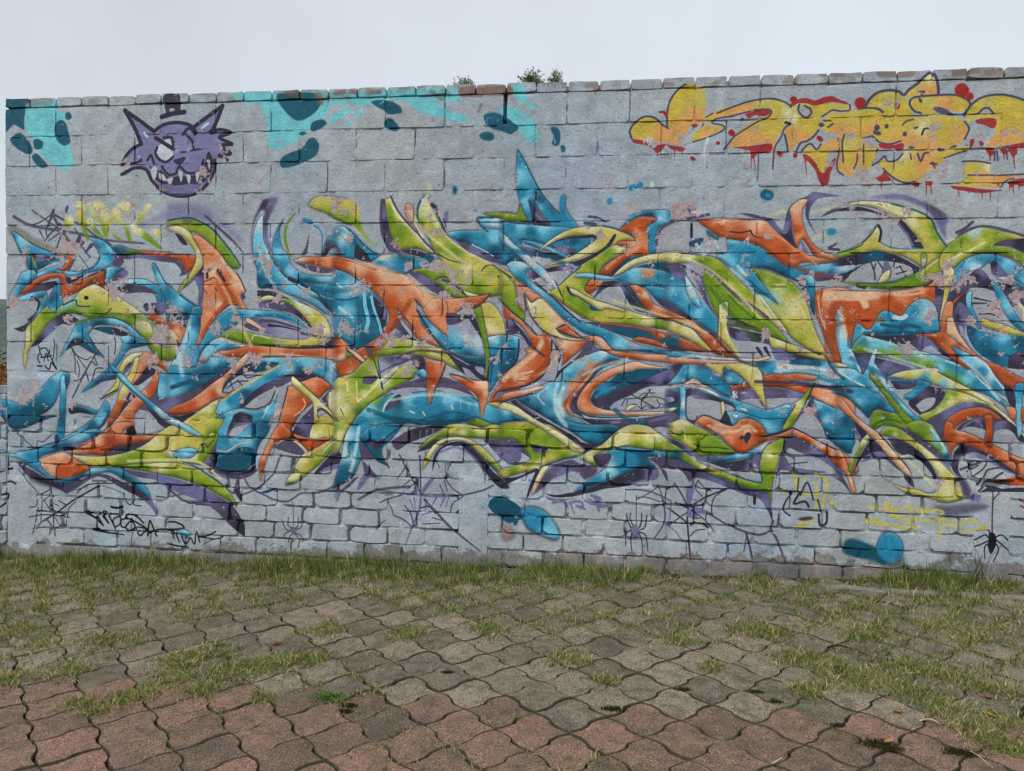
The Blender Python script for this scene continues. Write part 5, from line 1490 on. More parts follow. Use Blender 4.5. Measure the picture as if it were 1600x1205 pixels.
f l@0,43 b@20,46 W@45,48 W@70,49 b@5,46 S@90,48 : -10,39! 5,41 25,44 50,47 75,48 88,48 95,46! 98,47 90,50 75,51 50,50 20,49 -10,47
f s@0,49 s@30,51 S@60,51 : -10,46.5 20,48 50,50 75,51 60,52 30,53 -10,52
f k@20,80 v@25,85 k@50,88 k@20,100 : 18,77! 26,76 40,81 54,86 62,90 66,96! 60,92 50,89 38,86 22,83 20,95 19,104! 28,108 30,101! 26,104 18,103
f w : 20,84! 38,87 52,90 62,94 56,97 54,104 40,101 30,101 28,106! 20,103
f v@28,85 : 21,83! 30,84 42,87 30,86
f Y : 52,89 54,89 55,96 53,102
f k@55,102 : 55,98! 57,97 60,104 62,111 50,108 52,104!
f c@30,74 c@45,80 b@55,84 b@70,88 l@72,95 b@90,97 l@110,93 b@115,100 b@100,103 B@115,106 b@80,100 l@60,100 l@95,112 : 16,73! 26,72 38,76 50,82 62,86 75,90 88,95 95,96 108,93 120,90! 118,98 114,105 108,112 108,118 96,120! 92,114 84,108 75,105 66,108 62,111! 60,104 57,98! 66,97 62,90 52,86 40,80 28,76 16,75
f S@26,69 : 16,72! 22,69 27,67 34,72 40,75 30,74
s B .9 : 64,96 78,100 92,104 112,104
f c : 69,94! 75,95 77,98 72,97
f c : 62,100! 68,101 65,105
f c : 106,94! 114,91 116,94
f l@15,80 c@16,90 b@14,100 c@15,105 b@12,78 : 12,74! 18,76 18,90 19,104 23,108 14,109 13,100 14,88
f B : -6,76! 8,77 12,76 13,90 12,100 6,98 -6,98
f p@5,82 k@10,86 : -6,78! 5,78 11,81 11,88 5,92 -6,93
f V : -6,84! 5,84 8,87 3,89 -6,88
f Y : -2,95! 10,94 4,98
f p@5,102 v@4,103 : -6,99 8,99 12,103 10,108 -6,110
f w : 126,104! 132,98 140,106 148,118 140,122 128,114 122,112
f k@133,92 v@139,94 : 136,82! 140,86 138,92 143,98 151,110 150,118! 141,104 133,98 126,101! 132,92
f l@142,92 b@150,95 b@145,100 b@155,110 B@150,117 l@150,105 : 138,86! 150,91 165,98 175,102 175,135 160,130 150,120! 146,108 142,98
f g@130,82 y@121,96 Y@124,92 g@118,105 e@112,112 g@138,72 : 142,66! 138,73 133,84 128,95 122,106 116,113 108,118! 112,108 118,98 122,91 118,92! 126,86 132,80
s K 1.2 : 141,69 136,78 133,86
s k .8 : 133,84 128,95 122,106
q 94 26 5 .95
q 108 54 4 .9
q 140 9 5 .9
q 64 83 6 .9 W
q 135 98 6 .8
q 150 108 6 .5
q 60 55 4 .7
q 125 40 3 .6
q 155 62 4 .7
q 25 70 6 .5
q 52 6 3 .8
q 110 98 3 .5
q 140 112 6 .6
@ 1040 670
f y@5,0 g@15,6 g@30,10 Y@10,-2 e@30,5 g@45,15 g@40,22 y@20,12 g@55,18 Y@16,-6 : -10,-4! 5,-6 15,-9 24,-5 36,1 48,8 58,16 66,22! 60,24 48,25 40,25 32,26! 25,20 15,13 5,8 -10,0
s~.4 Y .8 : 17,-6 18,10
s K .8 : 33,10 36,7 40,4
s K .8 : 26,14 34,17 45,17 60,19
s K .7 : 4,2 12,6 17,3
f k@10,12 v@25,23 : -10,3! 5,9 15,14 25,21 32,26 40,26 50,24! 46,29 36,31 28,28 18,22 8,15 -10,8
f p@115,15 p@130,14 v@140,20 p@105,40 v@120,38 : 113,9! 120,7 128,10 140,17 152,27 165,38 165,44 150,32 138,26 125,22 115,18 112,26! 120,36 150,40 135,42 118,40 106,40 102,58! 104,40 108,24
s p 1 : 115,33 132,31
f p@30,38 p@60,52 v@50,52 p@85,62 v@92,70 k@98,84 : 0,32! 10,29 25,36 40,42 55,48 70,54 84,58 95,61 99,72 100,88! 95,76 88,66 76,62 60,56 45,50 30,46 22,50! 15,40
f l@70,27 b@60,28 b@85,24 B@50,30 W@90,16 : 40,30! 52,27 66,24 80,20 90,15 97,9! 100,9 94,17 90,24 78,27 66,29 50,31
f k@70,33 v@80,36 k@45,33 : 38,31! 55,31 72,29 89,24 87,37 80,38 65,40! 52,36
f w : 64,42! 74,39 86,38 90,50! 76,47
f g@5,15 e@2,17 B@10,25 g@20,28 e@30,33 y@45,38 Y@35,35 g@55,45 e@60,45 g@75,50 g@90,55 g@95,40 e@98,32 Y@98,25 g@105,15 e@103,22 g@100,50 : -10,6! 6,14 16,20 25,27 34,33 48,38 60,43 74,48 86,50 91,50! 89,40 88,34 90,25 94,17 102,12 112,7! 110,16 107,25 104,34 101,45 99,58 99,70! 95,60 84,57 70,53 55,47 40,41 25,35 12,29 -10,24
s t .9 : 62,42 78,48 90,50 87,37
s t .9 : 15,30 40,42 70,54 95,61
f s@32,-9 o@40,-2 S@48,0 s@60,4 o@75,-6 o@85,-2 S@76,0 o@70,12 s@60,12 o@65,18 o@88,2 s@100,7 s@115,2 O@90,8 : 28,-6! 30,-11 36,-12 46,-8 58,-3 65,-3 70,-9 80,-9 90,-3 93,4 92,7! 105,4 118,-1 122,1! 116,7 100,10 90,13 82,18 74,23 70,23 64,20 56,12 48,5 38,0
i S 2 ~1 : 40,-3 52,2 66,2 76,-3 84,2
f k : 69,8 72,6 73,9 70,10
f k : 74,6 77,3 80,6 77,12 75,14 73,9
s K .9 : 28,-8 36,-13 48,-9 62,-4
f s@125,3 o@130,8 S@145,15 o@150,22 o@160,28 S@158,22 : 119,0! 128,4 140,10 150,15 165,22 178,32 178,42 160,35 152,26 140,17 128,10 120,7
s K .9 : 119,-1 130,4 142,11 160,20
s k 1.2-2-1 : 92,7 105,4 118,-1
s p 1.8 : 100,86 98,94
s p 2-1.2 : 98,94 104,104 112,125
s p 1.6 : 58,89 68,94 76,97 88,99 98,95
s p 1.6 : 75,97 78,108 81,122
s p .9 : 76,98 73,115
f v : 19,54! 27,53 25,64 21,74 19,66
s k 1.2 : 21,74 20,85 21,100 23,122
s k 1.2 : 21,74 35,65 46,60 60,55
s p 1.2 : 21,74 14,60 8,51
f v : 21,73! 32,74 44,80 30,79
f v : 20,76! 26,76 30,84 20,82
s p 1.4 : 38,78 48,84 56,89
s k 1-.5 : 24,76 36,85 46,97
s k 1 : 9,69 20,74
s k 1.2 : 0,73 10,80 20,88
s p 1 : 20,78 10,85 2,91
s k .8 : 43,80 43,70 47,62 58,56
s k .8 : 37,85 38,80 44,80
s p 1 : 25,84 34,83
s p 1.2 : 23,90 32,88 40,93
s p 1 : 23,100 28,95 36,94
s k .8 : 34,75 37,66
s v 1 : 0,90 8,95 16,106
s v 1.2-.6 : 5,68 4,80 2,90
s k .7 : 30,48 36,55 42,58
s k .7 : 30,48 28,56 34,63
s k .7 : 0,58 8,52
s v 1 : 25,66 33,68
s k 2 : 83,62 83,70
s y 2 : 121,40 122,52 126,62
s y 2 : 140,42 148,46 151,55 148,66 146,75
s y 1.6 : 139,50 142,62 140,75
s y 1.4 : 110,58 120,58
s y 1.6 : 128,60 140,62 144,60
s y 2.2 : 125,88 138,85
s y 1.6 : 120,91 135,92
s y 1.4 : 130,44 130,48
s k 1.2 : 118,60 112,68 110,76 116,81
s k 1.6 : 125,60 120,70 130,68 134,73
s k 1.2 : 126,62 132,50 138,66
s k 1.6 : 143,80 144,90 150,88 151,78
s k 1 : 146,78 142,66
s k 1 : 124,46 123,58
s~1 y 3 : 110,58 111,59
s~1 y 3 : 155,68 156,70
f~1 k : 124,84 134,82 138,84 128,86
q 10 62 5 .5
q 98 26 7 .4
q 38 10 6 .4
@ 1300 300
f~1.5 v@50,5 v@80,8 p@100,16 v@100,30 V@30,7 : -10,18! 10,10 25,6 45,3 65,2 80,7 95,13 104,19 109,25 106,33 107,46! 101,36 96,26 88,17 75,10 60,7 40,7 20,10
f Y@20,11 Y@45,13 Y@70,20 y@85,28 g@94,32 g@98,42 y@88,38 Y@75,28 y@95,50 g@105,54 y@38,46 Y@42,36 y@30,52 y@60,56 y@75,60 y@90,60 g@103,60 y@94,68 g@95,72 e@86,74 g@20,59 e@93,24 : 12,12! 25,9 40,9 55,11 70,15 82,19 90,24 95,29 98,38 103,46 108,53 106,62 100,70 92,75 86,80 80,84! 84,76 83,70! 76,65 66,60 52,57 40,55 28,58 10,61 -8,62! 8,57 22,51 32,44 38,36 42,31! 45,36 44,45 47,49 56,52 68,54 85,53! 82,46 74,36 66,27! 55,22 40,15 25,12
s~.5 t 1 : 55,11 70,15 84,20 92,25 97,36 103,46 108,53
f k@10,17 k@74,40 k@55,23 k@82,50 : -8,20! 10,15 25,14 40,18 55,23 66,27 74,36 82,46 86,53! 74,52! 74,46 68,36 58,27 45,22 30,18 10,18
s v 1.6 : 62,30 70,40 75,50
s b .8 : 50,50 60,53 84,53
s k 1.8 : 43,31 45.5,37 44,46
s k .8 : 42,31 36,40 28,48
s G 1.2 : 28,49 20,53 5,57
f k@20,60 B@40,57 k@60,62 k@75,68 : -8,66! 10,61 28,57 42,55 56,58 68,63 82,71! 80,76 76,79! 74,71 64,67 52,65 40,65 28,68 10,69 -8,70
f W@10,72 b@10,76 : -8,69! 10,70 28,68 16,74 5,77 -8,78
f k : -8,78! 5,78 16,74 29,68 18,76 10,84 0,84 -8,82
s k 1 : 36,66 39,74 40,82
s k .8 : 41,65 39,72
s k 1 : 42,65 47,72 46,80
f v : 48,65! 52,65 55,73 50,74 47,76
s v 1 : 55,70 54,80
s k 1 : 58,66 57,70
s k 1 : 59,77 72,73
s k 1 : 63,69 70,81
s k .9 : 58,72 62,70
f~.6 Y@48,80 : 42,86! 48,76 54,73 53,80 49,85
f g@40,88 g@75,82 e@95,66 g@60,87 e@28,86 : 22,85! 40,86 58,85 70,80 82,74 90,68 100,62 104,70 98,79 90,86 80,89 60,91 40,90 26,89
s k 1.4 : 24,86 23,88 30,90
s~.4 t .8 : 26,85 42,85.5 58,84 70,79
s~.5 Y 1 : 83,77 90,70 98,64
f g@85,60 W@85,64 : 83,58! 88,58 87,68 84,70
f o@30,108 s@40,96 o@60,110 s@65,96 o@80,95 o@90,95 o@20,118 o@50,100 o@5,115 s@85,93 o@8,140 : -8,92! 20,93 50,93 78,91 90,86 96,80! 97,95 99,110 101,132! 60,135 22,146 17,146! 14,158 0,160 -10,158 -10,110
i S 7 ~1.2 : -6,97 12,97 30,97 40,95
i S 5 ~1 : 28,99 31,106
i S 1.5 ~.8 : 58,96 72,96 84,94
s k 1 : 96,80 92,85 86,89
f g@110,50 g@120,42 c@133,38 e@145,41 g@155,38 y@138,49 e@130,52 g@145,55 g@115,58 y@108,62 e@120,62 Y@118,60 g@170,56 g@180,62 e@160,41 y@175,42 : 104,55! 112,47 120,41 130,36 140,33 150,35 165,38 190,43 190,46 165,44.5 152,48! 165,51 178,57 195,68 195,85! 180,70 168,62 155,58 142,57 130,60 120,66 112,72 108,80! 104,76 100,66
s~.5 Y 1.4 : 106,66 118,59 130,54 142,47
f p@165,50 k@175,48 p@160,50 : 148,50! 158,46 168,44.5 195,44 195,60 180,57 168,52
s~.4 p 1.6 : 118,40 130,34 140,32 152,33 170,38 185,43
s p 2 : 116,38 124,34 131,28
s~.6%70 Y 1.5 : 107,46 114,44
f l@125,68 b@140,60 b@155,62 l@165,66 b@175,72 c@132,72 b@120,70 l@185,85 : 114,72! 122,65 132,60 145,58 158,60 172,67 195,85 195,108! 180,92 172,82 160,79 150,76! 148,66 143,68 138,72 128,74 122,80 116,88 113,84
s~.5 c 2 : 130,72 138,69
s b 1.2 : 117,74 124,65
f k@150,68 v@155,72 : 148,66! 152,64 158,70 166,80 156,79 150,76
f~.5 c@165,82 b@175,84 : 152,80! 165,80 178,86 185,92 170,86
f p@175,92 k@160,86 : 154,84! 168,87 178,90 195,105 195,135 184,126 172,112 162,96
f k@135,80 v@140,75 p@130,90 k@145,88 : 120,88! 128,78 136,72 142,74 148,82 154,94! 142,90 130,90 124,95 112,102 108,112! 110,95
f k@100,95 v@100,100 k@118,104 v@122,118 : 97,82! 99,88 105,92 122,95 131,93! 126,98 126,108 132,120 140,128 136,128 126,122 122,140 116,126 112,120 108,112 103,118 101,122 98,112 96,98
f o@118,100 o@110,112 s@108,120 : 130,91! 120,98 114,106 112,118 112,126 106,126! 106,116 110,106 118,98
f Y@108,75 y@106,95 Y@104,110 y@102,120 : 104,72! 110,70 114,74 112,85 109,95 106,108 104,120 102,134! 101,120 103,105 105,92 104,80
f w : 131,98! 136,91 141,92 148,98 158,113 164,124 170,131 150,126 140,124 135,112
s k 1.3-.6 : 133,99 142,101 151,103
s k 1.5-.8 : 131,104 144,104
s k 1.4 : 146,106 157,110
s k 1.3-.8 : 138,114 148,114 156,117
f y : 140,118! 146,120 160,124 175,130 187,134 172,134.5 155,130 141,125
f l@127,100 b@133,115 : 131,92! 126,96 126,106 131,118 138,128! 139,127 134,115 130,104
f b@155,90 l@165,108 b@172,118 : 148,82! 157,90 166,104 174,118 186,132 172,126 160,110
f w : 168,108! 176,106 184,112 186,126 178,120
s Y 2 : 173,103 179,110 180,120
f l@85,113 b@90,123 b@50,118 l@45,123 b@60,122 B@65,127 b@75,128 b@40,130 W@88,113 b@25,128 B@52,132 l@28,130 b@78,112 : 45,113! 50,111 56,113 62,116 66,115 72,107 78,102 84,100 92,102 97,108 99,118 100,130! 92,132 75,133 50,133 30,133! 22,140 18,146! 20,133 22,125 26,124 29,127 32,129 36,128 40,122
i c 3 ~.8 : 58,117 64,118 69,116
i B 2.4 ~.8 : 46,124 60,126 72,125 82,127
q 48 20 9 1
q 68 20 6 1
q 58 24 6 1
q 43 7 6 .9
q 18 13 6 1
q 50 11 4 1
q 43 12 4 1
q 10 11 7 .8
q 83 80 6 .9
q 108 68 6 .9
q 102 80 8 .8
q 121 80 10 1
q 132 83 5 1
q 35 98 4 .7
q 54 21 5 .8 W
q 80 46 5 .7
q 97 52 5 .5
q 75 74 4 .9
q 4 82 5 .9
q 150 76 4 .9
q 120 10 4 .8
q 97 10 4 .8
q 130 12 3 .6
q 90 48 6 .4
q 162 42 5 .5
q 170 100 9 .9
q 152 104 6 .8
q 155 112 6 .8
q 165 108 5 .8
q 8 112 6 .5
q 95 116 7 .9
q 130 118 6 .8
@ 1300 480
f k@50,28 k@75,30 v@85,30 k@105,42 : 28,25! 45,26 60,25 75,24.5 80,27 88,29 96,34 106,41 116,50 126,57! 118,56 106,48 96,41 88,37 84,41 80,40 76,36! 60,34 45,32
s~.5 v 1.8 : 84,31 90,32 98,39
s b .8 : 45,26 60,25.5 72,25
f c@35,28 l@50,34 l@40,35 b@30,32 b@70,41 c@75,40 l@95,44 b@110,52 b@120,60 l@130,62 g@28,40 g@45,44 g@75,53 g@90,55 l@100,58 g@105,66 g@115,70 l@125,68 b@135,72 e@60,47 b@145,76 g@120,74 c@88,43 : 28,26! 40,29 55,33 68,38 80,41 90,43 104,48 118,53 128,58 134,64 142,70 150,78 165,92 175,104! 160,92 150,85 140,80 128,76 116,70 104,64 96,62! 84,58 70,52 56,48 42,46 30,43 18,43! 18,38 22,32
s c .9 : 106,50 118,54 130,58 138,68 148,77
f V : 84,40! 92,36 100,42 110,49 98,45
f o@80,26 o@100,30 o@105,20 S@110,20 s@108,5 o@118,36 s@122,40 o@120,50 S@118,30 o@150,55 o@165,62 O@95,32 : 74,25! 90,25 101,22 103,10 107,-4 113,-4 113,10 117,22 124,33 132,42 142,50 155,54 165,60 180,68 195,76 195,90 170,76 160,72 152,62 140,52! 134,50 128,58 120,54 110,46 100,37 88,28
f S@110,18 S@120,34 : 108,10! 113,10 117,22 124,33 132,43! 122,36 112,28 107,24
f b@115,38 l@128,48 b@140,60 c@140,50 c@150,64 b@155,70 : 111,36! 122,41 132,46 142,52 150,62 158,72 168,86! 150,76 138,64 126,54 118,46
s c 1.4 : 134,47 144,54 152,66 162,78
f k@118,8 v@120,5 v@124,10 : 113,8! 118,-4 124,-2 130,8 138,19! 126,15 122,20 120,26 116,20
f t@130,22 b@138,25 B@145,35 b@150,32 t@150,45 l@160,28 B@128,30 b@165,40 t@175,34 : 125,15! 131,18 138,22 155,25 180,27 195,30 195,48 178,46 166,56 158,55 146,49 134,40 127,28
f p@170,46 k@168,52 : 164,57! 166,46 174,42 195,40 195,54 180,58
f V@121,22 v@126,28 : 118,17! 122,19 124,28 128,35 122,30
q 175 56 8 .8
q 70 38 8 .9
q 60 35 5 .8 W
q 53 31 4 .8 W
q 65 30 4 .8 W
f p@25,50 k@22,45 v@26,52 : 16,43! 30,44 39,46! 35,54 30,64 27,62 22,52
f v@50,54 p@60,54 k@45,48 v@58,57 : 40,47! 52,50 62,53 74,57 65,60 55,64 50,65! 44,58 40,54
f l@5,15 c@10,25 l@15,35 l@12,45 b@22,55 c@22,50 : 3,6! 6,4 9,12 12,24 15,34 18,42 23,52 28,63! 24,70 15,66 8,58! 9,50 6,40 3,25
s c 1.2 : 8,10 12,26 16,38 21,48 26,60
s S 1.6 : 5,3 9,8 12,20 14,30
f b : 15,25! 18,38 15,37
f Y : -8,50! 5,52 15,55 5,56 -8,55
f B@10,76 b@25,82 b@40,86 B@45,92 B@35,98 b@55,95 t@20,92 l@24,87 : -10,70! 10,74 30,75 40,79 48,86 56,94 62,101! 52,98 44,95 38,97 34,104! 24,94 12,84 -10,78
f g@45,105 G@50,101 g@65,105 e@75,112 g@40,110 g@60,100 : 35,110! 38,98 42,96 52,98 62,100 72,104 84,110 96,124! 84,128 66,116 50,110 40,114
f g@40,66 g@50,80 g@62,95 g@80,108 e@85,114 : 36,60! 42,66 50,76 60,88 72,100 84,112 92,120 90,124! 78,116 66,106 60,98 50,84 42,74 36,68
s G 1.6 : 38,112 42,108 52,105 64,108
f l@0,58 l@20,62 b@28,66 b@10,69 c@37,44 l@36,52 l@42,60 c@50,70 b@58,80 l@70,92 b@82,104 b@92,116 c@5,60 : -10,55! 8,57 20,58 28,63 32,58 36,48 39,40 40,38! 42,40 40,48 40,54 46,64 54,76 64,88 76,100 84,106 92,114 99,123! 90,122 80,110 68,98 58,86 48,74 40,64 36,60 34,66! 44,78 40,80 30,75 10,74 -10,72
s c 1.2 : -5,58 8,62 20,69 30,74
s c .9 : 40,54 46,64 56,78
f Y@60,62 Y@80,60 Y@98,60 y@70,65 b@85,68 l@105,70 y@100,65 Y@110,70 y@125,78 Y@140,85 y@150,92 Y@165,104 : 50,66! 62,61 80,58 96,57 100,59 97,61! 106,66 120,73 134,80 146,88 158,97 168,106 178,117 185,126! 176,120 166,110 156,100 146,92 134,84 120,79 108,77! 100,74 90,71 80,69 66,67
s Y 1 : 97,61 108,67 122,74 136,81 150,90
f p@65,72 k@60,75 : 54,69! 66,69 78,70 80,72 74,76 62,77 58,75
f b@85,74 b@72,84 : 80,68! 92,72 82,82 74,88! 67,84 76,78
f p@85,80 k@95,78 k@78,92 : 90,73.5! 104,77 105,83 98,92 90,98 82,101! 71,90 80,82
f w : 78,92! 86,86 96,85 94,92 84,98
f g@105,85 g@95,95 Y@110,88 y@120,85 Y@100,98 g@115,80 e@90,102 Y@125,87 : 108,77! 118,79 130,83 147,91! 130,89 118,91 108,97 95,104 86,107! 82,101 92,97 100,91 105,84
f p@85,108 v@110,96 v@125,90 p@95,106 p@140,94 k@160,106 : 86,107! 98,100 110,94 122,89 135,89 148,94 160,102 174,116! 160,109 148,101 135,99 120,102 110,106 104,112 102,124 92,116
f o@115,100 o@140,96 o@106,110 O@150,99 o@108,120 : 103,124! 105,109 114,100 126,95 140,94 152,99 162,108! 152,107 140,103 130,104 118,110 112,118 108,128
f k@130,108 v@135,106 k@140,110 : 112,119! 120,110 130,105 140,103 144,110 145,119 136,116 124,116
s~.4 v 1.4 : 122,112 130,107 136,106 140,112
f k@155,105 v@156,109 k@170,114 : 149,106! 160,105 170,110 182,126 176,126! 166,115 156,116 150,124
s~.4 v 1.4 : 152,116 155,108 162,108
f l@176,-8 b@175,70 l@174,105 : 171,72! 179,72 177,92 177,118 174,122 172,104
f k : 160,72! 170,78 171,94 165,90
f s@170,96 o@178,104 : 162,93! 171,95 171,106 166,102
f o : 177,94! 190,96 190,110 178,108
@ 1300 670
f w : 118,2! 128,-2 144,2 144,13 132,9
f w : 151,14! 152,3 164,1 172,11 178,20 166,20
f b@5,10 b@15,10 t@10,16 l@3,-15 B@14,-8 : -10,-20! 5,-22 18,-10 20,6 17,22 10,20 0,12 -10,8
f k : 19,-8! 28,-1 34,8 28,12 24,4
s v 2 : 22,2 26,10 22,16
f k@40,16 k@30,24 : 36,10! 46,14 52,22 44,22 34,24 26,30 20,42! 24,28
f~.8 v@44,22 p@60,34 : 26,32! 34,24 44,21 54,26 68,42! 60,37 48,28 36,29
f o@2,25 S@8,22 s@12,38 o@5,32 S@18,46 s@20,56 : -10,17! 6,20 10,24 14,34 17,42 20,52 22,60 18,60! 14,44 8,38 0,30 -10,22
f p : -10,30! 0,34 8,42 14,52 18,62! 8,50 -10,40
f g@25,22 g@18,38 Y@30,8 : 34,4! 35,9 26,22 20,34 19,42! 15,38 20,26 27,12
f w : 18,24! 20,16 26,12 20,26 17,32
f k@60,15 k@80,22 k@95,40 p@55,12 : 52,9! 66,11 76,17 86,25 94,36 99,46 99,52 96,47! 90,38 82,30 72,24 62,24
f Y@58,5 y@75,12 Y@90,22 Y@100,35 y@110,45 Y@118,55 y@120,62 y@100,65 Y@105,52 y@80,61 g@55,3 g@62,2 Y@110,58 : 44,5! 50,-2 60,-1 72,6 84,16 96,26 108,38 116,46 121,56 122,64 116,67 106,68 92,65 78,62 66,58 52,48 46,45! 58,52 70,56 80,57 90,61 98,58 101,52 99,42 90,30 80,20 68,12 56,8
s~.5 G 1 : 98,68 110,69 122,66
s b 1 : 88,59 94,60 98,57
f p@75,2 p@100,24 v@110,36 : 62,-2! 74,1 86,9 98,19 106,29 113,41! 100,28 86,17 74,8
f g@85,5 e@90,10 l@98,8 l@104,20 g@100,20 B@108,26 b@110,30 g@76,-4 : 68,-4! 80,-8 92,-4 98,4 104,14 110,26 112,36! 106,28 96,18 86,10 76,4
s c 1.4 : 92,0 100,10 106,20
f s@20,-10 S@30,0 S@45,10 S@60,27 s@-2,-26 S@70,38 s@8,-22 : -10,-32! 0,-33 8,-29 14,-22 22,-12 34,-2 44,5 52,14 62,26 70,36 75,46! 68,42 58,32 48,20 38,9 28,-1 14,-13 2,-22 -10,-25
s K .9 : 44,5 52,14 62,26 72,38
f p : 66,42! 74,45 77,55 70,50
f o@112,5 o@130,10 o@150,15 s@172,24 s@165,19 o@148,20 o@106,0 s@120,3 : 104,8! 106,-6 112,-5 114,1 124,3 140,10 156,18 170,25 190,34 190,48 172,41 158,31 144,23 130,16 118,15 112,20 112,28! 108,15
s~.3 S .7 : 114,1 124,4 136,9
f o@146,5 O@148,10 : 142,-12! 149,-12 150,2 149,17 143,14 144,0
f k@118,20 v@120,30 k@116,35 k@145,24 : 113,24! 120,15 130,16.5 144,23 158,31 172,41 176,44! 160,38 148,29 134,23 126,24 120,30 118,38 122,47 116,43 112,36
f v@140,26 V@128,24 : 124,24! 134,22 148,28 160,37 178,45! 162,40 150,33 138,28 128,27
s~1%60 K 5 : 116,22 124,19
f~2 p : 118,44 126,50 130,60 128,66 122,60
f~2.5%80 p@115,75 p@140,72 : 95,72 108,72 125,70 140,70 146,72 140,76 125,80 108,82 100,78
f~1.5 v : 130,60 138,62 138,68 130,68
s p 1.8 : 120,38 130,34 138,31
s p 1.2 : 126,40 136,34
s p 1.2 : 132,44 140,38 144,32
s p 1.4 : 138,53 142,44 146,38 160,36
s p 1.6 : 137,58 150,47 159,41
f k : 137,60! 148,54 160,56 175,55 190,57 190,59 160,59 145,59
f k@155,50 o@175,48 : 146,50! 160,47 190,45 190,52 165,53
s o 1.2 : 152,49 175,45
s r 1.2 : 176,66 182,70
s r 1.2 : 176,72 182,75
s k .9 : 150,59 149,80 149,98
s k .8 : 150,66 156,59
f K : 146,98 150,97 153,102 152,110 148,117 145,110 146,103
s K 1.3 : 147,100 146,95 142,94 135,95
s K 1.3 : 146,102 142,99 133,104
s K 1.3 : 146,104 140,107 133,110
s K 1.3-.9 : 146,107 142,110 142,121
s K 1.3 : 152,101 158,99 164,104
s K 1.3 : 152,103 158,108 165,114
s K 1.3-.9 : 152,107 155,113 150,124
s~.3 y 1.8 : 34,73 46,74 60,77
s~.3 y 1.5 : 50,69 50,76
s~.3 y 1.5 : 53,69 53,76
s~.3 y 1.5 : 56,71 57,78
s~.3 y 1.5 : 62,76 70,73 74,77
s~.3 y 1.5 : 74,72 75,82
s~.3 y 1.5 : 78,74 82,80
s~.3 y 1.5 : 84,71 84,79 89,74
s~.3 y 1.5 : 88,78 98,76 104,78 101,80
s~.3 y 2.2 : 32,85 40,88 60,91 75,94 76,90 72,86 56,81
s~.3 y 2.2 : 33,87 41,86 45,90
s~.3 y 1.5 : 76,84 88,86 100,84 112,86
s~.3 y 1.5 : 101,84 101,104
s~.3 y 1.8 : 104,88 112,91 122,88 127,85 135,88 144,93
s~.3 y 1.5 : 144,93 130,95 115,98
f~1.6 t@20,108 t@45,122 : 12,105 20,103 32,107 42,112 52,122 48,128 36,123 20,120 10,115
f~.7 b : 42,108 46,100 53,97 61,100 66,108 66,118 62,126 54,128 46,122 42,116
q 96 54 5 .7
q 105 48 4 .5
@ 0 0 1
s~3%70 S 11 : 598,424 628,436 655,452 676,478
s~2%70 S 6 : 556,412 580,414 600,420
s~2%80 c 5 : 871,598 866,622 872,648 884,664
s~2%70 c 4 : 880,604 874,628 880,650
s~2%80 c 6 : 277,545 281,565 284,585
s~2%70 c 5 : 296,500 290,530 284,548
s~1.5%80 c 4 : 560,668 556,700 548,735
s~1.5%80 c 3 : 610,625 650,618 690,616
s~1.5%80 c 3 : 432,455 462,470 490,492
s~1.5%80 c 3 : 404,385 412,420 428,446
s~1.5%70 S 4 : 330,420 352,455 372,500 392,540
s~1.5%70 S 3 : 420,662 428,650 440,640
s~1.5%70 S 4 : 812,592 850,580 872,556
s~1.5%80 Y 3 : 640,330 664,362 700,392 738,420
s~1.5%80 Y 3 : 960,470 1010,486 1060,500 1104,520
s~1.5%80 Y 3 : 1000,404 1050,400 1100,416 1150,456 1190,500
s~1.5%80 c 3 : 1142,420 1170,446 1190,478
s~1.5%80 c 3 : 1350,545 1400,560 1450,576
s~1.5%80 c 3 : 1500,560 1530,585 1560,625
s~1.5%70 S 3 : 1290,460 1340,462 1400,458 1440,450
s~1.5%70 Y 3 : 1380,700 1420,720 1456,758 1480,775
s~1%80 Y 3 : 200,720 260,718 310,722 345,748
s~1.5%80 c 3 : 1210,580 1260,580 1310,590
s~1.5%70 c 3 : 980,560 940,572 910,586
s~1.5%70 c 3 : 1060,560 1090,556 1110,570
s~1%70 k 3 : 470,520 500,526 530,528
s~1%70 k 3 : 620,560 650,548 700,552 750,570
s~1%70 k 3 : 800,500 830,540 850,556
s~1%70 k 3 : 1110,520 1150,560 1180,572
s~1%70 k 3 : 1290,555 1300,575 1318,592
s~1%80 k 4 : 1180,596 1260,600 1330,612
s~1%70 k 3 : 560,780 590,765 640,760
s~1%70 t 5 : 575,640 620,655 680,660 740,655
s~1%70 t 5 : 960,640 980,655 1010,660
s~1%70 t 4 : 1350,520 1400,522 1440,518
s~2%60 t 7 : 560,470 565,520 580,555
s~2%60 t 6 : 470,440 510,455 545,452
s~2%60 B 6 : 800,392 850,398 880,412
s~2%60 B 6 : 1330,560 1390,590 1440,600
s~2%60 O 6 : 640,470 610,520 580,560
s~2%60 O 6 : 850,520 856,560 830,590
s~2%60 O 5 : 1200,395 1250,420 1290,432
s~2%60 O 5 : 1380,500 1300,510 1290,560
s~2%60 G 5 : 120,505 170,492 230,500 265,530
s~2%60 G 5 : 1110,450 1150,500 1180,530
s~2%60 G 5 : 1310,440 1370,445 1430,430
'''
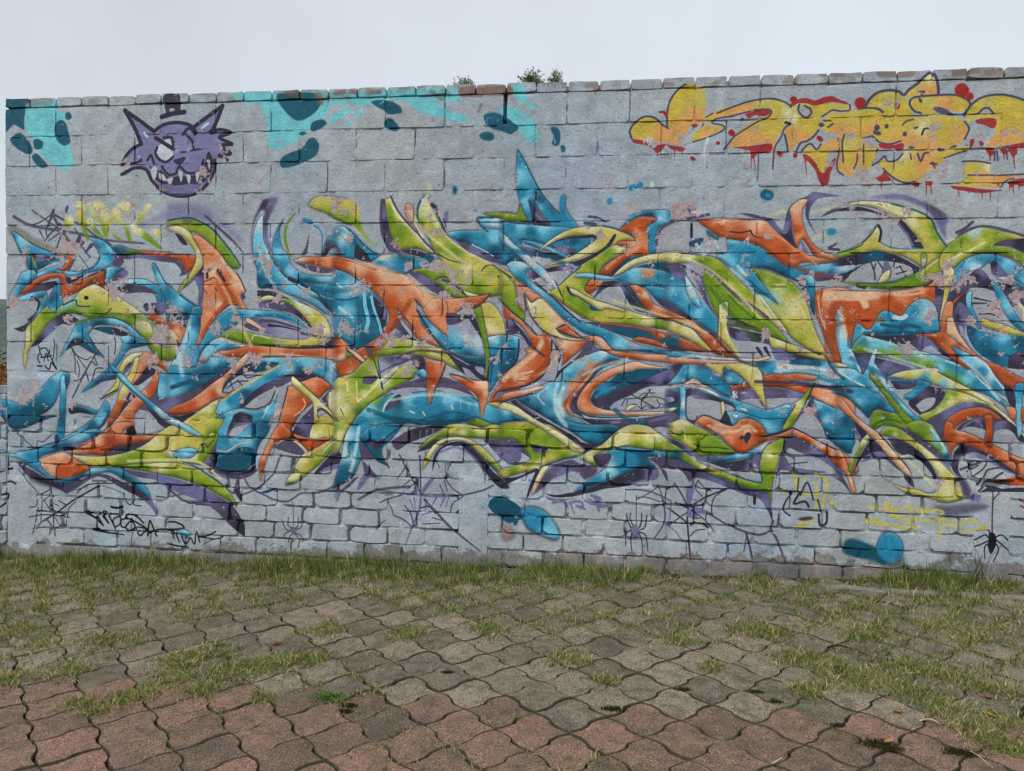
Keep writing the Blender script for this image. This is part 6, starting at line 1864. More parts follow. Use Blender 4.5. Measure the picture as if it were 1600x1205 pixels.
# ------------------------------------------------------------------ materials
class NT:
    def __init__(s, name):
        s.m = bpy.data.materials.new(name); s.m.use_nodes = True; s.t = s.m.node_tree; s.t.nodes.clear()
        s.out = s.t.nodes.new('ShaderNodeOutputMaterial'); s.b = s.n('ShaderNodeBsdfPrincipled'); s.l(s.b.outputs[0], s.out.inputs['Surface'])
        s.b.inputs['Roughness'].default_value = .9; s.b.inputs['Specular IOR Level'].default_value = .25
    def n(s, t, **kw):
        o = s.t.nodes.new(t)
        for k, v in kw.items(): setattr(o, k, v)
        return o
    def l(s, a, b): s.t.links.new(a, b)
    def noise(s, scale, detail=4, rough=.55, vec=None):
        o = s.n('ShaderNodeTexNoise'); o.inputs['Scale'].default_value = scale; o.inputs['Detail'].default_value = detail; o.inputs['Roughness'].default_value = rough
        if vec is not None: s.l(vec, o.inputs['Vector'])
        return o.outputs['Fac']
    def ramp(s, fac, stops):
        o = s.n('ShaderNodeValToRGB'); e = o.color_ramp.elements
        while len(e) < len(stops): e.new(.5)
        for i, (p, c) in enumerate(stops): e[i].position = p; e[i].color = (*c, 1) if len(c) == 3 else c
        s.l(fac, o.inputs[0]); return o.outputs[0]
    def mix(s, f, a, b, mode='MIX'):
        o = s.n('ShaderNodeMix', data_type='RGBA', blend_type=mode)
        for v, i in ((f, 0), (a, 6), (b, 7)):
            if hasattr(v, 'links'): s.l(v, o.inputs[i])
            else: o.inputs[i].default_value = v if i == 0 else (*v, 1)
        return o.outputs[2]
    def math(s, op, a, b=0.0, clamp=False):
        o = s.n('ShaderNodeMath', operation=op); o.use_clamp = clamp
        for v, i in ((a, 0), (b, 1)):
            if hasattr(v, 'links'): s.l(v, o.inputs[i])
            else: o.inputs[i].default_value = v
        return o.outputs[0]
    def bump(s, h, dist, strength=1.0, prev=None):
        o = s.n('ShaderNodeBump'); o.inputs['Distance'].default_value = dist; o.inputs['Strength'].default_value = strength; s.l(h, o.inputs['Height'])
        if prev is not None: s.l(prev, o.inputs['Normal'])
        return o.outputs[0]
    def pos(s): return s.n('ShaderNodeNewGeometry').outputs['Position']

def wall_material(img):
    t = NT('painted_blockwork'); p = t.pos()
    mp = t.n('ShaderNodeMapping', vector_type='POINT')
    sx = t.n('ShaderNodeSeparateXYZ'); t.l(p, sx.inputs[0])
    u = t.math('DIVIDE', t.math('SUBTRACT', sx.outputs[0], TX0), TX1 - TX0)
    v = t.math('DIVIDE', t.math('SUBTRACT', sx.outputs[2], TZ1 + Z0), TZ0 - TZ1)
    cb = t.n('ShaderNodeCombineXYZ'); t.l(u, cb.inputs[0]); t.l(v, cb.inputs[1])
    t.t.nodes.remove(mp)
    it = t.n('ShaderNodeTexImage'); it.image = img; it.extension = 'EXTEND'; it.interpolation = 'Linear'
    t.l(cb.outputs[0], it.inputs['Vector'])
    # pores of the concrete: small dark pits with relief
    vor = t.n('ShaderNodeTexVoronoi'); vor.inputs['Scale'].default_value = 75; t.l(p, vor.inputs['Vector'])
    gate = t.math('GREATER_THAN', t.noise(26, 3, .6, p), .53)
    pit = t.math('MULTIPLY', t.math('LESS_THAN', vor.outputs['Distance'], .15), gate)
    colr = t.mix(t.math('MULTIPLY', pit, .72), it.outputs['Color'], (.035, .034, .04))
    t.l(colr, t.b.inputs['Base Color'])
    n0 = t.bump(t.noise(22, 6, .65, p), .012, .6)
    n1 = t.bump(t.noise(75, 5, .7, p), .0055, .7, n0)
    n2 = t.bump(t.noise(190, 4, .6, p), .0022, .8, n1)
    n3 = t.bump(it.outputs['Alpha'], .0022, .8, n2)
    n4 = t.bump(pit, -.004, .8, n3)
    t.l(n4, t.b.inputs['Normal']); t.b.inputs['Roughness'].default_value = .82
    return t.m
def simple(name, c1, c2, scale=20, bump=.004, rough=.95, fine=180):
    t = NT(name); p = t.pos()
    c = t.ramp(t.noise(scale, 6, .65, p), [(.3, tuple(lin(c1))), (.7, tuple(lin(c2)))])
    f = t.ramp(t.noise(fine, 3, .6, p), [(.3, (.72, .72, .72)), (.7, (1.2, 1.2, 1.2))])
    t.l(t.mix(1.0, c, f, 'MULTIPLY'), t.b.inputs['Base Color'])
    t.l(t.bump(t.noise(fine, 4, .6, p), bump, .7, t.bump(t.noise(scale, 5, .6, p), bump * 3, .5)), t.b.inputs['Normal'])
    t.b.inputs['Roughness'].default_value = rough
    return t.m
def paver_material(name, ca, cb, cc):
    """speckled, lichen-greyed concrete paver; every stone differs a little"""
    t = NT(name); p = t.pos(); oi = t.n('ShaderNodeObjectInfo')
    rnd = oi.outputs['Random']
    n = t.noise(7, 6, .7, p)
    sel = t.math('ADD', t.math('MULTIPLY', rnd, .40), t.math('MULTIPLY', n, .95))
    c = t.ramp(sel, [(.40, tuple(lin(ca))), (.66, tuple(lin(cb))), (.95, tuple(lin(cc)))])
    lich = t.ramp(t.noise(15, 6, .75, p), [(.46, (0, 0, 0)), (.62, (1, 1, 1))])
    c = t.mix(t.math('MULTIPLY', lich, .65), c, tuple(lin((80, 76, 64))))
    g1 = t.ramp(t.noise(300, 2, .5, p), [(.36, (.30, .29, .28)), (.5, (.95, .95, .95)), (.64, (1.95, 1.9, 1.8))])
    g2 = t.ramp(t.noise(110, 5, .75, p), [(.34, (.55, .55, .53)), (.64, (1.22, 1.21, 1.19))])
    c = t.mix(1, t.mix(1, c, g1, 'MULTIPLY'), g2, 'MULTIPLY')
    vor = t.n('ShaderNodeTexVoronoi'); vor.inputs['Scale'].default_value = 70; t.l(p, vor.inputs['Vector'])
    chip = t.math('MULTIPLY', t.math('LESS_THAN', vor.outputs['Distance'], .16), t.math('GREATER_THAN', t.noise(60, 2, .5, p), .57))
    c = t.mix(t.math('MULTIPLY', chip, .65), c, tuple(lin((190, 182, 168))))
    t.l(c, t.b.inputs['Base Color'])
    b = t.bump(t.noise(330, 3, .6, p), .003, .9, t.bump(t.noise(70, 4, .6, p), .004, .5))
    t.l(b, t.b.inputs['Normal']); t.b.inputs['Roughness'].default_value = .95
    return t.m
def tint_material(name, rough=.75, trans=0.25, grain=60):
    t = NT(name); a = t.n('ShaderNodeAttribute', attribute_name='tint'); p = t.pos()
    f = t.ramp(t.noise(grain, 3, .6, p), [(.3, (.75, .75, .75)), (.7, (1.2, 1.2, 1.2))])
    c = t.mix(1, a.outputs['Color'], f, 'MULTIPLY'); t.l(c, t.b.inputs['Base Color'])
    t.b.inputs['Roughness'].default_value = rough
    if trans:
        tr = t.n('ShaderNodeBsdfTranslucent'); t.l(c, tr.inputs['Color']); ms = t.n('ShaderNodeMixShader'); ms.inputs[0].default_value = trans
        t.l(t.b.outputs[0], ms.inputs[1]); t.l(tr.outputs[0], ms.inputs[2]); t.l(ms.outputs[0], t.out.inputs['Surface'])
    return t.m
# ------------------------------------------------------------------ build: materials in use
tex = paint_mural(MURAL)
img = bpy.data.images.new("mural_paint", TW, TH, alpha=True)
img.alpha_mode = 'CHANNEL_PACKED'
img.pixels.foreach_set(np.ascontiguousarray(tex, np.float32).ravel()); img.update(); img.pack()
del tex
M_WALL = wall_material(img)
M_PLAIN = simple('weathered_grey_paint', (120, 122, 124), (160, 162, 166), 14, .004)
M_SOIL = simple('joint_soil', (40, 35, 29), (66, 57, 46), 30, .006)
M_EDGE = simple('mossy_paver_edge', (56, 52, 40), (84, 77, 62), 40, .004)
M_GROUND = simple('bare_ground', (70, 66, 48), (104, 96, 70), 3, .01, fine=40)
M_FOOT = simple('rough_concrete', (92, 88, 84), (134, 129, 124), 12, .008)
M_KERB = simple('kerb_concrete', (104, 100, 94), (140, 136, 130), 10, .005)
M_PRED = paver_material('red_paver', (94, 83, 73), (124, 102, 90), (144, 111, 100))
M_PGREY = paver_material('grey_paver', (92, 86, 76), (124, 116, 103), (144, 131, 117))
M_GRASS = tint_material('grass_blade', .7, .3)
M_LEAF = tint_material('tree_leaf', .7, .35)
M_BARK = simple('bark', (70, 60, 50), (104, 92, 78), 18, .008)
M_DRY = tint_material('dry_leaf', .85, .15)
M_HILL = simple('wooded_hill', (58, 70, 66), (84, 96, 92), .02, .5, fine=.15)

# ------------------------------------------------------------------ the wall
HS = 0.20727                               # one block course
XL, XR = -0.397, 7.40
BEAM_T, BEAM_B = -9 * HS, -2.186
BRK_H = 0.1146; BRK_ROWS = 8
def slab(w, h, cut, bev, depth, jit, rg, tilt=.0015):
    """one masonry unit, centred, front at y~0, worn corners: 10 outline points"""
    a, b = w / 2, h / 2
    c1, c2, c3, c4 = [cut * (rg.uniform(.5, 1.3) if rg.random() < .72 else rg.uniform(1.5, 3.4)) if cut > .008 else cut * rg.uniform(.6, 1.6) for _ in range(4)]
    u = lambda lo, hi: rg.uniform(lo, hi) * w
    P = [(-a + c1, -b), (u(-.25, -.1), -b), (u(.1, .25), -b), (a - c2, -b), (a, -b + c2 * .8), (a, rg.uniform(-.15, .15) * h), (a, b - c3 * .8), (a - c3, b), (u(.1, .25), b), (u(-.25, -.1), b), (-a + c4, b), (-a, b - c4 * .8), (-a, rg.uniform(-.15, .15) * h), (-a, -b + c1 * .8)]
    P = [(x + rg.uniform(-jit, jit), z + rg.uniform(-jit, jit)) for x, z in P]
    V = []; n = len(P); tx, tz = rg.uniform(-tilt, tilt) / a, rg.uniform(-tilt, tilt) / b
    for x, z in P:
        k = 1 - bev * .8 / max(math.hypot(x, z) * .6, .01)
        fx, fz = x - math.copysign(bev, x) * (abs(x) > a * .6), z - math.copysign(bev, z) * (abs(z) > b * .6)
        V.append((fx, fx * tx + fz * tz + rg.uniform(-.0008, .0008), fz))
    V += [(x + rg.uniform(-.001, .001), depth * .5, z + rg.uniform(-.001, .001)) for x, z in P]
    F = [tuple(range(n))] + [(i, n + i, n + (i + 1) % n, (i + 1) % n) for i in range(n)]
    return V, F
rw = random.Random(5)
wall = empty("graffiti_wall", (XL, 0, 0))
tag(wall, "long grey concrete block wall covered by the blue, green and orange graffiti mural", "wall")
def child(name, me, loc, parent=wall):
    o = bpy.data.objects.new(name, me); COL.objects.link(o); o.parent = parent
    o.location = Vector(loc) - (parent.location if parent else Vector((0, 0, 0)))
    return o
def unit_mesh(name, w, h, cut, bev, depth, jit, mat, tilt=.0015):
    V, F = slab(w, h, cut, bev, depth, jit, rw, tilt)
    me = bpy.data.meshes.new(name); me.from_pydata(V, [], F); me.update(); me.materials.append(mat); return me
GAP = .0062
full = [unit_mesh("concrete_block", .4 - GAP, HS - GAP, .007, .0030, .06, .0034, M_WALL) for _ in range(14)]
for k in range(1, 10):
    zc = Z0 - (k - .5) * HS; off = 0.0 if k % 2 else .2
    xs = [XL] + [x for x in np.arange(-.4 + off, XR, .4) if x > XL + .05] + [XR]
    for x0, x1 in zip(xs[:-1], xs[1:]):
        if x1 - x0 < .06: continue
        slit = k == 1 and (abs(x1 - 3.2) < .02 or abs(x0 - 3.2) < .02)
        if abs(x1 - x0 - .4) < .01 and not slit: me = rw.choice(full); xc = (x0 + x1) / 2
        else:
            if slit and abs(x1 - 3.2) < .02: x1 -= .007
            elif slit: x0 += .007
            me = unit_mesh("concrete_block", x1 - x0 - GAP, HS - GAP, .007, .0030, .06, .0034, M_WALL); xc = (x0 + x1) / 2
        child("concrete_block", me, (xc, rw.uniform(-.0022, .0022), zc))
caps = [unit_mesh("coping_brick", .2 - .006, .064, .0075, .0035, .28, .0035, M_WALL, .003) for _ in range(10)]
for x0 in np.arange(-.4, XR, .2):
    xc = x0 + .1
    if x0 < XL: me = unit_mesh("coping_brick", .19, .064, .0075, .0035, .28, .0035, M_WALL)
    else: me = rw.choice(caps)
    o = child("coping_brick", me, (xc + .003, rw.uniform(-.006, .004), Z0 + .033 + rw.uniform(-.003, .003)))
    o.rotation_euler = (0, rw.uniform(-.012, .012), 0)
# smooth cast posts and beam between the blocks and the older brickwork below
POSTS = [(XL, -.17, -2.62), (2.93, 3.125, -2.50), (6.13, 6.34, -2.46)]
def cast(name, x0, x1, zt, zb, nx, nz, y, amp, seed, depth=.09, parent=wall, mat=None):
    nz_ = fbm(nz + 1, nx + 1, 5, seed, 3) - .5
    X = np.linspace(x0, x1, nx + 1); Z = np.linspace(zt, zb, nz + 1)
    V = []; F = []
    for j in range(nz + 1):
        for i in range(nx + 1):
            e = .009 if (j in (0, nz) or i in (0, nx)) else 0
            V.append((X[i] - parent.location.x, y + e + nz_[j, i] * amp, Z[j] + Z0 + (nz_[j, i] * .01 if j in (0, nz) else 0)))
    for j in range(nz):
        for i in range(nx):
            a = j * (nx + 1) + i; F.append((a, a + nx + 1, a + nx + 2, a + 1))
    n = len(V); ring = [i for i in range(nx + 1)] + [j * (nx + 1) + nx for j in range(1, nz + 1)] + [nz * (nx + 1) + i for i in range(nx - 1, -1, -1)] + [j * (nx + 1) for j in range(nz - 1, 0, -1)]
    for r_ in ring: V.append((V[r_][0], depth, V[r_][2]))
    m = len(ring)
    for i in range(m): F.append((ring[i], ring[(i + 1) % m], n + (i + 1) % m, n + i))
    return mesh_obj(name, V, F, mat or M_WALL, parent, smooth=False)
cast("concrete_beam", XL, XR, BEAM_T - .004, BEAM_B + .004, 160, 6, -.003, .006, 61)
for i, (a, b, zt) in enumerate(POSTS): cast("concrete_post", a, b, zt, -3.32, 4, 18, -.0075, .006, 70 + i)
brk = [unit_mesh("brick",   .268 - .013, BRK_H - .009, .010, .0045, .06, .0042, M_WALL, .003) for _ in range(24)]
nb = 0
for r_ in range(BRK_ROWS):
    zc = BEAM_B - (r_ + .5) * BRK_H; zt = zc + BRK_H / 2
    holes = [(a, b) for a, b, z in POSTS if zc < z]
    runs = []; x = XL
    for a, b in holes:
        if a > x + .02: runs.append((x, a + .012))
        x = max(x, b - .012)
    runs.append((x, XR))
    for a, b in runs:
        x = a; first = True
        while x < b - .03:
            L = .268 if not first else (.134 if r_ % 2 else .268) * rw.uniform(.8, 1.05)
            L = L if first else L * rw.uniform(.94, 1.06)
            first = False
            if x + L > b - .05: L = b - x
            if abs(L - .268) < .018: me = rw.choice(brk)
            else: me = unit_mesh("brick", L - .013, BRK_H - .009, .010, .0045, .06, .0042, M_WALL, .003)
            o = child("brick", me, (x + L / 2, rw.uniform(-.005, .004), Z0 + zc + rw.uniform(-.003, .003)))
            o.rotation_euler = (0, rw.uniform(-.012, .012), 0)
            x += L; nb += 1
# mortar bed: recessed by varying amounts, so joints are part flush and part open
def mortar(name, x0, x1, zt, zb, st, parent, seed, mat, slit=True, back=.145):
    nx, nz = int((x1 - x0) / st), int((zt - zb) / st)
    X = np.linspace(x0, x1, nx + 1); Z = np.linspace(zt, zb, nz + 1)
    d1 = fbm(nz + 1, nx + 1, 9, seed, 4, .65); d1 = (d1 - d1.mean()) / d1.std()
    low = np.clip((BEAM_B + .05 - Z) * 10, 0, 1)[:, None]
    D = .0048 + .0085 * d1 + low * (.013 + .013 * np.clip(d1, 0, 3))
    D = np.clip(D, .0012, .044)
    D = np.where((Z[:, None] > -.01), .03, D)
    if slit: D = np.where((np.abs(X[None] - 3.2) < .03) & (Z[:, None] < 0) & (Z[:, None] > -HS + .02), .095, D)
    V = np.stack([np.broadcast_to(X[None] - parent.location.x, D.shape), D, np.broadcast_to(Z[:, None] + Z0, D.shape)], -1).reshape(-1, 3)
    a = (np.arange(nz)[:, None] * (nx + 1) + np.arange(nx)[None]).ravel()
    F = np.stack([a, a + nx + 1, a + nx + 2, a + 1], 1)
    n = len(V); xa, xb = x0 - parent.location.x, x1 - parent.location.x
    B = np.array([(xa, .10, zt + Z0), (xb, .10, zt + Z0), (xb, back, zt + Z0), (xa, back, zt + Z0), (xa, .10, zb + Z0), (xb, .10, zb + Z0), (xb, back, zb + Z0), (xa, back, zb + Z0),
                  (xa, .046, zt + Z0), (xb, .046, zt + Z0), (xa, .046, zb + Z0), (xb, .046, zb + Z0)])
    FB = np.array([(0, 1, 2, 3), (1, 0, 4, 5), (2, 1, 5, 6), (3, 2, 6, 7), (0, 3, 7, 4), (8, 9, 1, 0), (8, 0, 4, 10), (1, 9, 11, 5)]) + n
    return np_mesh(name, np.vstack([V, B]), np.vstack([F, FB]), mat, parent)
mortar("mortar", XL + .004, XR - .004, .045, -3.33, .0115, wall, 131, M_WALL)
# rough unpainted footing that swells out just above the soil
cast("footing", XL - .005, XR, -3.115, -3.42, 220, 5, -.014, .020, 81)

# ------------------------------------------------------------------ the lower wall that carries on beyond the corner
LT = px_wall(0, 603)[1]
low = empty("low_wall", (-2.6, .003, 0))
tag(low, "low grey painted brick wall running on past the mural wall's tall end", "wall")
rows_l = int((LT + 3.25) / BRK_H); lh = (LT - .05 + 3.25) / rows_l
for r_ in range(rows_l):
    zc = LT - .05 - (r_ + .5) * lh; x = -2.6 + (.134 if r_ % 2 else 0)
    if r_ % 2: child("brick", unit_mesh("brick", .12, lh - .012, .01, .006, .06, .004, M_PLAIN, .003), (-2.6 + .067, .003, Z0 + zc), low)
    while x < XL - .02:
        L = min(.268, XL + .001 - x); mt = M_WALL if x + L / 2 > -.74 else M_PLAIN
        if L < .04: break
        child("brick", unit_mesh("brick", L - .013, lh - .012, .012, .006, .06, .005, mt, .003), (x + L / 2, .003 + rw.uniform(-.004, .004), Z0 + zc), low); x += L
ml = mortar("mortar", -2.6, XL - .001, LT - .05, -3.33, .02, low, 151, M_PLAIN, slit=False)
V, F = [], []
cast("coping", -2.6, XL - .001, LT, LT - .05, 40, 1, -.006, .008, 161, depth=.15, parent=low, mat=M_PLAIN)
for o in low.children:
    if o.name.startswith(("mortar", "coping")): o.location.y = 0.0

# ------------------------------------------------------------------ ground, paving and kerb
gx = np.array([-900, -200, -40, -8, -3, 10, 16, 60, 200, 900.]); gy = np.array([-200, -40, -9, -5, -1, .12, 2, 10, 40, 120, 260, 1200.])
V = [(x, y, float(ground_z(min(max(x, -3), 10))) - .045) for y in gy for x in gx]; nx = len(gx)
F = [(j * nx + i, j * nx + i + 1, (j + 1) * nx + i + 1, (j + 1) * nx + i) for j in range(len(gy) - 1) for i in range(nx - 1)]
tag(mesh_obj("ground", V, F, M_GROUND), kind='structure')
E1, E2, ON = np.array((.1365, -.1345)), np.array((.1365, .1345)), np.array((3.626, -1.947))
sx_, sy_ = np.meshgrid(np.linspace(-3, 10, 200), np.linspace(-7, -.02, 110))
sz = ground_z(sx_) - .019 + (fbm(110, 200, 3, 171, 3) - .5) * .008
a = (np.arange(109)[:, None] * 200 + np.arange(199)[None]).ravel()
paving = np_mesh("paving", np.stack([sx_, sy_, sz], -1).reshape(-1, 3), np.stack([a, a + 1, a + 201, a + 200], 1), M_SOIL)
tag(paving, kind='structure')
def paver_outline(rg, gap=.0024):
    c = (E1 + E2) / 2; L = -c; T = E2 - c; Rr = E1 + E2 - c; B = E1 - c; P = []
    nA = np.array((.7, .7)); nB = np.array((.7, -.7)); am = .0088
    for p, q, nv, s in ((L, B, nA, 1), (B, Rr, nB, 1), (Rr, T, nA, -1), (T, L, nB, -1)):
        P.append(p)
        for t, o_ in ((.22, 1), (.43, .8), (.57, -.8), (.78, -1)): P.append(p + (q - p) * t + nv * am * o_ * (1 if s == 1 else -1) * 1.0)
    # going backwards along an edge flips which end is near its lobe, the sign above undoes that
    P = np.array(P); P = P + rg.normal(0, .0019, P.shape)
    n = np.hypot(P[:, 0], P[:, 1])[:, None]
    return P * (1 - gap / n)
def paver_mesh(rg):
    P = paver_outline(rg); n = len(P); Q = P * (1 - .0036 / np.hypot(P[:, 0], P[:, 1])[:, None])
    V = [(x, y, rg.uniform(-.0007, .0007)) for x, y in Q] + [(x, y, -.0055) for x, y in P] + [(x, y, -.028) for x, y in P]
    F = [tuple(range(n))] + [(n + i, n + (i + 1) % n, (i + 1) % n, i) for i in range(n)] + [(2 * n + i, 2 * n + (i + 1) % n, n + (i + 1) % n, n + i) for i in range(n)]
    return V, F
rp = np.random.default_rng(23); var = []
for _ in range(9):
    V, F = paver_mesh(rp); ms = []
    for mt in (M_PGREY, M_PRED):
        me = bpy.data.meshes.new("paver"); me.from_pydata(V, [], F); me.update(); me.materials.append(mt); me.materials.append(M_EDGE); me.polygons.foreach_set('material_index', [0] + [0 if q < 0 else 1 for q in range(len(F) - 1)]); ms.append(me)
    var.append((V, F, ms))
cells = []
for i in range(-60, 61):
    for j in range(-60, 61):
        c = ON + i * E1 + j * E2 + (E1 + E2) / 2
        if -2.8 < c[0] < 9.8 and -6.9 < c[1] < -.16:
            d = np.array((c[0] - CX, c[1] + CD, float(ground_z(c[0])) - CZ - Z0)); w = d @ AF
            inv = False
            if w > .3:
                u_ = 800 + FPX * (d @ AR) / w; v_ = 602.5 - FPX * (d @ AU) / w
                inv = -70 < u_ < 1670 and v_ < 1265
            cells.append((0 if inv else 1, w, c))
cells.sort(key=lambda q: (q[0], q[1]))
FV, FF, FM, nv = [], [], [], 0
for k, (_, w, c) in enumerate(cells):
    red = c[1] + .05 * math.sin(c[0] * 2.1) < -1.90 or (rp.random() < .03 and c[0] > 5.2)
    V, F, ms = var[rp.integers(9)]
    z = float(ground_z(c[0])) + rp.normal(0, .0022); rz = rp.normal(0, .015); tx, ty = rp.normal(0, .011, 2)
    if k < 300:
        o = bpy.data.objects.new("paver", ms[1 if red else 0]); COL.objects.link(o); o.parent = paving
        o.location = (c[0], c[1], z); o.rotation_euler = (tx, ty - .027, rz)
    else:
        m = Matrix.Translation((c[0], c[1], z)) @ Matrix.Rotation(ty - .027, 4, 'Y') @ Matrix.Rotation(rz, 4, 'Z')
        FV += [m @ Vector(v) for v in V]; FF += [tuple(q + nv for q in f) for f in F]; FM += [1 if red else 0] + [2] * (len(F) - 1); nv += len(V)
fld = mesh_obj("paver_field", FV, FF, M_PGREY, paving); fld.data.materials.append(M_PRED); fld.data.materials.append(M_EDGE); fld.data.polygons.foreach_set('material_index', FM); tag(fld, kind='stuff')
# low concrete kerb half buried in the grass by the right end of the wall
ka, kb = px_ground(1290, 919), px_ground(1600, 936)
kd = (np.array(kb) - np.array(ka)); kd = kd / np.hypot(*kd); kn = np.array((-kd[1], kd[0])); ke = np.array(ka) + kd * 3.4
V, F = [], []; n = 34
for i in range(n + 1):
    q = np.array(ka) + (ke - np.array(ka)) * i / n; z = float(ground_z(q[0])); jt = rp.normal(0, .004, 3)
    for s, zz in ((-.034, -.03), (-.03 + jt[0], .006 + jt[2]), (.028 + jt[1], .012 + jt[2]), (.034, -.03)): V.append((q[0] + kn[0] * s, q[1] + kn[1] * s, z + zz))
for i in range(n):
    for s in range(3): F.append((i * 4 + s, i * 4 + 4 + s, i * 4 + 5 + s, i * 4 + 1 + s))
F += [(0, 1, 2, 3), (n * 4, n * 4 + 3, n * 4 + 2, n * 4 + 1)]
tag(mesh_obj("kerb", V, F, M_KERB), "narrow worn concrete kerb half buried in grass under the black spider", "kerb", kind='structure')

# ------------------------------------------------------------------ grass, moss
def blades(X, Y, Hh, W, col, lean, rg, z=None):
    n = len(X); az = rg.uniform(0, 2 * np.pi, n); dx, dy = np.cos(az), np.sin(az); a2 = rg.uniform(0, 2 * np.pi, n); px, py = np.cos(a2), np.sin(a2)
    zz = ground_z(X) - .004 if z is None else z
    L = Hh * lean; up = Hh * np.sqrt(np.clip(1 - .75 * lean ** 2, .06, 1))
    b = np.stack([X, Y, zz], 1); m = b + np.stack([dx * L * .35, dy * L * .35, up * .6], 1); t = b + np.stack([dx * L, dy * L, up], 1)
    s = np.stack([px * W, py * W, 0 * W], 1)
    V = np.stack([b - s, b + s, m - s * .75, m + s * .75, t], 1).reshape(-1, 3)
    o = (np.arange(n) * 5)[:, None]
    F = (o[:, None, :] + np.array([[0, 1, 3], [0, 3, 2], [2, 3, 4]])[None]).reshape(-1, 3)
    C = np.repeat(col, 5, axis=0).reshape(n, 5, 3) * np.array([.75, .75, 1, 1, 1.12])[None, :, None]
    return V, F, C.reshape(-1, 3)
rg = np.random.default_rng(77)
GRN, OLV, STR = lin((100, 122, 56)), lin((142, 142, 78)), lin((190, 174, 126))
def gcol(n, dry):
    k = rg.random(n); q = rg.random(n)[:, None]
    c = np.where((k < dry * .6)[:, None], STR, np.where((k < .25 + dry)[:, None], OLV, GRN)) * (.65 + .6 * q)
    return c
GN = fbm(400, 700, 26, 201, 4, .65); GN = (np.argsort(np.argsort(GN.ravel())) / GN.size).reshape(GN.shape)               # clumping field over x -3..10, y -7..0
def gnoise(X, Y): return GN[np.clip(((Y + 7) / 7 * 399).astype(int), 0, 399), np.clip(((X + 3) / 13 * 699).astype(int), 0, 699)]
EI = np.linalg.inv(np.stack([E1, E2], 1))
def on_joint(n, spread, x0=-2.6, x1=7.8, y0=-2.4, y1=-.08):
    q = (np.stack([rg.uniform(x0, x1, n), rg.uniform(y0, y1, n)], 1) - ON) @ EI.T
    k = rg.random(n) < .5
    q[k, 0] = np.round(q[k, 0]); q[~k, 1] = np.round(q[~k, 1])
    p = ON + q[:, :1] * E1 + q[:, 1:] * E2 + rg.normal(0, 1, (n, 2)) * spread
    return p[:, 0], p[:, 1]
parts = []
def tufts(X, Y, Hh, per, spread, dry, lean, wd=(.0012, .0026)):
    """rooted clumps: each centre throws a small fan of blades that share height and dryness"""
    k = rg.integers(per[0], per[1] + 1, len(X)); i = np.repeat(np.arange(len(X)), k); n = len(i)
    q = rg.normal(0, 1, (n, 2)) * spread
    dryT = np.clip(dry + rg.normal(0, .22, len(X)), 0, 1)[i]; kk = rg.random(n)
    col = np.where((kk < dryT * .6)[:, None], STR, np.where((kk < dryT * .9 + .12)[:, None], OLV, GRN)) * (.7 + .5 * rg.random(n)[:, None]) * (.62 + .72 * rg.random(len(X)))[i][:, None]
    parts.append(blades(X[i] + q[:, 0], np.minimum(Y[i] + q[:, 1], -.012), Hh[i] * rg.uniform(.45, 1.1, n), rg.uniform(wd[0], wd[1], n), col, np.clip(rg.normal(lean, .28, n), .05, 1.25), rg))
# fringe at the foot of the wall, in clumps with bare soil between
n = 3600; X = rg.uniform(-2.8, 7.8, n); Y = -.03 - np.abs(rg.normal(0, .20, n)); g = gnoise(X, Y)
k = (g - .30) * 2.2 > rg.random(n); X, Y, g = X[k], Y[k], g[k]
tufts(X, Y, rg.uniform(.03, .12, len(X)) * (.35 + .9 * g), (5, 14), .016, .20, .42, (.0011, .0026))
# a few long bleached stems
n = 1500; X = rg.uniform(-2.6, 7.6, n); Y = -.05 - np.abs(rg.normal(0, .55, n)); k = gnoise(X, Y) > .45; X, Y = X[k], Y[k]
parts.append(blades(X, Y, rg.uniform(.06, .15, len(X)) * np.clip(1.2 + Y, .5, 1.1), rg.uniform(.0008, .0015, len(X)), STR * rg.uniform(.8, 1.15, (len(X), 1)), rg.uniform(.3, 1.1, len(X)), rg))
# joints of the paving, thinning out towards the viewer and staying longer at both sides
def reach(X): return 1.28 + .62 * np.clip((2.6 - X) / 2.6, 0, 1.3) + .55 * np.clip((X - 4.6) / 1.4, 0, 1.2)
for spread, cnt, per, hh in ((.014, 24000, (5, 11), (.016, .045)), (.040, 24000, (3, 8), (.018, .055))):
    X, Y = on_joint(cnt, spread); d = np.clip(1 - (-Y) / reach(X), 0, 1)
    k = (gnoise(X, Y) - .5) * 1.35 + np.minimum(d * 2.1, 1.12) - .26 > rg.random(cnt); X, Y, d = X[k], Y[k], d[k]
    tufts(X, Y, rg.uniform(*hh, len(X)) * (.75 + .5 * d), per, .016, .48, .8)
PATCH = [(20, 1060, 25), (100, 1050, 30), (120, 1100, 18), (150, 1112, 14), (190, 1095, 25), (222, 1085, 25), (310, 1080, 22), (360, 1055, 32), (400, 1045, 34), (440, 1035, 28), (482, 1030, 24), (270, 1060, 28),
         (410, 1091, 11), (330, 1020, 30), (290, 1032, 26), (1112, 1044, 15), (945, 1064, 15), (910, 1036, 12), (880, 1028, 26), (1330, 1062, 40), (1242, 1030, 30), (1300, 1045, 30), (1382, 1072, 38), (1262, 1080, 24),
         (1480, 1112, 28), (1532, 1146, 28), (1562, 1130, 36), (1542, 1162, 22), (1592, 1172, 20), (1422, 1042, 38), (1502, 1062, 46), (1562, 1082, 38), (1450, 1085, 30), (60, 1010, 34), (170, 1000, 40), (30, 985, 30), (510, 985, 30), (640, 990, 26), (760, 985, 24), (1180, 985, 40), (1060, 1000, 24), (1340, 990, 44), (1500, 990, 50)]
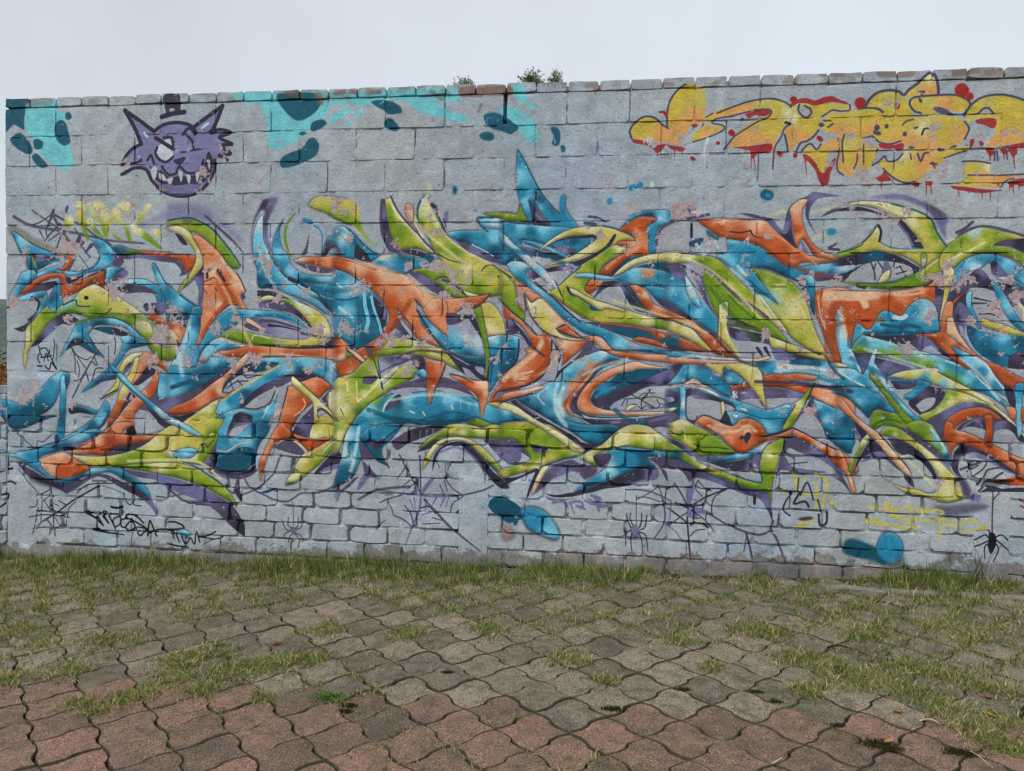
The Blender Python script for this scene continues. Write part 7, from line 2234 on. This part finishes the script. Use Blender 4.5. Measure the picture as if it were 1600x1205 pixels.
for (x, y, r_) in PATCH:
    a, b = px_ground(x, y), px_ground(x + r_, y); rr = math.hypot(b[0] - a[0], b[1] - a[1]); n = int(15000 * min(rr, .12) ** 1 * 1.0 / 1.2)
    n //= 9; X = a[0] + rg.normal(0, rr * .66, n); Y = a[1] + rg.normal(0, rr * .58, n)
    tufts(X, Y, rg.uniform(.018, .05, n), (5, 12), .016, .52, .85)
a = px_ground(512, 1091); n = 420; X = a[0] + rg.normal(0, .035, n); Y = a[1] + rg.normal(0, .02, n)
parts.append(blades(X, Y, rg.uniform(.01, .03, n), rg.uniform(.002, .004, n), lin((88, 118, 44)) * rg.uniform(.7, 1.2, (n, 1)), rg.uniform(.5, 1.2, n), rg))
o = 0; FS = []
for V, F, C in parts: FS.append(F + o); o += len(V)
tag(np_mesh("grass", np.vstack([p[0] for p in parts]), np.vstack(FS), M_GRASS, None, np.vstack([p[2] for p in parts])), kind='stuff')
parts = []
for (x, y, r_) in [(957, 1109, 15), (1066, 1078, 9), (1370, 1163, 24), (1395, 1172, 16), (1500, 1176, 24), (545, 1103, 10), (1212, 1098, 9), (1310, 1135, 8), (540, 1112, 8), (1180, 1082, 10), (700, 1052, 8)]:
    a, b = px_ground(x, y), px_ground(x + r_, y); rr = math.hypot(b[0] - a[0], b[1] - a[1]); n = int(9000 * rr)
    X = a[0] + rg.normal(0, rr * .55, n); Y = a[1] + rg.normal(0, rr * .25, n)
    parts.append(blades(X, Y, rg.uniform(.005, .014, n), rg.uniform(.0015, .003, n), lin((66, 64, 34)) * rg.uniform(.5, 1.3, (n, 1)), rg.uniform(.2, 1, n), rg, ground_z(X)))
o = 0; FS = []
for V, F, C in parts: FS.append(F + o); o += len(V)
tag(np_mesh("moss", np.vstack([p[0] for p in parts]), np.vstack(FS), M_GRASS, None, np.vstack([p[2] for p in parts])), kind='stuff')

# ------------------------------------------------------------------ loose things on the paving
def curl_leaf(px, py, size, rot, colr, label, seed):
    size *= .8; a = px_ground(px, py); r_ = random.Random(seed); V, F = [], []; n = 7
    for i in range(n + 1):
        t = i / n; w = size * .30 * math.sin(math.pi * min(1, t * .96 + .03)) ** .8; x = (t - .5) * size; zc = .006 + .25 * size * (t - .5) ** 2 + r_.uniform(0, .002)
        V += [(x, -w, zc + .55 * w + r_.uniform(-.002, .002)), (x, r_.uniform(-.002, .002), zc), (x, w, zc + .5 * w + r_.uniform(-.002, .002))]
    for i in range(n):
        for s in (0, 1): F.append((i * 3 + s, i * 3 + 3 + s, i * 3 + 4 + s, i * 3 + 1 + s))
    C = np.repeat(lin(colr)[None], len(V), 0) * rg.uniform(.75, 1.2, (len(V), 1))
    q = np_mesh("fallen_leaf", np.array(V), np.array(F), M_DRY, None, C, True)
    q.location = (a[0], a[1], float(ground_z(a[0])) + .004); q.rotation_euler = (r_.uniform(-.2, .2), r_.uniform(-.2, .2), rot)
    sm = q.modifiers.new("thickness", 'SOLIDIFY'); sm.thickness = .0008
    tag(q, label, "leaf", "dead leaves on the pavers")
curl_leaf(431, 1009, .062, .4, (150, 98, 58), "orange-brown curled dead leaf on grey pavers left of centre", 1)
curl_leaf(20, 884, .055, 1.0, (160, 92, 44), "rusty orange dead leaf in the grass at the low wall's foot", 2)
curl_leaf(1093, 1039, .045, 2.1, (176, 140, 92), "pale tan dead leaf beside the small grass tuft on grey pavers", 3)
curl_leaf(1402, 1115, .048, .1, (150, 108, 66), "flat brown dead leaf on the dark grey paver near red pavers", 4)
curl_leaf(1546, 1122, .055, -.5, (176, 130, 70), "yellowish dead leaf in the grass at the right edge", 5)
curl_leaf(1544, 1092, .050, .9, (140, 104, 84), "pinkish brown dead leaf lying further into the right-hand grass", 6)
curl_leaf(1389, 1163, .042, .2, (186, 140, 84), "small ochre dead leaf lying on dark moss between red pavers", 7)
def stalk(pa, pb, bend, rad, colr, label, name="dry_stalk", group="dry straw stalks"):
    a, b = px_ground(*pa), px_ground(*pb); n = 8; V, F = [], []
    d = np.array(b) - np.array(a); nn = np.array((-d[1], d[0]))
    for i in range(n + 1):
        t = i / n; q = np.array(a) + d * t + nn * bend * math.sin(math.pi * t); z = float(ground_z(q[0])) + .006 + .012 * math.sin(math.pi * t); r_ = rad * (1 - .5 * t)
        for k in range(5):
            an = 2 * math.pi * k / 5; u = nn / (np.hypot(*nn) + 1e-6)
            V.append((q[0] + u[0] * r_ * math.cos(an), q[1] + u[1] * r_ * math.cos(an), z + r_ * math.sin(an)))
    for i in range(n):
        for k in range(5): F.append((i * 5 + k, i * 5 + (k + 1) % 5, i * 5 + 5 + (k + 1) % 5, i * 5 + 5 + k))
    q = np_mesh(name, np.array(V), np.array(F), M_DRY, None, np.repeat(lin(colr)[None], len(V), 0), True); tag(q, label, "twig" if name == "twig" else "straw", group)
stalk((1437, 1129), (1470, 1135), .06, .0028, (205, 190, 150), "pale straw stalk lying flat on a pinkish paver below the grass")
stalk((1515, 1176), (1552, 1203), -.1, .002, (196, 180, 140), "thin pale straw stalk at the lower right corner of the paving")
stalk((930, 1188), (943, 1172), .12, .002, (190, 160, 120), "short tan straw stalk across the red pavers at the front")
stalk((1206, 1196), (1222, 1186), -.2, .002, (206, 188, 150), "short bent straw stalk on red pavers right of centre")
stalk((1292, 1014), (1330, 1016), .05, .0045, (34, 28, 24), "dark broken twig lying in the dry grass", "twig", "dark twigs in the grass")

# ------------------------------------------------------------------ weeds along the wall
def weed(name, label, px, py, count, hmin, hmax, wd, lean, cols, seed, cat="weed"):
    r_ = np.random.default_rng(seed); a = px_ground(px, py); X = a[0] + r_.normal(0, .025, count); Y = np.minimum(a[1] + r_.normal(0, .02, count), -.03)
    V, F, C = [], [], []
    for i in range(count):
        az = r_.uniform(0, 2 * math.pi); h_ = r_.uniform(hmin, hmax); ln = r_.uniform(*lean) * h_; w = wd * r_.uniform(.7, 1.3); o = len(V); n = 6
        dx, dy = math.cos(az), math.sin(az) * .6
        if Y[i] + dy * ln > -.02: dy = -abs(dy)
        c = lin(cols[r_.integers(len(cols))]) * r_.uniform(.7, 1.2)
        for k in range(n + 1):
            t = k / n; q = ln * t ** 1.7; ww = w * (1 - t) ** .7
            V += [(X[i] + dx * q - dy * ww, Y[i] + dy * q + dx * ww, float(ground_z(X[i])) - .005 + h_ * (t - .18 * t * t)), (X[i] + dx * q + dy * ww, Y[i] + dy * q - dx * ww, float(ground_z(X[i])) - .005 + h_ * (t - .18 * t * t))]
            C += [c, c]
        for k in range(n): F.append((o + 2 * k, o + 2 * k + 1, o + 2 * k + 3, o + 2 * k + 2))
    q = np_mesh(name, np.array(V), np.array(F), M_GRASS, None, np.array(C)); tag(q, label, cat, "weeds at the foot of the wall")
weed("grass_clump", "tall wispy grass clump under the black painted spider", 1530, 912, 46, .16, .46, .0022, (.25, .95), [(96, 104, 62), (122, 114, 76), (76, 80, 56)], 5, "grass clump")
weed("weed", "short upright green weed left of the tall grass clump", 1452, 908, 16, .06, .2, .006, (.1, .4), [(92, 112, 48), (120, 128, 60)], 6)
weed("weed", "leafy grass weed at the wall's foot below the round blue blot", 1395, 908, 40, .05, .17, .0028, (.1, .6), [(92, 112, 48), (120, 128, 60)], 7)
weed("weed", "dense green grass tuft at the smooth post in mid wall", 745, 895, 60, .05, .16, .0028, (.1, .6), [(84, 108, 46), (110, 118, 58)], 8)
weed("weed", "bright green grass tuft below the purple-tipped green paint spike", 610, 888, 50, .05, .16, .0026, (.1, .6), [(84, 108, 46), (110, 118, 58)], 9)

# ------------------------------------------------------------------ beyond the wall
def tube(P, Rr, k=7):
    V, F = [], []; P = [np.array(p, float) for p in P]
    for i, p in enumerate(P):
        d = P[min(i + 1, len(P) - 1)] - P[max(i - 1, 0)]; d /= np.linalg.norm(d) + 1e-9; u = np.cross(d, (0.3, .9, .1)); u /= np.linalg.norm(u) + 1e-9; v = np.cross(d, u)
        for j in range(k):
            a_ = 2 * math.pi * j / k; V.append(p + (u * math.cos(a_) + v * math.sin(a_)) * Rr[i])
    for i in range(len(P) - 1):
        for j in range(k): F.append((i * k + j, i * k + (j + 1) % k, (i + 1) * k + (j + 1) % k, (i + 1) * k + j))
    return V, F
def tree(top_px, yb, crown_w, crown_h, label, seed, cols, nspray=230, fuzz=1.0):
    """light feathery tree: trunk, limbs, drooping leaf sprays; only its top shows over the wall"""
    r_ = np.random.default_rng(seed); v = px_ray(*top_px); t = (CD + yb) / v[1]; tx, tz = CX + v[0] * t, CZ + Z0 + v[2] * t
    gz = float(ground_z(min(tx, 10))) - .05; H = tz - gz
    root = empty("tree", (tx, yb, gz)); tag(root, label, "tree", "trees behind the wall")
    TV, TF = tube([(0, 0, -.1), (.05, 0, H * .25), (-.05, .04, H * .5), (0.02, 0, H * .8)], [.13, .1, .075, .02])
    mesh_obj("trunk", TV, TF, M_BARK, root, True)
    LV, LF, V, F, C = [], [], [], [], []
    for s in range(nspray):
        top = s < nspray * .5
        dp = r_.random() ** 1.3 * (.28 if top else 1.0); th = r_.uniform(0, 2 * math.pi)
        rr = crown_w * .5 * math.sqrt(dp) * math.sqrt(r_.random()); b = np.array((rr * math.cos(th), rr * math.sin(th), H - .06 - crown_h * dp))
        if s % 9 == 0:
            st = np.array((0, 0, H * r_.uniform(.4, .7))); tv, tf = tube([st, (st + b) / 2 + np.array((0, 0, .1)), b], [.03, .018, .006], 5); o_ = len(LV); LV += tv; LF += [tuple(q + o_ for q in f) for f in tf]
        d = np.array((r_.normal(0, .5), r_.normal(0, .5), r_.uniform(.1, 1.1) if top else r_.uniform(-.5, .7))); d /= np.linalg.norm(d); Ls = r_.uniform(.08, .2) * fuzz
        cb = lin(cols[r_.integers(len(cols))]) * r_.uniform(.6, 1.2)
        nl = 15
        for k in range(nl):
            p = b + d * Ls * k / nl + np.array((0, 0, -.25 * Ls * (k / nl) ** 2)); ld = d * .6 + r_.normal(0, .55, 3); ld /= np.linalg.norm(ld); L = r_.uniform(.02, .045); sd = np.cross(ld, r_.normal(0, 1, 3)); sd = sd / (np.linalg.norm(sd) + 1e-6) * L * .17
            o_ = len(V); V += [p, p + ld * L * .5 + sd, p + ld * L, p + ld * L * .5 - sd]; F.append((o_, o_ + 1, o_ + 2, o_ + 3)); C += [cb] * 4
    mesh_obj("limbs", LV, LF, M_BARK, root, True)
    np_mesh("crown", np.array(V), np.array(F), M_LEAF, root, np.array(C))
tree((831, 116), 4.2, .8, 1.8, "small feathery green tree showing as the densest tip above the wall's middle", 41, [(112, 132, 90), (134, 150, 110), (98, 116, 78)], 420)
tree((869, 118), 5.0, .7, 1.6, "thin sparse tree whose tip shows just right of the densest tip", 42, [(138, 152, 120), (120, 138, 100)], 240)
tree((727, 127), 4.6, 1.5, 1.3, "low wide bushy tree just topping the wall left of the dark slot", 43, [(128, 142, 108), (144, 154, 126), (108, 124, 88)], 330)
def scrub(px, py, yb, w, label, seed, cols, leaf, count, cat):
    r_ = np.random.default_rng(seed); v = px_ray(px, py); t = (CD + yb) / v[1]; tx, tz = CX + v[0] * t, CZ + Z0 + v[2] * t; gz = -.1; H = tz - gz
    root = empty("shrub", (tx, yb, gz)); tag(root, label, cat, "shrubs beyond the low wall")
    SV, SF, V, F, C = [], [], [], [], []
    for s in range(26):
        e = np.array((r_.normal(0, w * .4), r_.normal(0, w * .3), H * r_.uniform(.6, 1.0))); b = np.array((e[0] * .25, e[1] * .25, 0)); tv, tf = tube([b, (b + e) / 2 + r_.normal(0, .05, 3), e], [.014, .01, .004], 5); o_ = len(SV); SV += tv; SF += [tuple(q + o_ for q in f) for f in tf]
        for k in range(count):
            q = r_.random() ** .6; p = b + (e - b) * q + r_.normal(0, .04, 3); ld = np.array((r_.normal(0, 1), r_.normal(0, 1), r_.normal(-.2, .7))); ld /= np.linalg.norm(ld); L = leaf * r_.uniform(.5, 1.3); sd = np.cross(ld, r_.normal(0, 1, 3)); sd = sd / (np.linalg.norm(sd) + 1e-6) * L * .2
            o_ = len(V); V += [p, p + ld * L * .5 + sd, p + ld * L, p + ld * L * .5 - sd]; F.append((o_, o_ + 1, o_ + 2, o_ + 3)); C += [lin(cols[r_.integers(len(cols))]) * r_.uniform(.6, 1.25)] * 4
    mesh_obj("stems", SV, SF, M_BARK, root, True); np_mesh("foliage", np.array(V), np.array(F), M_LEAF, root, np.array(C))
scrub(2, 528, 2.4, 1.0, "dry brown leafless-looking shrub rising behind the low wall", 51, [(150, 108, 66), (120, 86, 54), (172, 130, 84)], .16, 60, "shrub")
scrub(-20, 535, 3.2, 1.2, "rust-brown dry shrub farther left behind the low wall", 52, [(146, 104, 62), (112, 82, 50), (164, 122, 80)], .16, 60, "shrub")
scrub(4, 488, 7.5, 2.4, "dark green bush behind the dry brown shrubs", 53, [(66, 84, 56), (80, 96, 64), (54, 70, 46)], .12, 110, "bush")
# wooded hill on the skyline
v = px_ray(4, 456); t = (CD + 420) / v[1]; hx, hz = CX + v[0] * t, CZ + Z0 + v[2] * t
nx, ny = 90, 14; hn = fbm(ny + 1, nx + 1, 9, 221, 4); V, F = [], []
for j in range(ny + 1):
    for i in range(nx + 1):
        x = hx - 520 + 900 * i / nx; y = 340 + 180 * j / ny
        env = math.sin(math.pi * min(1, j / ny * 1.2) * .5) * math.exp(-((x - hx + 60) / 260) ** 2)
        V.append((x, y, -3 + (hz + 3) * env * (1.02 + .10 * (hn[j, i] - .5))))
for j in range(ny):
    for i in range(nx):
        a = j * (nx + 1) + i; F.append((a, a + 1, a + nx + 2, a + nx + 1))
tag(mesh_obj("hill", V, F, M_HILL, smooth=True), kind='structure')
print("bricks", nb, "objects", len(SC.objects))
